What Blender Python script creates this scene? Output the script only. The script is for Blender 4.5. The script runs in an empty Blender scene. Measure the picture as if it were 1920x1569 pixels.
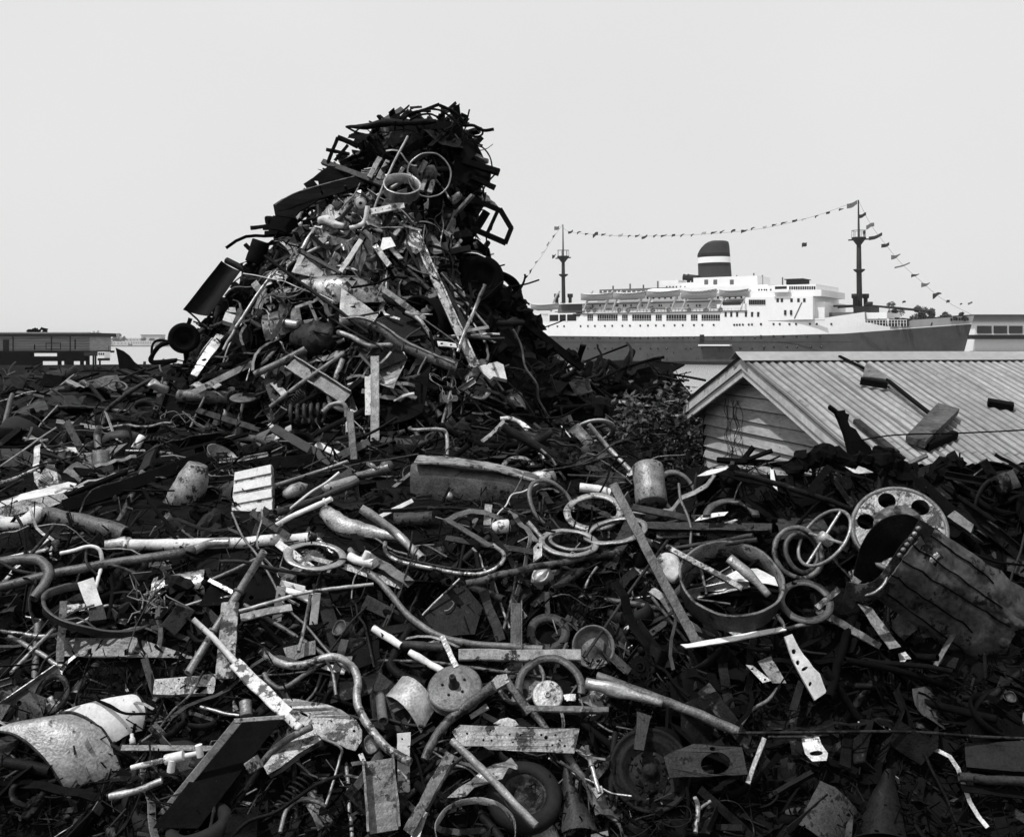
import bpy, math, random
import numpy as np
from mathutils import Vector, Matrix, noise
from mathutils.bvhtree import BVHTree
from mathutils.geometry import tessellate_polygon
random.seed(7)
R = random.Random(11)
SC = bpy.context.scene
COL = SC.collection
V = Vector
PI = math.pi
F, CX, HY, ZC = 1900.0, 960.0, 645.0, 4.85      # focal length in photo pixels, principal column, horizon row, eye height

# ---------------------------------------------------------------- camera, light, sky
cam_d = bpy.data.cameras.new('camera'); cam = bpy.data.objects.new('camera', cam_d); COL.objects.link(cam)
cam.location = (0, 0, ZC); cam.rotation_euler = (PI/2, 0, 0)
cam_d.sensor_fit = 'HORIZONTAL'; cam_d.sensor_width = 36.0
cam_d.lens = 36.0*F/1920.0
cam_d.shift_y = -(784.5-HY)/1920.0
cam_d.clip_start = 0.1; cam_d.clip_end = 60000
SC.camera = cam

SUN_EL, SUN_AZ = math.radians(62), math.radians(236)   # azimuth measured from +Y towards +X
sun_dir = V((math.sin(SUN_AZ)*math.cos(SUN_EL), math.cos(SUN_AZ)*math.cos(SUN_EL), math.sin(SUN_EL)))
sl = bpy.data.lights.new('sun', 'SUN'); sl.energy = 4.0; sl.angle = math.radians(1.5); sl.color = (1.0, 0.995, 0.985)
so = bpy.data.objects.new('sun', sl); COL.objects.link(so); so.location = (0, 0, 60)
so.rotation_euler = sun_dir.to_track_quat('Z', 'Y').to_euler()
sl.color = (1, 1, 1)

W = bpy.data.worlds.new('World'); SC.world = W; W.use_nodes = True
nt = W.node_tree; nt.nodes.clear()
out = nt.nodes.new('ShaderNodeOutputWorld'); bg = nt.nodes.new('ShaderNodeBackground')
sky = nt.nodes.new('ShaderNodeTexSky'); sky.sky_type = 'NISHITA'; sky.sun_disc = False
sky.sun_elevation = SUN_EL; sky.sun_rotation = SUN_AZ; sky.air_density = 1.0; sky.dust_density = 4.0
bw = nt.nodes.new('ShaderNodeRGBToBW')
mr = nt.nodes.new('ShaderNodeMapRange'); mr.inputs['From Min'].default_value = 0; mr.inputs['From Max'].default_value = 14
mr.inputs['To Min'].default_value = 7.75; mr.inputs['To Max'].default_value = 8.7
tc = nt.nodes.new('ShaderNodeTexCoord'); nz = nt.nodes.new('ShaderNodeTexNoise')
nz.inputs['Scale'].default_value = 2.2; nz.inputs['Detail'].default_value = 5
mm = nt.nodes.new('ShaderNodeMapRange'); mm.inputs['To Min'].default_value = 0.93; mm.inputs['To Max'].default_value = 1.06
mu = nt.nodes.new('ShaderNodeMath'); mu.operation = 'MULTIPLY'
L = nt.links.new
L(sky.outputs[0], bw.inputs[0]); L(bw.outputs[0], mr.inputs['Value']); L(tc.outputs['Generated'], nz.inputs['Vector'])
L(nz.outputs[0], mm.inputs['Value']); L(mr.outputs[0], mu.inputs[0]); L(mm.outputs[0], mu.inputs[1])
L(mu.outputs[0], bg.inputs['Color']); bg.inputs['Strength'].default_value = 0.1; L(bg.outputs[0], out.inputs[0])
vs = SC.view_settings; vs.view_transform = 'Standard'; vs.look = 'None'; vs.gamma = 1.0; vs.exposure = 0.0
SC.cycles.max_bounces = 5; SC.cycles.diffuse_bounces = 3; SC.cycles.glossy_bounces = 2; SC.cycles.transmission_bounces = 2
SC.cycles.volume_bounces = 0; SC.cycles.use_denoising = True
SC.cycles.caustics_reflective = False; SC.cycles.caustics_refractive = False

# ---------------------------------------------------------------- materials (black and white film: every colour is a grey)
MATS = {}
def mat(name, lo, hi, scale=6.0, rough=0.8, metal=0.0, bump=0.25, chip=None, chip_at=0.6, chip_scale=5.0, rand=0.35, stretch=None, spec=0.3, fine=0.35):
    """Mottled grey: lo..hi by noise, optional flakes of a third tone, per-object brightness spread, fine bump."""
    m = bpy.data.materials.new(name); m.use_nodes = True; t = m.node_tree; N = t.nodes; K = t.links.new
    p = N['Principled BSDF']
    tcn = N.new('ShaderNodeTexCoord'); oi = N.new('ShaderNodeObjectInfo')
    mul = N.new('ShaderNodeMath'); mul.operation = 'MULTIPLY'; mul.inputs[1].default_value = 53.7; K(oi.outputs['Random'], mul.inputs[0])
    add = N.new('ShaderNodeVectorMath'); add.operation = 'ADD'
    if stretch:
        mp = N.new('ShaderNodeMapping'); mp.inputs['Scale'].default_value = stretch; K(tcn.outputs['Object'], mp.inputs['Vector']); K(mp.outputs[0], add.inputs[0])
    else:
        K(tcn.outputs['Object'], add.inputs[0])
    K(mul.outputs[0], add.inputs[1])
    n1 = N.new('ShaderNodeTexNoise'); n1.inputs['Scale'].default_value = scale; n1.inputs['Detail'].default_value = 7; n1.inputs['Roughness'].default_value = 0.68
    K(add.outputs[0], n1.inputs['Vector'])
    n3 = N.new('ShaderNodeTexNoise'); n3.inputs['Scale'].default_value = scale*9; n3.inputs['Detail'].default_value = 4
    K(add.outputs[0], n3.inputs['Vector'])
    mx0 = N.new('ShaderNodeMix'); mx0.data_type = 'FLOAT'; mx0.inputs[0].default_value = fine
    K(n1.outputs[0], mx0.inputs[2]); K(n3.outputs[0], mx0.inputs[3])
    r1 = N.new('ShaderNodeMapRange'); r1.inputs['From Min'].default_value = 0.33; r1.inputs['From Max'].default_value = 0.67
    r1.inputs['To Min'].default_value = lo; r1.inputs['To Max'].default_value = hi
    K(mx0.outputs[0], r1.inputs['Value'])
    val = r1.outputs[0]
    if chip is not None:
        n2 = N.new('ShaderNodeTexNoise'); n2.inputs['Scale'].default_value = chip_scale; n2.inputs['Detail'].default_value = 9; n2.inputs['Roughness'].default_value = 0.72
        K(add.outputs[0], n2.inputs['Vector'])
        r2 = N.new('ShaderNodeMapRange'); r2.inputs['From Min'].default_value = chip_at; r2.inputs['From Max'].default_value = chip_at+0.035
        if rand:
            rv = N.new('ShaderNodeMath'); rv.operation = 'MULTIPLY_ADD'; rv.inputs[1].default_value = 91.7; rv.inputs[2].default_value = 0; K(oi.outputs['Random'], rv.inputs[0]); fr = N.new('ShaderNodeMath'); fr.operation = 'FRACT'; K(rv.outputs[0], fr.inputs[0])
            ad = N.new('ShaderNodeMath'); ad.operation = 'MULTIPLY_ADD'; ad.inputs[1].default_value = .16; K(fr.outputs[0], ad.inputs[0]); K(n2.outputs[0], ad.inputs[2]); sb_ = N.new('ShaderNodeMath'); sb_.operation = 'SUBTRACT'; sb_.inputs[1].default_value = .07; K(ad.outputs[0], sb_.inputs[0]); K(sb_.outputs[0], r2.inputs['Value'])
        else: K(n2.outputs[0], r2.inputs['Value'])
        mx = N.new('ShaderNodeMix'); mx.data_type = 'FLOAT'; K(r2.outputs[0], mx.inputs[0]); K(val, mx.inputs[2]); mx.inputs[3].default_value = chip
        val = mx.outputs[0]
    if rand:
        r3 = N.new('ShaderNodeMapRange'); r3.inputs['To Min'].default_value = 1-rand; r3.inputs['To Max'].default_value = 1+rand*0.6
        K(oi.outputs['Random'], r3.inputs['Value'])
        m2 = N.new('ShaderNodeMath'); m2.operation = 'MULTIPLY'; K(val, m2.inputs[0]); K(r3.outputs[0], m2.inputs[1]); val = m2.outputs[0]
    K(val, p.inputs['Base Color'])
    p.inputs['Roughness'].default_value = rough; p.inputs['Metallic'].default_value = metal
    p.inputs['Specular IOR Level'].default_value = spec
    if bump:
        b = N.new('ShaderNodeBump'); b.inputs['Strength'].default_value = bump; b.inputs['Distance'].default_value = 0.02
        K(mx0.outputs[0], b.inputs['Height']); K(b.outputs[0], p.inputs['Normal'])
    MATS[name] = m
    return m
mat('black_iron', 0.001, 0.006, 7, 0.9, rand=.5, spec=.06)  # near-black; also carries the shade of gaps and backlit outlines
mat('burnt_iron', 0.001, 0.016, 9, 0.55, chip=0.05, chip_at=.64, chip_scale=9, rand=.5, spec=.07, bump=.5)
mat('dark_rust', 0.004, 0.058, 9, 0.5, chip=0.004, chip_at=.56, chip_scale=9, rand=.5, spec=.14, bump=.5)
mat('rust', 0.012, 0.17, 9, 0.48, metal=.2, chip=0.008, chip_at=.59, chip_scale=10, rand=.45, spec=.4, bump=.5)
mat('pale_rust', 0.05, 0.44, 8, 0.45, metal=.35, chip=0.02, chip_at=.595, chip_scale=10, rand=.35, spec=.45, bump=.45)
mat('bare_metal', 0.10, 0.48, 8, 0.38, metal=.6, chip=0.03, chip_at=.595, chip_scale=10, rand=.2, spec=.4, bump=.4)
mat('chipped_white', 0.30, 0.68, 7, 0.6, chip=0.04, chip_at=.585, chip_scale=11, rand=.1, bump=.25, spec=.35)
mat('clean_white', 0.40, 0.74, 7, 0.6, chip=0.07, chip_at=.61, chip_scale=13, rand=.06, bump=.15, spec=.35)
mat('weathered_wood', 0.07, 0.40, 14, 0.9, rand=.35, spec=.12, chip=0.02, chip_at=.62, chip_scale=10, bump=.6)
mat('dark_wood', 0.006, 0.06, 12, 0.9, rand=.4, spec=.08, bump=.6)
mat('rubber', 0.004, 0.016, 10, 0.8, rand=.2, spec=.2)
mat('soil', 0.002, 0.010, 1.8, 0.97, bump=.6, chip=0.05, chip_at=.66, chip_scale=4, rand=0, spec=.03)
mat('far_soil', 0.02, 0.14, 1.5, 0.97, bump=.3, rand=0, spec=.05)
mat('leaf', 0.006, 0.045, 3, 0.5, rand=.2, bump=0, spec=.4)
mat('twig', 0.12, 0.30, 6, 0.9, rand=.2, bump=0)
mat('bark', 0.04, 0.12, 6, 0.9, rand=.2)
M = MATS

# ---------------------------------------------------------------- mesh builder
ORIG = {}
class MB:
    def __init__(s): s.v = []; s.f = []; s.m = []; s.sm = []
    def add(s, vs, fs, mi=0, smooth=False):
        o = len(s.v); s.v.extend([V(p) for p in vs]); s.f.extend([tuple(i+o for i in f) for f in fs])
        s.m.extend([mi]*len(fs)); s.sm.extend([smooth]*len(fs)); return s
    def box(s, c, ax, ay, az, mi=0):
        c = V(c); ax = V(ax); ay = V(ay); az = V(az); P = []
        for k in (-1, 1):
            for j in (-1, 1):
                for i in (-1, 1): P.append(c+ax*i+ay*j+az*k)
        return s.add(P, [(0, 2, 3, 1), (4, 5, 7, 6), (0, 1, 5, 4), (2, 6, 7, 3), (0, 4, 6, 2), (1, 3, 7, 5)], mi)
    def aabox(s, x0, x1, y0, y1, z0, z1, mi=0):
        return s.box(((x0+x1)/2, (y0+y1)/2, (z0+z1)/2), ((x1-x0)/2, 0, 0), (0, (y1-y0)/2, 0), (0, 0, (z1-z0)/2), mi)
    def sweep(s, pts, prof, up=None, caps=True, closed=False, scales=None, mi=0, smooth=False, hollow=0):
        pts = [V(p) for p in pts]; n = len(pts); k = len(prof); up = V(up) if up is not None else V((0.13, -0.3, 0.94))
        rings = []; prev = None
        for i, p in enumerate(pts):
            if closed: t = pts[(i+1) % n]-pts[i-1]
            else: t = pts[min(i+1, n-1)]-pts[max(i-1, 0)]
            if t.length < 1e-9: t = V((0, 0, 1))
            t.normalize()
            b = prev if prev is not None else up
            b = b-t*b.dot(t)
            if b.length < 1e-5: b = t.orthogonal()
            b.normalize(); prev = b.copy(); a = b.cross(t)
            sc = scales[i] if scales else 1.0
            rings.append([p+a*(q[0]*sc)+b*(q[1]*sc) for q in prof])
        P = [q for r in rings for q in r]; FS = []
        for i in range(n if closed else n-1):
            i2 = (i+1) % n
            for j in range(k):
                j2 = (j+1) % k; FS.append((i*k+j, i*k+j2, i2*k+j2, i2*k+j))
        s.add(P, FS, mi, smooth)
        if not closed and caps:
            for e, i in ((0, 0), (1, n-1)):
                ring = rings[i]; c = sum(ring, V())/k
                if hollow:
                    tdir = (pts[1]-pts[0]).normalized() if e == 0 else (pts[-2]-pts[-1]).normalized()
                    rr = (ring[0]-c).length
                    inn = [c+(q-c)*hollow for q in ring]; deep = [q+tdir*rr*3 for q in inn]
                    PP = ring+inn+deep; FF = []
                    for j in range(k):
                        j2 = (j+1) % k
                        FF += [(j, k+j, k+j2, j2), (k+j, 2*k+j, 2*k+j2, k+j2)]
                    FF.append(tuple(2*k+j for j in range(k)))
                    if e: FF = [tuple(reversed(x)) for x in FF]
                    s.add(PP, FF, mi)
                else:
                    s.add(ring, [tuple(range(k)) if e == 0 else tuple(reversed(range(k)))], mi)
        return s
    def tube(s, pts, r, n=10, smooth_path=False, **kw):
        if smooth_path and len(pts) > 2: pts = catmull(pts, 5)
        sc = None
        if isinstance(r, (list, tuple)):
            rr = list(r); m = len(pts); sc = [rr[0]+0]*m
            for i in range(m):
                x = i/(m-1)*(len(rr)-1); a = min(int(x), len(rr)-2); sc[i] = rr[a]+(rr[a+1]-rr[a])*(x-a)
            r = 1.0
        prof = [(r*math.cos(2*PI*i/n), r*math.sin(2*PI*i/n)) for i in range(n)]
        return s.sweep(pts, prof, scales=sc, smooth=True, **kw)
    def lathe(s, c, n, prof, seg=32, arc=(0, 2*PI), closed=False, u=None, mi=0, smooth=True):
        c = V(c); n = V(n).normalized()
        u = (V(u)-n*V(u).dot(n)).normalized() if u is not None else n.orthogonal().normalized()
        w = n.cross(u); full = abs(arc[1]-arc[0]-2*PI) < 1e-6; k = len(prof); P = []; FS = []
        m = seg if full else seg+1
        for i in range(m):
            a = arc[0]+(arc[1]-arc[0])*i/seg; d = u*math.cos(a)+w*math.sin(a)
            P += [c+d*r+n*h for r, h in prof]
        for i in range(seg):
            i2 = (i+1) % m
            for j in range(k if closed else k-1):
                j2 = (j+1) % k; FS.append((i*k+j, i2*k+j, i2*k+j2, i*k+j2))
        s.add(P, FS, mi, smooth)
        if not full and closed:
            s.add(P[:k], [tuple(reversed(range(k)))], mi); s.add(P[-k:], [tuple(range(k))], mi)
        return s
    def plate(s, loops, thick, nrm, mi=0):
        """Flat or bent plate from 3-D loops (outer, holes...) thickened along nrm."""
        nrm = V(nrm).normalized()*thick; flat = [p for l in loops for p in l]; N = len(flat)
        tris = tessellate_polygon([[V(p) for p in l] for l in loops])
        P = [V(p)+nrm*.5 for p in flat]+[V(p)-nrm*.5 for p in flat]
        FS = [tuple(t) for t in tris]+[tuple(N+i for i in reversed(t)) for t in tris]; o = 0
        for l in loops:
            k = len(l)
            FS += [(o+i, N+o+i, N+o+(i+1) % k, o+(i+1) % k) for i in range(k)]; o += k
        return s.add(P, FS, mi)
    def grid(s, rows, thick=0.006, mi=0, smooth=True):
        """Thickened sheet through a grid of points."""
        nr, nc = len(rows), len(rows[0]); g = [[V(p) for p in r] for r in rows]; P = []; Q = []
        for i in range(nr):
            for j in range(nc):
                du = g[i][min(j+1, nc-1)]-g[i][max(j-1, 0)]; dv = g[min(i+1, nr-1)][j]-g[max(i-1, 0)][j]
                nn = du.cross(dv); nn = nn.normalized() if nn.length > 1e-9 else V((0, 0, 1))
                P.append(g[i][j]+nn*thick/2); Q.append(g[i][j]-nn*thick/2)
        N = nr*nc; ix = lambda i, j: i*nc+j; FS = []
        for i in range(nr-1):
            for j in range(nc-1):
                q = (ix(i, j), ix(i, j+1), ix(i+1, j+1), ix(i+1, j)); FS.append(q); FS.append(tuple(N+a for a in reversed(q)))
        s.add(P+Q, FS, mi, smooth)
        E = []
        for j in range(nc-1): E += [(ix(0, j+1), ix(0, j)), (ix(nr-1, j), ix(nr-1, j+1))]
        for i in range(nr-1): E += [(ix(i, 0), ix(i+1, 0)), (ix(i+1, nc-1), ix(i, nc-1))]
        return s.add(P+Q, [(b, a, N+a, N+b) for a, b in E], mi)
    def build(s, name, mats, parent=None, origin=None):
        mats = mats if isinstance(mats, (list, tuple)) else [mats]
        if parent is not None: o = ORIG[parent.name]
        elif origin is not None: o = V(origin)
        else:
            lo = V((min(p[i] for p in s.v) for i in range(3))); hi = V((max(p[i] for p in s.v) for i in range(3)))
            o = V(((lo.x+hi.x)/2, (lo.y+hi.y)/2, lo.z))
        me = bpy.data.meshes.new(name); me.from_pydata([p-o for p in s.v], [], s.f)
        for m in mats: me.materials.append(M[m] if isinstance(m, str) else m)
        me.polygons.foreach_set('material_index', s.m); me.polygons.foreach_set('use_smooth', s.sm); me.update()
        ob = bpy.data.objects.new(name, me); COL.objects.link(ob)
        if parent is not None: ob.parent = parent
        else: ob.location = o
        ORIG[ob.name] = o
        return ob
def catmull(pts, k=5):
    P = [V(p) for p in pts]; P = [P[0]*2-P[1]]+P+[P[-1]*2-P[-2]]; o = []
    for i in range(1, len(P)-2):
        for j in range(k):
            t = j/k; a, b, c, d = P[i-1:i+3]
            o.append(0.5*((2*b)+(c-a)*t+(2*a-5*b+4*c-d)*t*t+(3*b-a-3*c+d)*t*t*t))
    o.append(P[-2]); return o
def rect(w, h, c=0.0):
    w /= 2; h /= 2; c = min(c or min(w, h)*.3, .006)
    return [(-w+c, -h), (w-c, -h), (w, -h+c), (w, h-c), (w-c, h), (-w+c, h), (-w, h-c), (-w, -h+c)]
def ell_prof(w, t): return [(-w/2, -w/2), (w/2, -w/2), (w/2, -w/2+t), (-w/2+t, -w/2+t), (-w/2+t, w/2), (-w/2, w/2)]
def chan_prof(w, h, t): return [(-w/2, 0), (w/2, 0), (w/2, h), (w/2-t, h), (w/2-t, t), (-w/2+t, t), (-w/2+t, h), (-w/2, h)]

def crinkle(mb_, amt, sc, sc2=None):
    for v in mb_.v:
        d = V((noise.noise(v*sc), noise.noise(v*sc+V((9, 0, 0))), noise.noise(v*sc+V((0, 9, 0)))))
        if sc2: d += .5*V((noise.noise(v*sc2), noise.noise(v*sc2+V((9, 0, 0))), noise.noise(v*sc2+V((0, 9, 0)))))
        v += d*amt
LABELS = {}
def tag(o, label=None, cat=None, group=None, kind=None):
    if label:
        o['label'] = label
        if cat: LABELS.setdefault(label, []).append(o.name)
    if cat: o['category'] = cat
    if group: o['group'] = group
    if kind: o['kind'] = kind
    return o
def empty(name, loc):
    o = bpy.data.objects.new(name, None); COL.objects.link(o); o.location = loc; o.empty_display_size = .2; ORIG[o.name] = V(loc); return o

# ---------------------------------------------------------------- pixel rays
def ray(px, py): return V(((px-CX)/F, 1.0, (HY-py)/F))
def P(px, py, Y): return V((0, 0, ZC))+ray(px, py)*Y
def proj(p): return CX+F*p[0]/p[1], HY-F*(p[2]-ZC)/p[1]

# ---------------------------------------------------------------- ground under the scrap, quay edge and the mound core
def lerp_tab(x, T):
    if x <= T[0][0]: return T[0][1]
    for (a, b), (c, d) in zip(T, T[1:]):
        if x <= c: return b+(d-b)*(x-a)/(c-a)
    return T[-1][1]
PROF = [(-30, 1.0), (2, 1.2), (4, 1.65), (5.2, 2.25), (6.8, 3.46), (8, 3.74), (10, 3.84), (14, 3.86), (60, 3.95)]
def quay_edge(X): return lerp_tab(X, [(-8, 46), (-3, 44), (0.2, 26), (1.2, 19.3), (30, 19.3)])
def height(X, Y):
    z = lerp_tab(Y, PROF)
    k = max(0, min(1, (X-1.35)/0.5))*max(0, min(1, (Y-8.4)/0.6))*max(0, min(1, (13-Y)/1.5))
    z -= 1.1*k
    d = ((X-1.75)/1.25)**2+((Y-16.6)/1.3)**2
    z += 0.72*max(0, 1-d)**0.6 if d < 1 else 0
    z += 0.10*(noise.noise(V((X*.9, Y*.9, 3)))+.5*noise.noise(V((X*2.3, Y*2.3, 8))))*(1 if Y > 8 else .7)
    kb = max(0, min(1, (X-1.15)/.35))*math.exp(-((Y-6.85)/.42)**2)
    if Y < 8.2: z += (4.0-z)*kb*(1 if z < 4 else 0)
    e = Y-quay_edge(X)
    if e > 0: z = z-min(1, e/1.6)*(z+1.2)
    return z
xs = sorted(set([-60, -40, -30, -22, -17, -14]+[i*0.3-12 for i in range(81)]+[14, 17, 22, 30, 45, 60]))
ys = sorted(set([-30, -15, -5, 0, 2]+[3+i*0.25 for i in range(88)]+[25+i*1.2 for i in range(22)]+[55, 70]))
gv = [V((x, y, height(x, y))) for y in ys for x in xs]; nx = len(xs)
gf = [(j*nx+i, j*nx+i+1, (j+1)*nx+i+1, (j+1)*nx+i) for j in range(len(ys)-1) for i in range(nx-1)]
gb = MB(); gb.add(gv, gf, 0, True)
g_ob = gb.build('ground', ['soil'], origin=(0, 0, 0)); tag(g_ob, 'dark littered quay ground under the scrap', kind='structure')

YM = 14.2
MPROF = [(196, 790, 850), (215, 728, 868), (262, 690, 882), (320, 640, 893), (350, 610, 893), (385, 562, 892), (430, 540, 872), (480, 505, 888), (540, 462, 930), (600, 408, 975), (650, 372, 1018), (700, 340, 1075), (780, 290, 1130), (840, 250, 1180)]
mb = MB(); mv = []; mf = []; NS = 40; rows = []
py = 238
while py <= 840:
    for (a, b, c), (d, e, f_) in zip(MPROF, MPROF[1:]):
        if a <= py <= d:
            t = (py-a)/(d-a); xl = b+(e-b)*t+10; xr = c+(f_-c)*t-10
    rows.append((py, xl, xr)); py += 14
for k, (py, xl, xr) in enumerate(rows):
    c = P((xl+xr)/2, py, YM); rw = max(.1, (xr-xl)/2/F*YM)
    for i in range(NS):
        a = 2*PI*i/NS
        q = V((c.x+rw*math.cos(a), c.y+rw*.82*math.sin(a), c.z))
        n_ = noise.noise(q*1.6)*.16+noise.noise(q*4.1)*.07
        d = V((math.cos(a), math.sin(a), 0)); s_ = min(1, rw*1.2)
        mv.append(q+d*n_*s_*(.5 if abs(math.cos(a)) > .9 else 1))
for k in range(len(rows)-1):
    for i in range(NS):
        i2 = (i+1) % NS; mf.append((k*NS+i, k*NS+i2, (k+1)*NS+i2, (k+1)*NS+i))
mf.append(tuple(reversed(range(NS))))
mb.add(mv, mf, 0, False)
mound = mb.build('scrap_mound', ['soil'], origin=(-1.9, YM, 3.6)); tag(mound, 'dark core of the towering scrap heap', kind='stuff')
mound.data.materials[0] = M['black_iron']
allv = gv+mv; allf = [tuple(f) for f in gf]+[tuple(len(gv)+i for i in f) for f in mf]
BVH = BVHTree.FromPolygons(allv, allf)
CAMP = V((0, 0, ZC))
def hit(px, py):
    d = ray(px, py); h = BVH.ray_cast(CAMP, d.normalized(), 80)
    return (h[0], h[1]) if h[0] is not None else (None, None)
def YA(px, py, lift=0.1):
    h, n = hit(px, py)
    if h is None or h.y > 48: return 13.9 if py < 700 and 250 < px < 1100 else 17.0
    return h.y-lift*(.6 if h.y < 11 else 1.2)
# ================================================================ water
m = bpy.data.materials.new('harbour_water'); m.use_nodes = True; t = m.node_tree; N = t.nodes; p_ = N['Principled BSDF']
p_.inputs['Base Color'].default_value = (.30, .30, .30, 1); p_.inputs['Roughness'].default_value = .22; p_.inputs['IOR'].default_value = 1.33
tcn = N.new('ShaderNodeTexCoord'); mp = N.new('ShaderNodeMapping'); mp.inputs['Scale'].default_value = (.25, .7, 1); t.links.new(tcn.outputs['Object'], mp.inputs[0])
n1 = N.new('ShaderNodeTexNoise'); n1.inputs['Scale'].default_value = 1.0; n1.inputs['Detail'].default_value = 5; t.links.new(mp.outputs[0], n1.inputs['Vector'])
b_ = N.new('ShaderNodeBump'); b_.inputs['Strength'].default_value = .35; b_.inputs['Distance'].default_value = .4
t.links.new(n1.outputs[0], b_.inputs['Height']); t.links.new(b_.outputs[0], p_.inputs['Normal']); M['harbour_water'] = m
wb = MB(); wb.add([(-9000, 10, 0), (9000, 10, 0), (9000, 7000, 0), (-9000, 7000, 0)], [(0, 1, 2, 3)])
tag(wb.build('water', 'harbour_water', origin=(0, 200, 0)), 'pale calm harbour water', kind='structure')

# ================================================================ the liner
def flat(name, v, rough=.6, var=.12, sc=.6, spec=.3):
    return mat(name, v*(1-var), v*(1+var), sc, rough, bump=0, rand=0, spec=spec, fine=.25)
flat('ship_white', .74, .5, .05); flat('ship_black', .004, .8); flat('boot_top', .008, .8)
mat('hull_grey', .035, .070, .12, .6, bump=0, rand=0, chip=.03, chip_at=.68, chip_scale=.25, spec=.25)
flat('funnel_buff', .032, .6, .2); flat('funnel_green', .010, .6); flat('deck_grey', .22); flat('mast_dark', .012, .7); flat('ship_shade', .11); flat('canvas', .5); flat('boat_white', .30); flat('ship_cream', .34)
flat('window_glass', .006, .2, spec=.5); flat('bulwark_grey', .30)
A0 = V((13.5, 270, 0)); AX = V((.838, -.5457, 0)).normalized(); AN = V((-AX.y*-1, 0, 0))
AN = V((AX.y, -AX.x, 0)); AN = AN if AN.y < 0 else -AN
S_BOW = 100.9
def beam(s):
    if s > 60: x = (s-60)/(S_BOW-60); return 10.5*max(0, 1-x**1.9)
    if s < -38: x = (-38-s)/15.; return 10.5*max(.02, 1-x*x*.75)
    return 10.5
def side_s(px, off=10.5):
    """Where the sight line through column px meets the fore-and-aft plane OFF metres to the near side of the keel line."""
    k = (px-CX)/F; B = A0+AN*off
    return (k*B.y-B.x)/(AX.x-k*AX.y)
def bow_s(px):
    s = side_s(px)
    for _ in range(40): s = .5*s+.5*side_s(px, beam(s))
    return s
def SP(s, off, z): q = A0+AX*s+AN*off; return V((q.x, q.y, z))
def zat(py, s, off=10.5): return ZC+(HY-py)/F*(A0+AX*s+AN*off).y
ship = empty('passenger_liner', SP(25, 0, 0))
tag(ship, 'white passenger liner with dark hull and banded funnel moored in the harbour', 'ship')
SHORT = []
# hull boundaries sampled along the side
PB = [(990, 628), (1200, 630), (1420, 628), (1580, 624), (1660, 618), (1740, 612), (1826, 606)]
bnd = [(-52, None)]
def zb(s):
    T = []
    for x, y in PB:
        q = bow_s(x); T.append((q, zat(y, q, beam(q))))
    return lerp_tab(s, T)
TZB = [(s, zb(s)) for s in range(-52, 102)]
def zbound(s): return lerp_tab(s, TZB)
PT = [(990, 603), (1080, 603), (1084, 598), (1092, 586), (1344, 583), (1349, 583), (1500, 596), (1540, 597), (1621, 585), (1622, 604), (1660, 612), (1668, 612), (1700, 604), (1710, 600), (1826, 592)]
TT = []
for x, y in PT:
    q = bow_s(x); TT.append((q, zat(y, q, beam(q))))
def ztop(s): return max(zbound(s)+.05, lerp_tab(s, TT))
stations = sorted(set([-52+i*2 for i in range(77)]+[round(bow_s(x), 2) for x in (1080, 1084, 1092, 1621, 1622, 1668, 1700, 1710)]+[S_BOW]))
hv, hm, hf, hmm = [], [], [], []
def hull_ring(s):
    b = beam(s); f = max(0, (s-64)/(S_BOW-64)); zt = ztop(s); zc = zbound(s); L_ = []
    rake = max(0, f-.8)*14
    def half(z):
        u = max(0, min(1, z/11.)); return b*(1-f**1.7*(1-u)*.7)
    zs = [-1.5, 0.0, .75, zc*.55, zc-.18, zc-.02, zc+.1, (zc+zt)/2, zt]
    return [(s-rake*(1-max(0, min(1, z/11))) if f > .8 else s, half(z), z) for z in zs]
hb = MB(); rings = [hull_ring(s) for s in stations]; K = 9
for side in (1, -1):
    vs_ = [SP(q[0], q[1]*side, q[2]) for r in rings for q in r]; o = len(hb.v); hb.v += vs_
    for i in range(len(rings)-1):
        for j in range(K-1):
            q = (i*K+j, (i+1)*K+j, (i+1)*K+j+1, i*K+j+1); q = q if side == 1 else tuple(reversed(q))
            mi = 2 if j < 2 else (1 if j < 4 else 3)
            if j == 4: mi = 0
            if j >= 5: mi = 0
            if stations[i] > bow_s(1664) and j >= 5: mi = 4
            hb.f.append(tuple(a+o for a in q)); hb.m.append(mi); hb.sm.append(False)
n_ = len(rings)*K
for i in range(len(rings)-1):
    hb.f.append((i*K+K-1, (i+1)*K+K-1, n_+(i+1)*K+K-1, n_+i*K+K-1)); hb.m.append(5); hb.sm.append(False)
hb.f.append(tuple(range(K-1, -1, -1))+tuple(n_+j for j in range(K))); hb.m.append(1); hb.sm.append(False)
for i in range(len(hb.m)):
    if hb.m[i] == 3: hb.m[i] = 0
hb.build('hull', ['ship_white', 'hull_grey', 'boot_top', 'ship_white', 'bulwark_grey', 'deck_grey'], ship)

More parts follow.
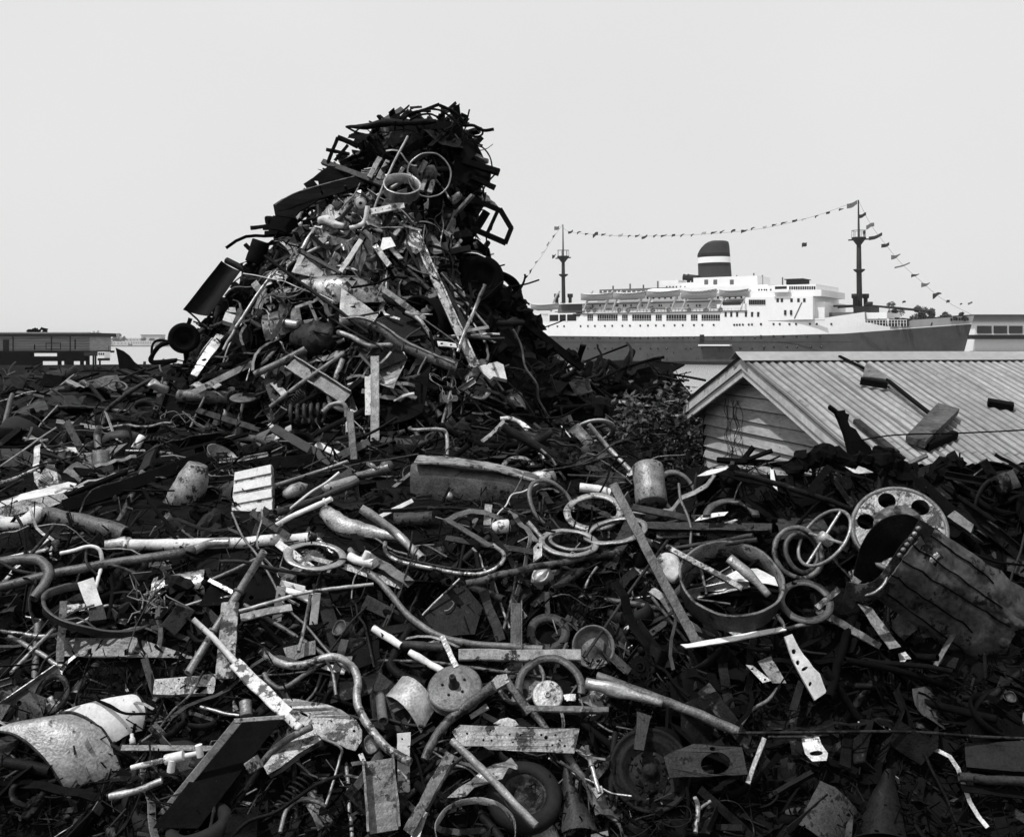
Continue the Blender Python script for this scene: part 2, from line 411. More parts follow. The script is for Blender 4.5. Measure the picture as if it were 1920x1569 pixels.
def sbox(mb_, x0, x1, y0, y1, near=10.5, far=None, mi=0, grow=0):
    """Block whose near face fills the pixel rectangle on the plane NEAR metres from the keel line, running to FAR."""
    s0, s1 = side_s(x0, near), side_s(x1, near); sm = (s0+s1)/2; z1, z0 = zat(y0, sm, near), zat(y1, sm, near)
    far = -near if far is None else far
    c = SP(sm, (near+far)/2, (z0+z1)/2)
    mb_.box(c, AX*((s1-s0)/2), AN*((near-far)/2), V((0, 0, (z1-z0)/2)), mi); return s0, s1, z0, z1
def part(name, rects, m_, near=10.5, far=None):
    b = MB()
    for r in rects: sbox(b, *r, near=near, far=far)
    return b.build(name, m_, ship)
part('promenade_house', [(1092, 1350, 581, 588)], 'ship_white', 10.3)
part('boat_deck', [(1074, 1400, 585, 586.6), (1040, 1095, 583.5, 585)], 'ship_shade', 10.7)
part('boat_deck_house', [(1092, 1395, 566, 585)], 'ship_white', 7.4)
part('sun_deck', [(1094, 1400, 563.5, 566)], 'ship_white', 8.6)
part('boat_recess', [(1094, 1340, 566.2, 569)], 'ship_shade', 7.5, 7.3)  # dark strip on the wall, painted shade below the sun deck
part('upper_house', [(1124, 1262, 541, 552)], 'ship_shade', 5.0)
part('upper_house', [(1238, 1272, 526, 545), (1270, 1300, 530, 545)], 'ship_white', 4.2)
part('upper_deck', [(1120, 1420, 552, 563.5)], 'ship_cream', 6.0)
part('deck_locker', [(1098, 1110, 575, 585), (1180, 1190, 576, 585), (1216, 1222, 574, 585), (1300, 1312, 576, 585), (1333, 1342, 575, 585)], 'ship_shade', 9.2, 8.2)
part('funnel_house', [(1300, 1420, 519, 536)], 'ship_white', 4.5)
part('engine_house', [(1275, 1440, 536, 552)], 'ship_white', 5.2)
part('bridge_house', [(1397, 1524, 556, 600), (1344, 1400, 570, 600)], 'ship_white', 10.4)
part('bridge_house', [(1524, 1546, 566, 600)], 'ship_white', 8.6)
part('bridge_house', [(1400, 1540, 545, 557)], 'ship_white', 9.6)
part('bridge_house', [(1440, 1530, 534, 546)], 'ship_white', 9.0)
part('wheelhouse_roof', [(1474, 1503, 524, 533), (1470, 1506, 522.6, 524)], 'ship_black', 3.0)
part('bridge_wing', [(1448, 1478, 544, 548)], 'ship_white', 11.2)
part('forward_house', [(1622, 1663, 586, 598)], 'ship_white', 6.5)
part('forward_house', [(1600, 1632, 574, 586)], 'mast_dark', 4)
part('hatch', [(1520, 1600, 586, 598)], 'ship_shade', 5)
part('boat_deck_rail', [(1092, 1400, 580.5, 581.4), (1092, 1400, 578.0, 578.5)], 'ship_white', 10.4, 10.3)
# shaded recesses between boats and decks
def win(name, x, y, w, h, near, m_='window_glass', proud=.06):
    b = MB(); sbox(b, x-w/2, x+w/2, y-h/2, y+h/2, near+proud, near-.1); return b.build(name, m_, ship)
for (a, b_, n_) in ((1101, 1112, 3), (1120, 1158, 9), (1166, 1177, 3), (1185, 1221, 8), (1229, 1241, 3), (1249, 1287, 8), (1295, 1308, 3), (1315, 1350, 8)):
    mbw = MB(); w = (b_-a)/n_
    for i in range(n_):
        for (y0, y1) in ((590, 598), (599, 601.2)): sbox(mbw, a+i*w+.4, a+(i+1)*w-.4, y0, y1, 10.56, 10.3)
    mbw.build('promenade_window', 'ship_black', ship)
for x in (1360.5, 1371, 1382, 1398.5, 1410, 1421.5): win('window', x, 589.5, 4, 9, 10.5)
for x in (1111, 1125, 1155, 1158, 1169, 1173, 1183, 1204, 1236, 1240, 1258, 1290, 1306, 1312): win('window', x, 573, 2.6, 4, 7.4)
mbw = MB()
for i in range(9): sbox(mbw, 1404+i*3.5, 1406.6+i*3.5, 562, 571, 10.56, 10.3)
mbw.build('window', 'window_glass', ship)
for x in (1458, 1466, 1484, 1497, 1508): win('window', x, 563, 4.6, 7, 10.4)
for x in (1472, 1483): win('window', x, 586, 4, 9, 10.5)
for i in range(12): win('bridge_window', 1481+i*4.2, 540, 3.0, 6, 9.0)
win('bridge_window', 1464, 539.5, 22, 5, 9.0)
for x in (1423, 1428, 1433, 1437, 1445): win('window', x, 543.5, 2.6, 3.4, 9.6)
for x in (1324, 1341, 1372): win('engine_vent', x, 529, 7, 9, 4.5, 'ship_shade')
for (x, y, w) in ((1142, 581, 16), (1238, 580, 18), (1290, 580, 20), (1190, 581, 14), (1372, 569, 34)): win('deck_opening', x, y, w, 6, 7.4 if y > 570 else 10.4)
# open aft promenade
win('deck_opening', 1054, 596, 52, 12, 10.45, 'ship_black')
for x in (1029, 1048, 1062): win('stanchion', x, 596, 2, 13, 10.62, 'ship_white')
part('aft_deck', [(1005, 1080, 587.5, 590)], 'ship_white', 10.6)
part('aft_house', [(1046, 1092, 569, 588)], 'ship_shade', 6)
part('aft_awning', [(1044, 1100, 568, 570)], 'ship_white', 8)
# portholes: shared disc mesh
pm = MB(); pm.lathe((0, 0, 0), AN, [(0.001, .06), (.24, .06), (.24, -.2)], 10); pm0 = pm.build('porthole', 'window_glass', None, origin=(0, 0, 0))
r1 = [212, 274, 341, 391, 515, 570, 622, 697, 752, 828, 885, 962, 1020, 1079, 1139, 1220, 1281, 1365, 1428, 1513, 1667, 1687, 1708, 1732, 1776, 1800, 1868]
r2 = [225, 291, 341, 409, 445, 460, 515, 570, 605, 642, 660, 735, 808, 846, 885, 922, 962, 1020, 1061, 1097, 1139, 1181, 1240, 1281, 1323, 1365, 1513, 1577, 1640, 1732, 1822, 1868]
r3 = [365, 428, 490, 570, 622, 697, 752, 885, 962, 1040, 1097, 1160, 1302, 1343, 1425, 1555, 1635, 1712, 1800, 1890]
ports = [(960+x/4, 612-i*.15) for i, x in enumerate(r1)]+[(1420+x/4, 607.5) for x in (27, 122, 168, 241, 291, 395, 446, 555)]
ports += [(960+x/4, 633.5-i*.03) for i, x in enumerate(r2)]+[(1420+x/4, 630) for x in (27, 122, 195, 293, 372, 470)]
ports += [(960+x/4, 653) for x in r3]+[(1420+x/4, 650) for x in (52, 124, 222, 297, 400, 480)]
for k, (x, y) in enumerate(ports[:100]):
    s = bow_s(x); f = max(0, (s-64)/(S_BOW-64)); b = beam(s)
    z = zat(y, s, b); b = b*(1-f**1.7*(1-max(0, min(1, z/11)))*.7) if f > 0 else b
    s = side_s(x, b); z = zat(y, s, b)
    o = pm0 if k == 0 else pm0.copy()
    if k: COL.objects.link(o)
    o.parent = ship; o.location = SP(s, b+.05, z)-ORIG[ship.name]
# gangway platform and shell door on the dark hull
win('shell_door', 1316, 635, 8, 15, 10.5, 'ship_black', .1)
gw = MB(); sbox(gw, 1309, 1368, 646, 648.5, 12.0, 10.5)
gw.build('gangway_platform', 'ship_white', ship)
gr = MB()
for i in range(15): sbox(gr, 1312+i*3.9, 1312.5+i*3.9, 639, 646, 12.0, 11.95)
sbox(gr, 1309, 1368, 638.6, 639.4, 12.0, 11.95); gr.build('gangway_rail', 'mast_dark', ship)
st = MB(); RR = random.Random(3)
for x, y, w, h in ((1182, 664, 8, 9), (1212, 668, 10, 10), (1224, 667, 4, 8), (1305, 672, 9, 12), (1330, 673, 7, 12), (1352, 657, 14, 2), (1170, 671, 3, 6), (1090, 643, 1, 8), (1262, 660, 2, 4), (1250, 674, 1, 8)):
    for _ in range(3):
        xx, yy = x+RR.uniform(-w/2, w/2), y+RR.uniform(-h/2, h/2); st = MB(); sbox(st, xx, xx+RR.uniform(.5, 1.6), yy, yy+RR.uniform(1, 4), 10.53, 10.4); st.build('rust_stain', 'ship_black', ship)
ln = MB(); sbox(ln, 985, 1600, 641.3, 642, 10.54, 10.4); ln.build('rubbing_strake', 'ship_black', ship)
# funnel: oval, raked rounded crown
sF = side_s(1338, 0); zF0 = zat(521, sF, 0); zF1 = zat(453, sF, 0)
def funnel_ring(z, k=1.0):
    u = (z-zF0)/(zF1-zF0); return [SP(sF+.35-u*.55+4.15*k*math.cos(a)*(1-.06*u), 3.0*k*math.sin(a), z) for a in [2*PI*i/36 for i in range(36)]]
fb = MB(); H = zF1-zF0; lev = [(0, 0), (.19, 0), (.36, 1), (.36, 2), (.52, 2), (.52, 1), (.68, 1), (.68, 3)]
def ftop(a):                                    # crown height falls towards the stern like a rounded cap
    c = math.cos(a); return 1.0 if c > .35 else 1-.42*((.35-c)/1.35)**1.9
def fring(u, k=1.0): return [SP(sF+.35-u*.5+4.15*k*math.cos(a)*(1-.05*u), 3.0*k*math.sin(a), zF0+H*min(u, ftop(a) if u > .5 else u)) for a in [2*PI*i/36 for i in range(36)]]
def fband(name, u0, u1, m_, k=1.0, top=False):
    b = MB(); n = 36; us = [u0+(u1-u0)*i/4 for i in range(5)] if not top else [u0, .75, .85, .93, .98, 1.0]
    kk = [k]*len(us) if not top else [k, k, k, k*.985, k*.95, k*.86]
    rs = [fring(u, q) for u, q in zip(us, kk)]
    for i in range(len(rs)-1):
        vs_ = rs[i]+rs[i+1]; b.add(vs_, [(j, (j+1) % n, n+(j+1) % n, n+j) for j in range(n)], 0, True)
    if top: b.add(rs[-1], [tuple(range(n))])
    return b
fo = fband('funnel', 0, .30, 'funnel_buff').build('funnel', 'funnel_buff', ship)
ORIG[fo.name] = ORIG[ship.name]
for nm, u0, u1, m_, tp in (('dark_band', .30, .40, 'funnel_green', 0), ('white_band', .40, .56, 'ship_white', 0), ('dark_band', .56, .66, 'funnel_green', 0), ('funnel_top', .66, 1, 'funnel_buff', 1)):
    fband(nm, u0, u1, m_, 1.0, tp).build(nm, m_, fo)
# ventilator cowls
for x in (1291, 1299):
    s = side_s(x, 2); z0, z1 = zat(536, s, 2), zat(518, s, 2); b = MB()
    b.tube([SP(s, 2, z0), SP(s, 2, z1-1.0), SP(s-.5, 2, z1-.3), SP(s-1.3, 2.1, z1-.2)], [.4, .42, .6, .85], 10, hollow=.85); b.build('ventilator', 'mast_dark', ship)
for x, y0, y1, off in ((1044, 551, 569, 2), (1069, 551, 569, -2), (1603, 551, 578, 2), (1623, 551, 578, -2), (1630, 566, 578, 3)):
    s = side_s(x, off); b = MB(); z0, z1 = zat(y1, s, off), zat(y0, s, off); c = SP(s, off, z0)
    b.lathe(c, (0, 0, 1), [(.45, 0), (.45, z1-z0-1.1), (.75, z1-z0-.9), (.75, z1-z0), (.01, z1-z0)], 12); b.build('king_post', 'mast_dark', ship)
# masts
def mast(px, ytop, ybot, yplat, ylow, r):
    s = side_s(px, 0); z0, z1 = zat(ybot, s, 0), zat(ytop, s, 0); zp, zl = zat(yplat, s, 0), zat(ylow, s, 0); b = MB()
    rk = -(z1-z0)*.012
    b.tube([SP(s, 0, z0-2), SP(s+rk*.5, 0, (z0+zp)/2), SP(s+rk*.7, 0, zp), SP(s+rk*.72, 0, zp+.1), SP(s+rk, 0, z1)], [r, r*.9, r*.75, r*.42, r*.22], 10)
    o = b.build('mast', 'mast_dark', ship); ORIG[o.name] = ORIG[ship.name]
    b = MB(); c = SP(s+rk*.7, 0, zp); b.lathe(c, (0, 0, 1), [(r*.8, -1.6), (1.6, -.15), (1.6, .1), (.1, .1)], 14); b.build('crows_nest', 'mast_dark', o)
    b = MB(); q = SP(s+rk*.7, 0, zp-.4); b.sweep([q-AX*2.3, q+AX*2.3], rect(.3, .3)); b.build('yard', 'mast_dark', o)
    b = MB(); c = SP(s+rk*.7, 0, zp+.1)
    for a in range(7): b.tube([c+V((1.5*math.cos(a*.9), 1.5*math.sin(a*.9), 0)), c+V((1.5*math.cos(a*.9), 1.5*math.sin(a*.9), 1.5))], .05, 5)
    b.lathe(c+V((0, 0, 1.5)), (0, 0, 1), [(1.45, 0), (1.55, .0), (1.55, .08), (1.45, .08)], 14, closed=True); b.build('rail', 'mast_dark', o)
    b = MB(); b.lathe(SP(s+rk*.4, 0, zl), (0, 0, 1), [(r, -.5), (1.25, 0), (1.25, .25), (r*.8, .3)], 12); b.build('collar', 'mast_dark', o)
    return SP(s+rk, 0, z1), s
topM, sM = mast(1057, 421, 571, 481, 516, .55)
topF, sFm = mast(1612, 375, 580, 446, 507, .64)
# cargo booms, long and low
def boom(x0, y0, x1, y1, r, off=1.5):
    a, c = side_s(x0, off), side_s(x1, off); b = MB()
    b.tube([SP(a, off, zat(y0, a, off)), SP((a+c)/2, off, (zat(y0, a, off)+zat(y1, c, off))/2), SP(c, off, zat(y1, c, off))], [r*.6, r, r*.7], 8); b.build('cargo_boom', 'mast_dark', ship)
boom(1456, 576, 1606, 573, .28); boom(1620, 572, 1748, 584, .3); boom(1520, 580, 1600, 575, .2, -2); boom(1051, 568, 1092, 575, .2)
# forecastle railings, winches, stairs, hawse
b = MB()
for i in range(18): sbox(b, 1604+i*5.6, 1604.7+i*5.6, 600.5, 612, 9, 8.9)
sbox(b, 1603, 1700, 600, 600.8, 9, 8.9); sbox(b, 1603, 1700, 605, 605.5, 9, 8.9); b.build('well_deck_rail', 'ship_white', ship)
b = MB()
for i in range(22):
    x = RR.uniform(1625, 1700); y = RR.uniform(594, 606); sbox(b, x, x+RR.uniform(2, 7), y, 612, 6, 3)
b.build('deck_machinery', 'mast_dark', ship); b = MB()
for i in range(14):
    x = RR.uniform(1705, 1815); y = RR.uniform(589, 595); sbox(b, x, x+RR.uniform(2, 6), y, 600, 2.5, 1)
b.build('windlass', 'mast_dark', ship)
for i in range(2):
    pass
b = MB(); q0 = side_s(1500, 10); b.sweep([SP(side_s(1488, 10.2), 10.2, zat(596, q0)), SP(side_s(1502, 10.2), 10.2, zat(566, q0))], rect(.9, .15)); b.build('stair', 'ship_shade', ship)
q1 = bow_s(1742); b = MB(); b.lathe(SP(q1, beam(q1)*.82, zat(606, q1, 4)), AN, [(.01, .25), (.6, .25), (.7, -.4)], 12); b.build('hawse_pipe', 'ship_black', ship)
q1 = bow_s(1800); b = MB()
for k in range(7): b.box(SP(q1-1.6+k*.5, beam(q1-1.6+k*.5)*.93+.05, zat(598.5, q1, 2)+.25*RR.uniform(-.3, .3)), AX*.17, AN*.15, V((0, 0, .3)))
b.build('name_plate', 'ship_black', ship)
# davits
for x in (1098, 1136, 1152, 1198, 1215, 1262, 1282, 1330, 1352, 1392, 1036):
    s = side_s(x, 10.2); z0, z1 = zat(584, s), zat(562, s); b = MB()
    b.tube([SP(s-.5, 10.2, z0), SP(s, 10.2, (z0+z1)/2), SP(s+.9, 10.0, z1+.8), SP(s+1.5, 9.2, z1+2.2)], .28, 6, smooth_path=True); b.build('davit', 'ship_cream', ship)
# deck clutter: round floats below the boats, posts between decks
for x in (1103, 1115, 1161, 1178, 1224, 1254, 1292, 1324, 1351):
    s = side_s(x, 10.4); b = MB(); b.lathe(SP(s, 10.4, zat(581, s)), AN+AX*.4, [(.25, -.2), (.6, -.2), (.6, .2), (.25, .2)], 10, closed=True); b.build('float', 'ship_shade', ship)

# rigging, rails and deck fittings
def stay(a, c, r=.045):
    b = MB(); b.tube([a, a+(c-a)*.5, c], r, 4); b.build('stay', 'mast_dark', ship)
b = MB()
for i in range(46): sbox(b, 1094+i*6.6, 1094.5+i*6.6, 577.6, 585, 10.4, 10.35)
b.build('rail_posts', 'mast_dark', ship)
for y, near, x0, x1 in ((566.4, 8.7, 1096, 1398), (586.9, 10.75, 1092, 1350), (557.6, 9.7, 1402, 1540), (546.4, 9.1, 1440, 1530), (600.6, 10.5, 1440, 1546)): part('deck_edge', [(x0, x1, y, y+.8)], 'ship_shade', near, near-.4)  # dark strips painted in as shadow lines below the decks
for x in range(1126, 1410, 11): win('window', x, 558, 3.4, 4.5, 6.0)
for x in range(1130, 1262, 9): win('window', x, 547, 2.4, 3, 5.0, 'ship_white')
for x in (1250, 1256, 1262, 1268, 1276, 1284): win('window', x, 538, 2.2, 3, 4.2)
for x, y0 in ((1180, 532), (1205, 534), (1232, 527), (1412, 512), (1428, 516), (1466, 520), (1380, 516), (1148, 536)):
    b = MB(); sbox(b, x, x+1.6, y0, y0+18, 1.0, .6); b.build('vent_post', 'ship_shade', ship)
# lifeboats hang in their davits: things of their own
def lifeboat(x0, x1, y0, y1, label, cover=False):
    s0, s1 = side_s(x0, 10.8), side_s(x1, 10.8); zt, zb_ = zat(y0, (s0+s1)/2, 10.8), zat(y1, (s0+s1)/2, 10.8)
    c = SP((s0+s1)/2, 10.2, zb_); root = empty('lifeboat', c); h = zt-zb_; Lh = (s1-s0)/2; b = MB(); rows = []
    for i in range(17):
        u = -1+i/8; w = 1.35*(1-abs(u)**2.6)+.03; sheer = h*(.22*u*u); r = []
        for j in range(9):
            a = PI*j/8; r.append(c+AX*(Lh*u)+AN*(w*math.cos(a))+V((0, 0, (h*.72+sheer)*(1-math.sin(a)**.8)+h*.10*abs(u)**3*math.sin(a))))
        rows.append(r)
    b.grid(rows, .08); b.build('hull', 'boat_white', root)
    b = MB(); rows = []
    for i in range(17):
        u = -1+i/8; w = 1.33*(1-abs(u)**2.6)+.03; r = []
        top = (.42*h if cover else .10*h)*(1-u**4)
        for j in range(7):
            a = PI*j/6; r.append(c+AX*(Lh*u*.98)+AN*(w*math.cos(a))+V((0, 0, h*.71+h*.22*u*u+top*math.sin(a))))
        rows.append(r)
    b.grid(rows, .04); b.build('canvas_cover', 'ship_white' if cover else 'canvas', root)
    b = MB(); b.tube([c+AX*(-Lh*.9)+V((0, 0, h*.3)), c+AX*(-Lh*.5)-V((0, 0, .02)), c+AX*(Lh*.5)-V((0, 0, .02)), c+AX*(Lh*.9)+V((0, 0, h*.3))], .13, 6); b.build('keel', 'mast_dark', root)
    b = MB()
    for i in range(10):
        u = -.86+i*.19; w = 1.36*(1-abs(u)**2.6)+.05; q = c+AX*(Lh*u)+AN*w+V((0, 0, h*.66+h*.22*u*u)); q2 = c+AX*(Lh*(u+.095))+AN*(w+.03)+V((0, 0, h*.48+h*.22*u*u)); q3 = c+AX*(Lh*(u+.19))+AN*(1.36*(1-min(1, abs(u+.19))**2.6)+.05)+V((0, 0, h*.66+h*.22*(u+.19)**2))
        b.tube([q, q2, q3], .05, 5)
    b.build('grab_line', 'mast_dark', root)
    tag(root, label, 'lifeboat', 'lifeboats along the liner')
lifeboat(993, 1045, 568, 581, 'white lifeboat hung apart at the stern, aft of the mainmast foot')
lifeboat(1087, 1146, 548, 563, 'white lifeboat on the boat deck just ahead of the mainmast')
lifeboat(1147, 1208, 546, 561, 'white lifeboat between the first boat and the covered boat')
lifeboat(1210, 1272, 543, 557, 'lifeboat with a high white canvas cover amidships', True)
lifeboat(1275, 1341, 541, 560, 'long white lifeboat hanging just below the banded funnel')
lifeboat(1347, 1401, 541, 556, 'small white lifeboat hung next to the bridge')

# dressing lines and signal flags
flat('flag_dark', .02, .8); flat('flag_grey', .12, .8); flat('flag_pale', .34, .8)
def cline(px, py, off=0.): s = side_s(px, off); return SP(s, off, zat(py, s, off))
def rope(name, pts, label, r=.05):
    b = MB(); b.tube([cline(*p) for p in pts], r, 5, smooth_path=True); tag(b.build(name, 'flag_grey'), label, 'rope')
rope('dressing_line', [(1053, 422), (1066, 434), (1120, 440.5), (1185, 443), (1260, 442), (1340, 438), (1420, 430), (1480, 418), (1545, 400), (1607, 377)], 'thin rope of pennants sagging between the two masts of the liner', .035)
rope('dressing_line', [(1610, 377), (1632, 420), (1660, 458), (1692, 496), (1733, 533), (1760, 556), (1790, 574), (1822, 590)], 'thin rope of flags running from the foremast down to the bow', .035)
rope('dressing_line', [(1053, 424), (1038, 445), (1020, 474), (1005, 495), (985, 524), (966, 552)], 'thin rope of flags running from the mainmast down to the stern', .035)
ORD = ['first', 'second', 'third', 'fourth', 'fifth', 'sixth', 'seventh', 'eighth', 'ninth', 'tenth', 'eleventh', 'twelfth', 'thirteenth', 'fourteenth', 'fifteenth', 'sixteenth', 'seventeenth', 'eighteenth', 'nineteenth', 'twentieth', 'twenty-first', 'twenty-second', 'twenty-third', 'twenty-fourth', 'twenty-fifth', 'twenty-sixth', 'twenty-seventh', 'twenty-eighth', 'twenty-ninth', 'thirtieth', 'thirty-first']
RF = random.Random(5)
def flag(px, py, w, h, m_, label, kind=0, slope=0.25, grp='signal flags dressing the liner'):
    s = side_s(px, 0); z = zat(py, s, 0); k = SP(s, 0, z).y/F; w *= k; h *= k; rows = []
    for i in range(6):
        u = i/5; hh = h*(1-.85*u) if kind == 1 else h*(1-.15*u); r = []
        for j in range(3):
            v = j/2-.5; r.append(SP(s+(u-.5)*w, .35*math.sin(u*5+px)*w*.3, z+v*hh+slope*(u-.5)*w+.10*h*math.sin(u*6+px)))
        rows.append(r)
    b = MB(); b.grid(rows, .03); tag(b.build('signal_flag', m_), label, 'flag', grp)
mid = [(440, 300), (503, 303), (560, 315), (625, 320), (688, 318), (742, 325), (815, 325), (880, 330), (943, 327), (995, 338), (1075, 327), (1140, 327), (1210, 326), (1278, 323), (1353, 322), (1437, 310), (1515, 304), (1577, 297), (1658, 292), (1742, 292), (1808, 272), (1895, 265)]
mid = [(960+x/4, 360+y/4) for x, y in mid]+[(1420+x/4, 360+y/4) for x, y in ((128, 247), (200, 232), (280, 217), (350, 205), (445, 182), (530, 157), (630, 130))]
for i, (x, y) in enumerate(mid):
    pale = i in (5, 6, 15, 21, 25)
    flag(x, y, RF.choice([7, 9, 10, 12]), 4.5 if i not in (19, 3) else 7, 'flag_pale' if pale else 'flag_dark', f'{"pale" if pale else "dark"} pennant, {ORD[i]} along the masthead rope counted from the mainmast', i % 3 != 0, .35)
fore = [(1617.5, 404, 13, 7, 'flag_dark', 0), (1631.5, 423.5, 15, 8, 'flag_grey', 0), (1642, 444, 24, 7, 'flag_dark', 0), (1660, 460, 14, 7, 'flag_dark', 0), (1680, 480.5, 17, 9, 'flag_grey', 1), (1692, 498, 27, 3, 'flag_grey', 0), (1716, 516, 14, 6, 'flag_dark', 1), (1735.5, 533.5, 15, 9, 'flag_grey', 1), (1757, 552.5, 16, 11, 'flag_dark', 1), (1777.5, 565, 6, 5, 'flag_dark', 0), (1802, 570, 4, 3, 'flag_dark', 0), (1819, 568.5, 8, 4, 'flag_grey', 0)]
for i, (x, y, w, h, m_, k) in enumerate(fore): flag(x, y, w, h, m_, f'signal flag, {ORD[i]} down the bow rope counted from the foremast top', k, .3)
aft = [(1039, 442, 6, 5, 'flag_dark', 1), (1027.5, 457.5, 6, 4, 'flag_grey', 0), (1019, 472, 8, 3, 'flag_pale', 1), (1006, 491, 6, 4, 'flag_grey', 1), (995.5, 507.5, 6, 8, 'flag_dark', 1)]
for i, (x, y, w, h, m_, k) in enumerate(aft): flag(x, y, w, h, m_, f'small flag, {ORD[i]} down the stern rope counted from the mainmast top', k, .9)
flag(1044, 428, 10, 7, 'flag_grey', 'striped flag flying at the top of the mainmast', 0, .2)
flag(1039, 480, 8, 8, 'flag_dark', 'dark flag flying beside the mainmast platform', 1, .5)
flag(1598, 384, 19, 9, 'flag_grey', 'large striped flag flying at the top of the foremast', 0, .35)
flag(1508, 459, 9, 8, 'flag_dark', 'single dark and white flag hanging alone between funnel and foremast', 0, .3)
flag(1695, 566, 6, 4, 'flag_dark', 'tiny flag above the trees behind the forecastle', 0, .2)

# people on the ship (far off): one continuous skinned body each
def person(px, py, off, shirt, label, hgt=1.75, lean=0):
    s = side_s(px, off); z = zat(py, s, off); o = SP(s, off, z)
    bm_v = [(0, 0, .93), (0, 0, 1.15), (0, 0, 1.4), (0, 0, 1.52), (0, .02, 1.66), (.12, 0, .88), (.13, .03, .48), (.13, 0, .04), (-.12, 0, .88), (-.13, -.02, .48), (-.13, 0, .04), (.2, 0, 1.4), (.27, 0, 1.12), (.25, .16, .92), (-.2, 0, 1.4), (-.27, 0, 1.12), (-.25, .14, .9)]
    ed = [(0, 1), (1, 2), (2, 3), (3, 4), (0, 5), (5, 6), (6, 7), (0, 8), (8, 9), (9, 10), (2, 11), (11, 12), (12, 13), (2, 14), (14, 15), (15, 16)]
    rd = [.15, .14, .16, .06, .11, .1, .075, .05, .1, .075, .05, .07, .05, .04, .07, .05, .04]
    me = bpy.data.meshes.new('person'); me.from_pydata(bm_v, ed, []); ob = bpy.data.objects.new('person', me); COL.objects.link(ob); ob.location = o; ob.rotation_euler = (0, 0, lean)
    md = ob.modifiers.new('skin', 'SKIN'); sv = me.skin_vertices[0].data
    for i, r in enumerate(rd): sv[i].radius = (r, r)
    sv[0].use_root = True; ob.modifiers.new('sub', 'SUBSURF').levels = 1; me.materials.append(M[shirt]); ORIG[ob.name] = o
    tag(ob, label, 'person')
person(1665, 611, 8.6, 'ship_white', 'person in white clothes standing at the well deck rail near the bow', lean=.4)
person(1648, 611, 8.2, 'mast_dark', 'person in dark clothes at the rail aft of the white figure', lean=1)
person(1688, 611, 7.4, 'mast_dark', 'person in dark clothes standing forward of the white figure', lean=2)
person(1620, 446, 0.6, 'mast_dark', 'person in dark clothes standing up in the foremast crow\'s nest', lean=0)

# ================================================================ trees, buildings across the harbour
def tree(loc, h, r, n, label, cat='tree', group=None, seed=1, mleaf='leaf', leaf=.5, trunk_h=.4, name='tree', flatness=.8):
    rr = random.Random(seed); loc = V(loc); root = empty(name, loc); b = MB()
    top = loc+V((rr.uniform(-.1, .1)*r, 0, h*.75)); b.tube([loc-V((0, 0, .3)), loc+V((0, 0, h*trunk_h)), top], [h*.035, h*.022, h*.006], 7)
    for k in range(5):
        a = rr.uniform(0, 2*PI); q = loc+V((0, 0, h*rr.uniform(trunk_h*.8, .6))); b.tube([q, q+V((math.cos(a)*r*.6, math.sin(a)*r*.6, h*.2))], [h*.012, h*.004], 5)
    b.build('trunk', 'bark', root); b = MB(); cl = []
    for k in range(14):
        a = rr.uniform(0, 2*PI); q = rr.uniform(0, .75)*r; cl.append((loc+V((math.cos(a)*q, math.sin(a)*q, h*rr.uniform(trunk_h+.05, .92))), r*rr.uniform(.25, .5)))
    for k in range(n):
        c, cr = rr.choice(cl); d = V((rr.gauss(0, 1), rr.gauss(0, 1), rr.gauss(0, .8))).normalized()*cr*rr.uniform(.55, 1); q = c+d
        u = V((rr.gauss(0, 1), rr.gauss(0, 1), rr.gauss(0, .6))).normalized()*leaf*rr.uniform(.6, 1.2); w = u.orthogonal().normalized()*leaf*.45
        b.add([q-u*.5, q+w*.5, q+u*.5, q-w*.5], [(0, 1, 2, 3)])
    b.build('crown', mleaf, root); return tag(root, label, cat, group)
for i, (x, yb, yt, rpx, Y, lab) in enumerate([(1676, 606, 564, 15, 320, 'leafy tree on the far quay, seen just forward of the foremast'), (1722, 608, 566, 17, 320, 'bushy tree on the far quay behind the end of the long boom'), (1776, 600, 580, 10, 320, 'small tree behind the forecastle, aft of the stem'), (1803, 600, 580, 8, 320, 'smallest bush-like tree right behind the stem of the liner'), (1746, 602, 574, 9, 330, 'slim tree behind the forecastle between two bigger trees')]):
    q = P(x, 645, Y); q.z = 1; tree(q, ZC+(HY-yt)/F*Y-1, rpx/F*Y*1.15, 1700, lab, group='trees on the quay behind the bow', seed=20+i, leaf=.9, trunk_h=.5)
qb = MB(); qb.aabox(92, 400, 305, 420, -1, 1.0); tag(qb.build('quay', 'deck_grey'), 'far quay behind the liner', kind='structure')

hb_ = empty('harbour_building', (149, 300, 1.0)); k = 300/F
def hrect(name, x0, x1, y0, y1, m_, y=300, d=12, par=None):
    b = MB(); b.aabox((x0-CX)*k, (x1-CX)*k, y, y+d, ZC+(HY-y1)*k, ZC+(HY-y0)*k); return b.build(name, m_, par or hb_)
hrect('wall', 1828, 1960, 603, 668, 'ship_white'); hrect('roof', 1822, 1964, 591, 603, 'ship_shade', 299, 14)
hrect('roof_edge', 1820, 1966, 590, 591.6, 'ship_black', 298.6, 15)
hrect('lower_roof', 1814, 1964, 628, 636, 'ship_black', 297, 3); hrect('base', 1820, 1960, 658, 669, 'ship_black', 298.5, 2)
for x0, x1 in ((1832, 1859), (1863, 1888), (1892, 1917)): hrect('window', x0, x1, 611, 625, 'window_glass', 299.85, .3)
tag(hb_, 'white waterfront building with dark windows beyond the bow of the liner', 'building')

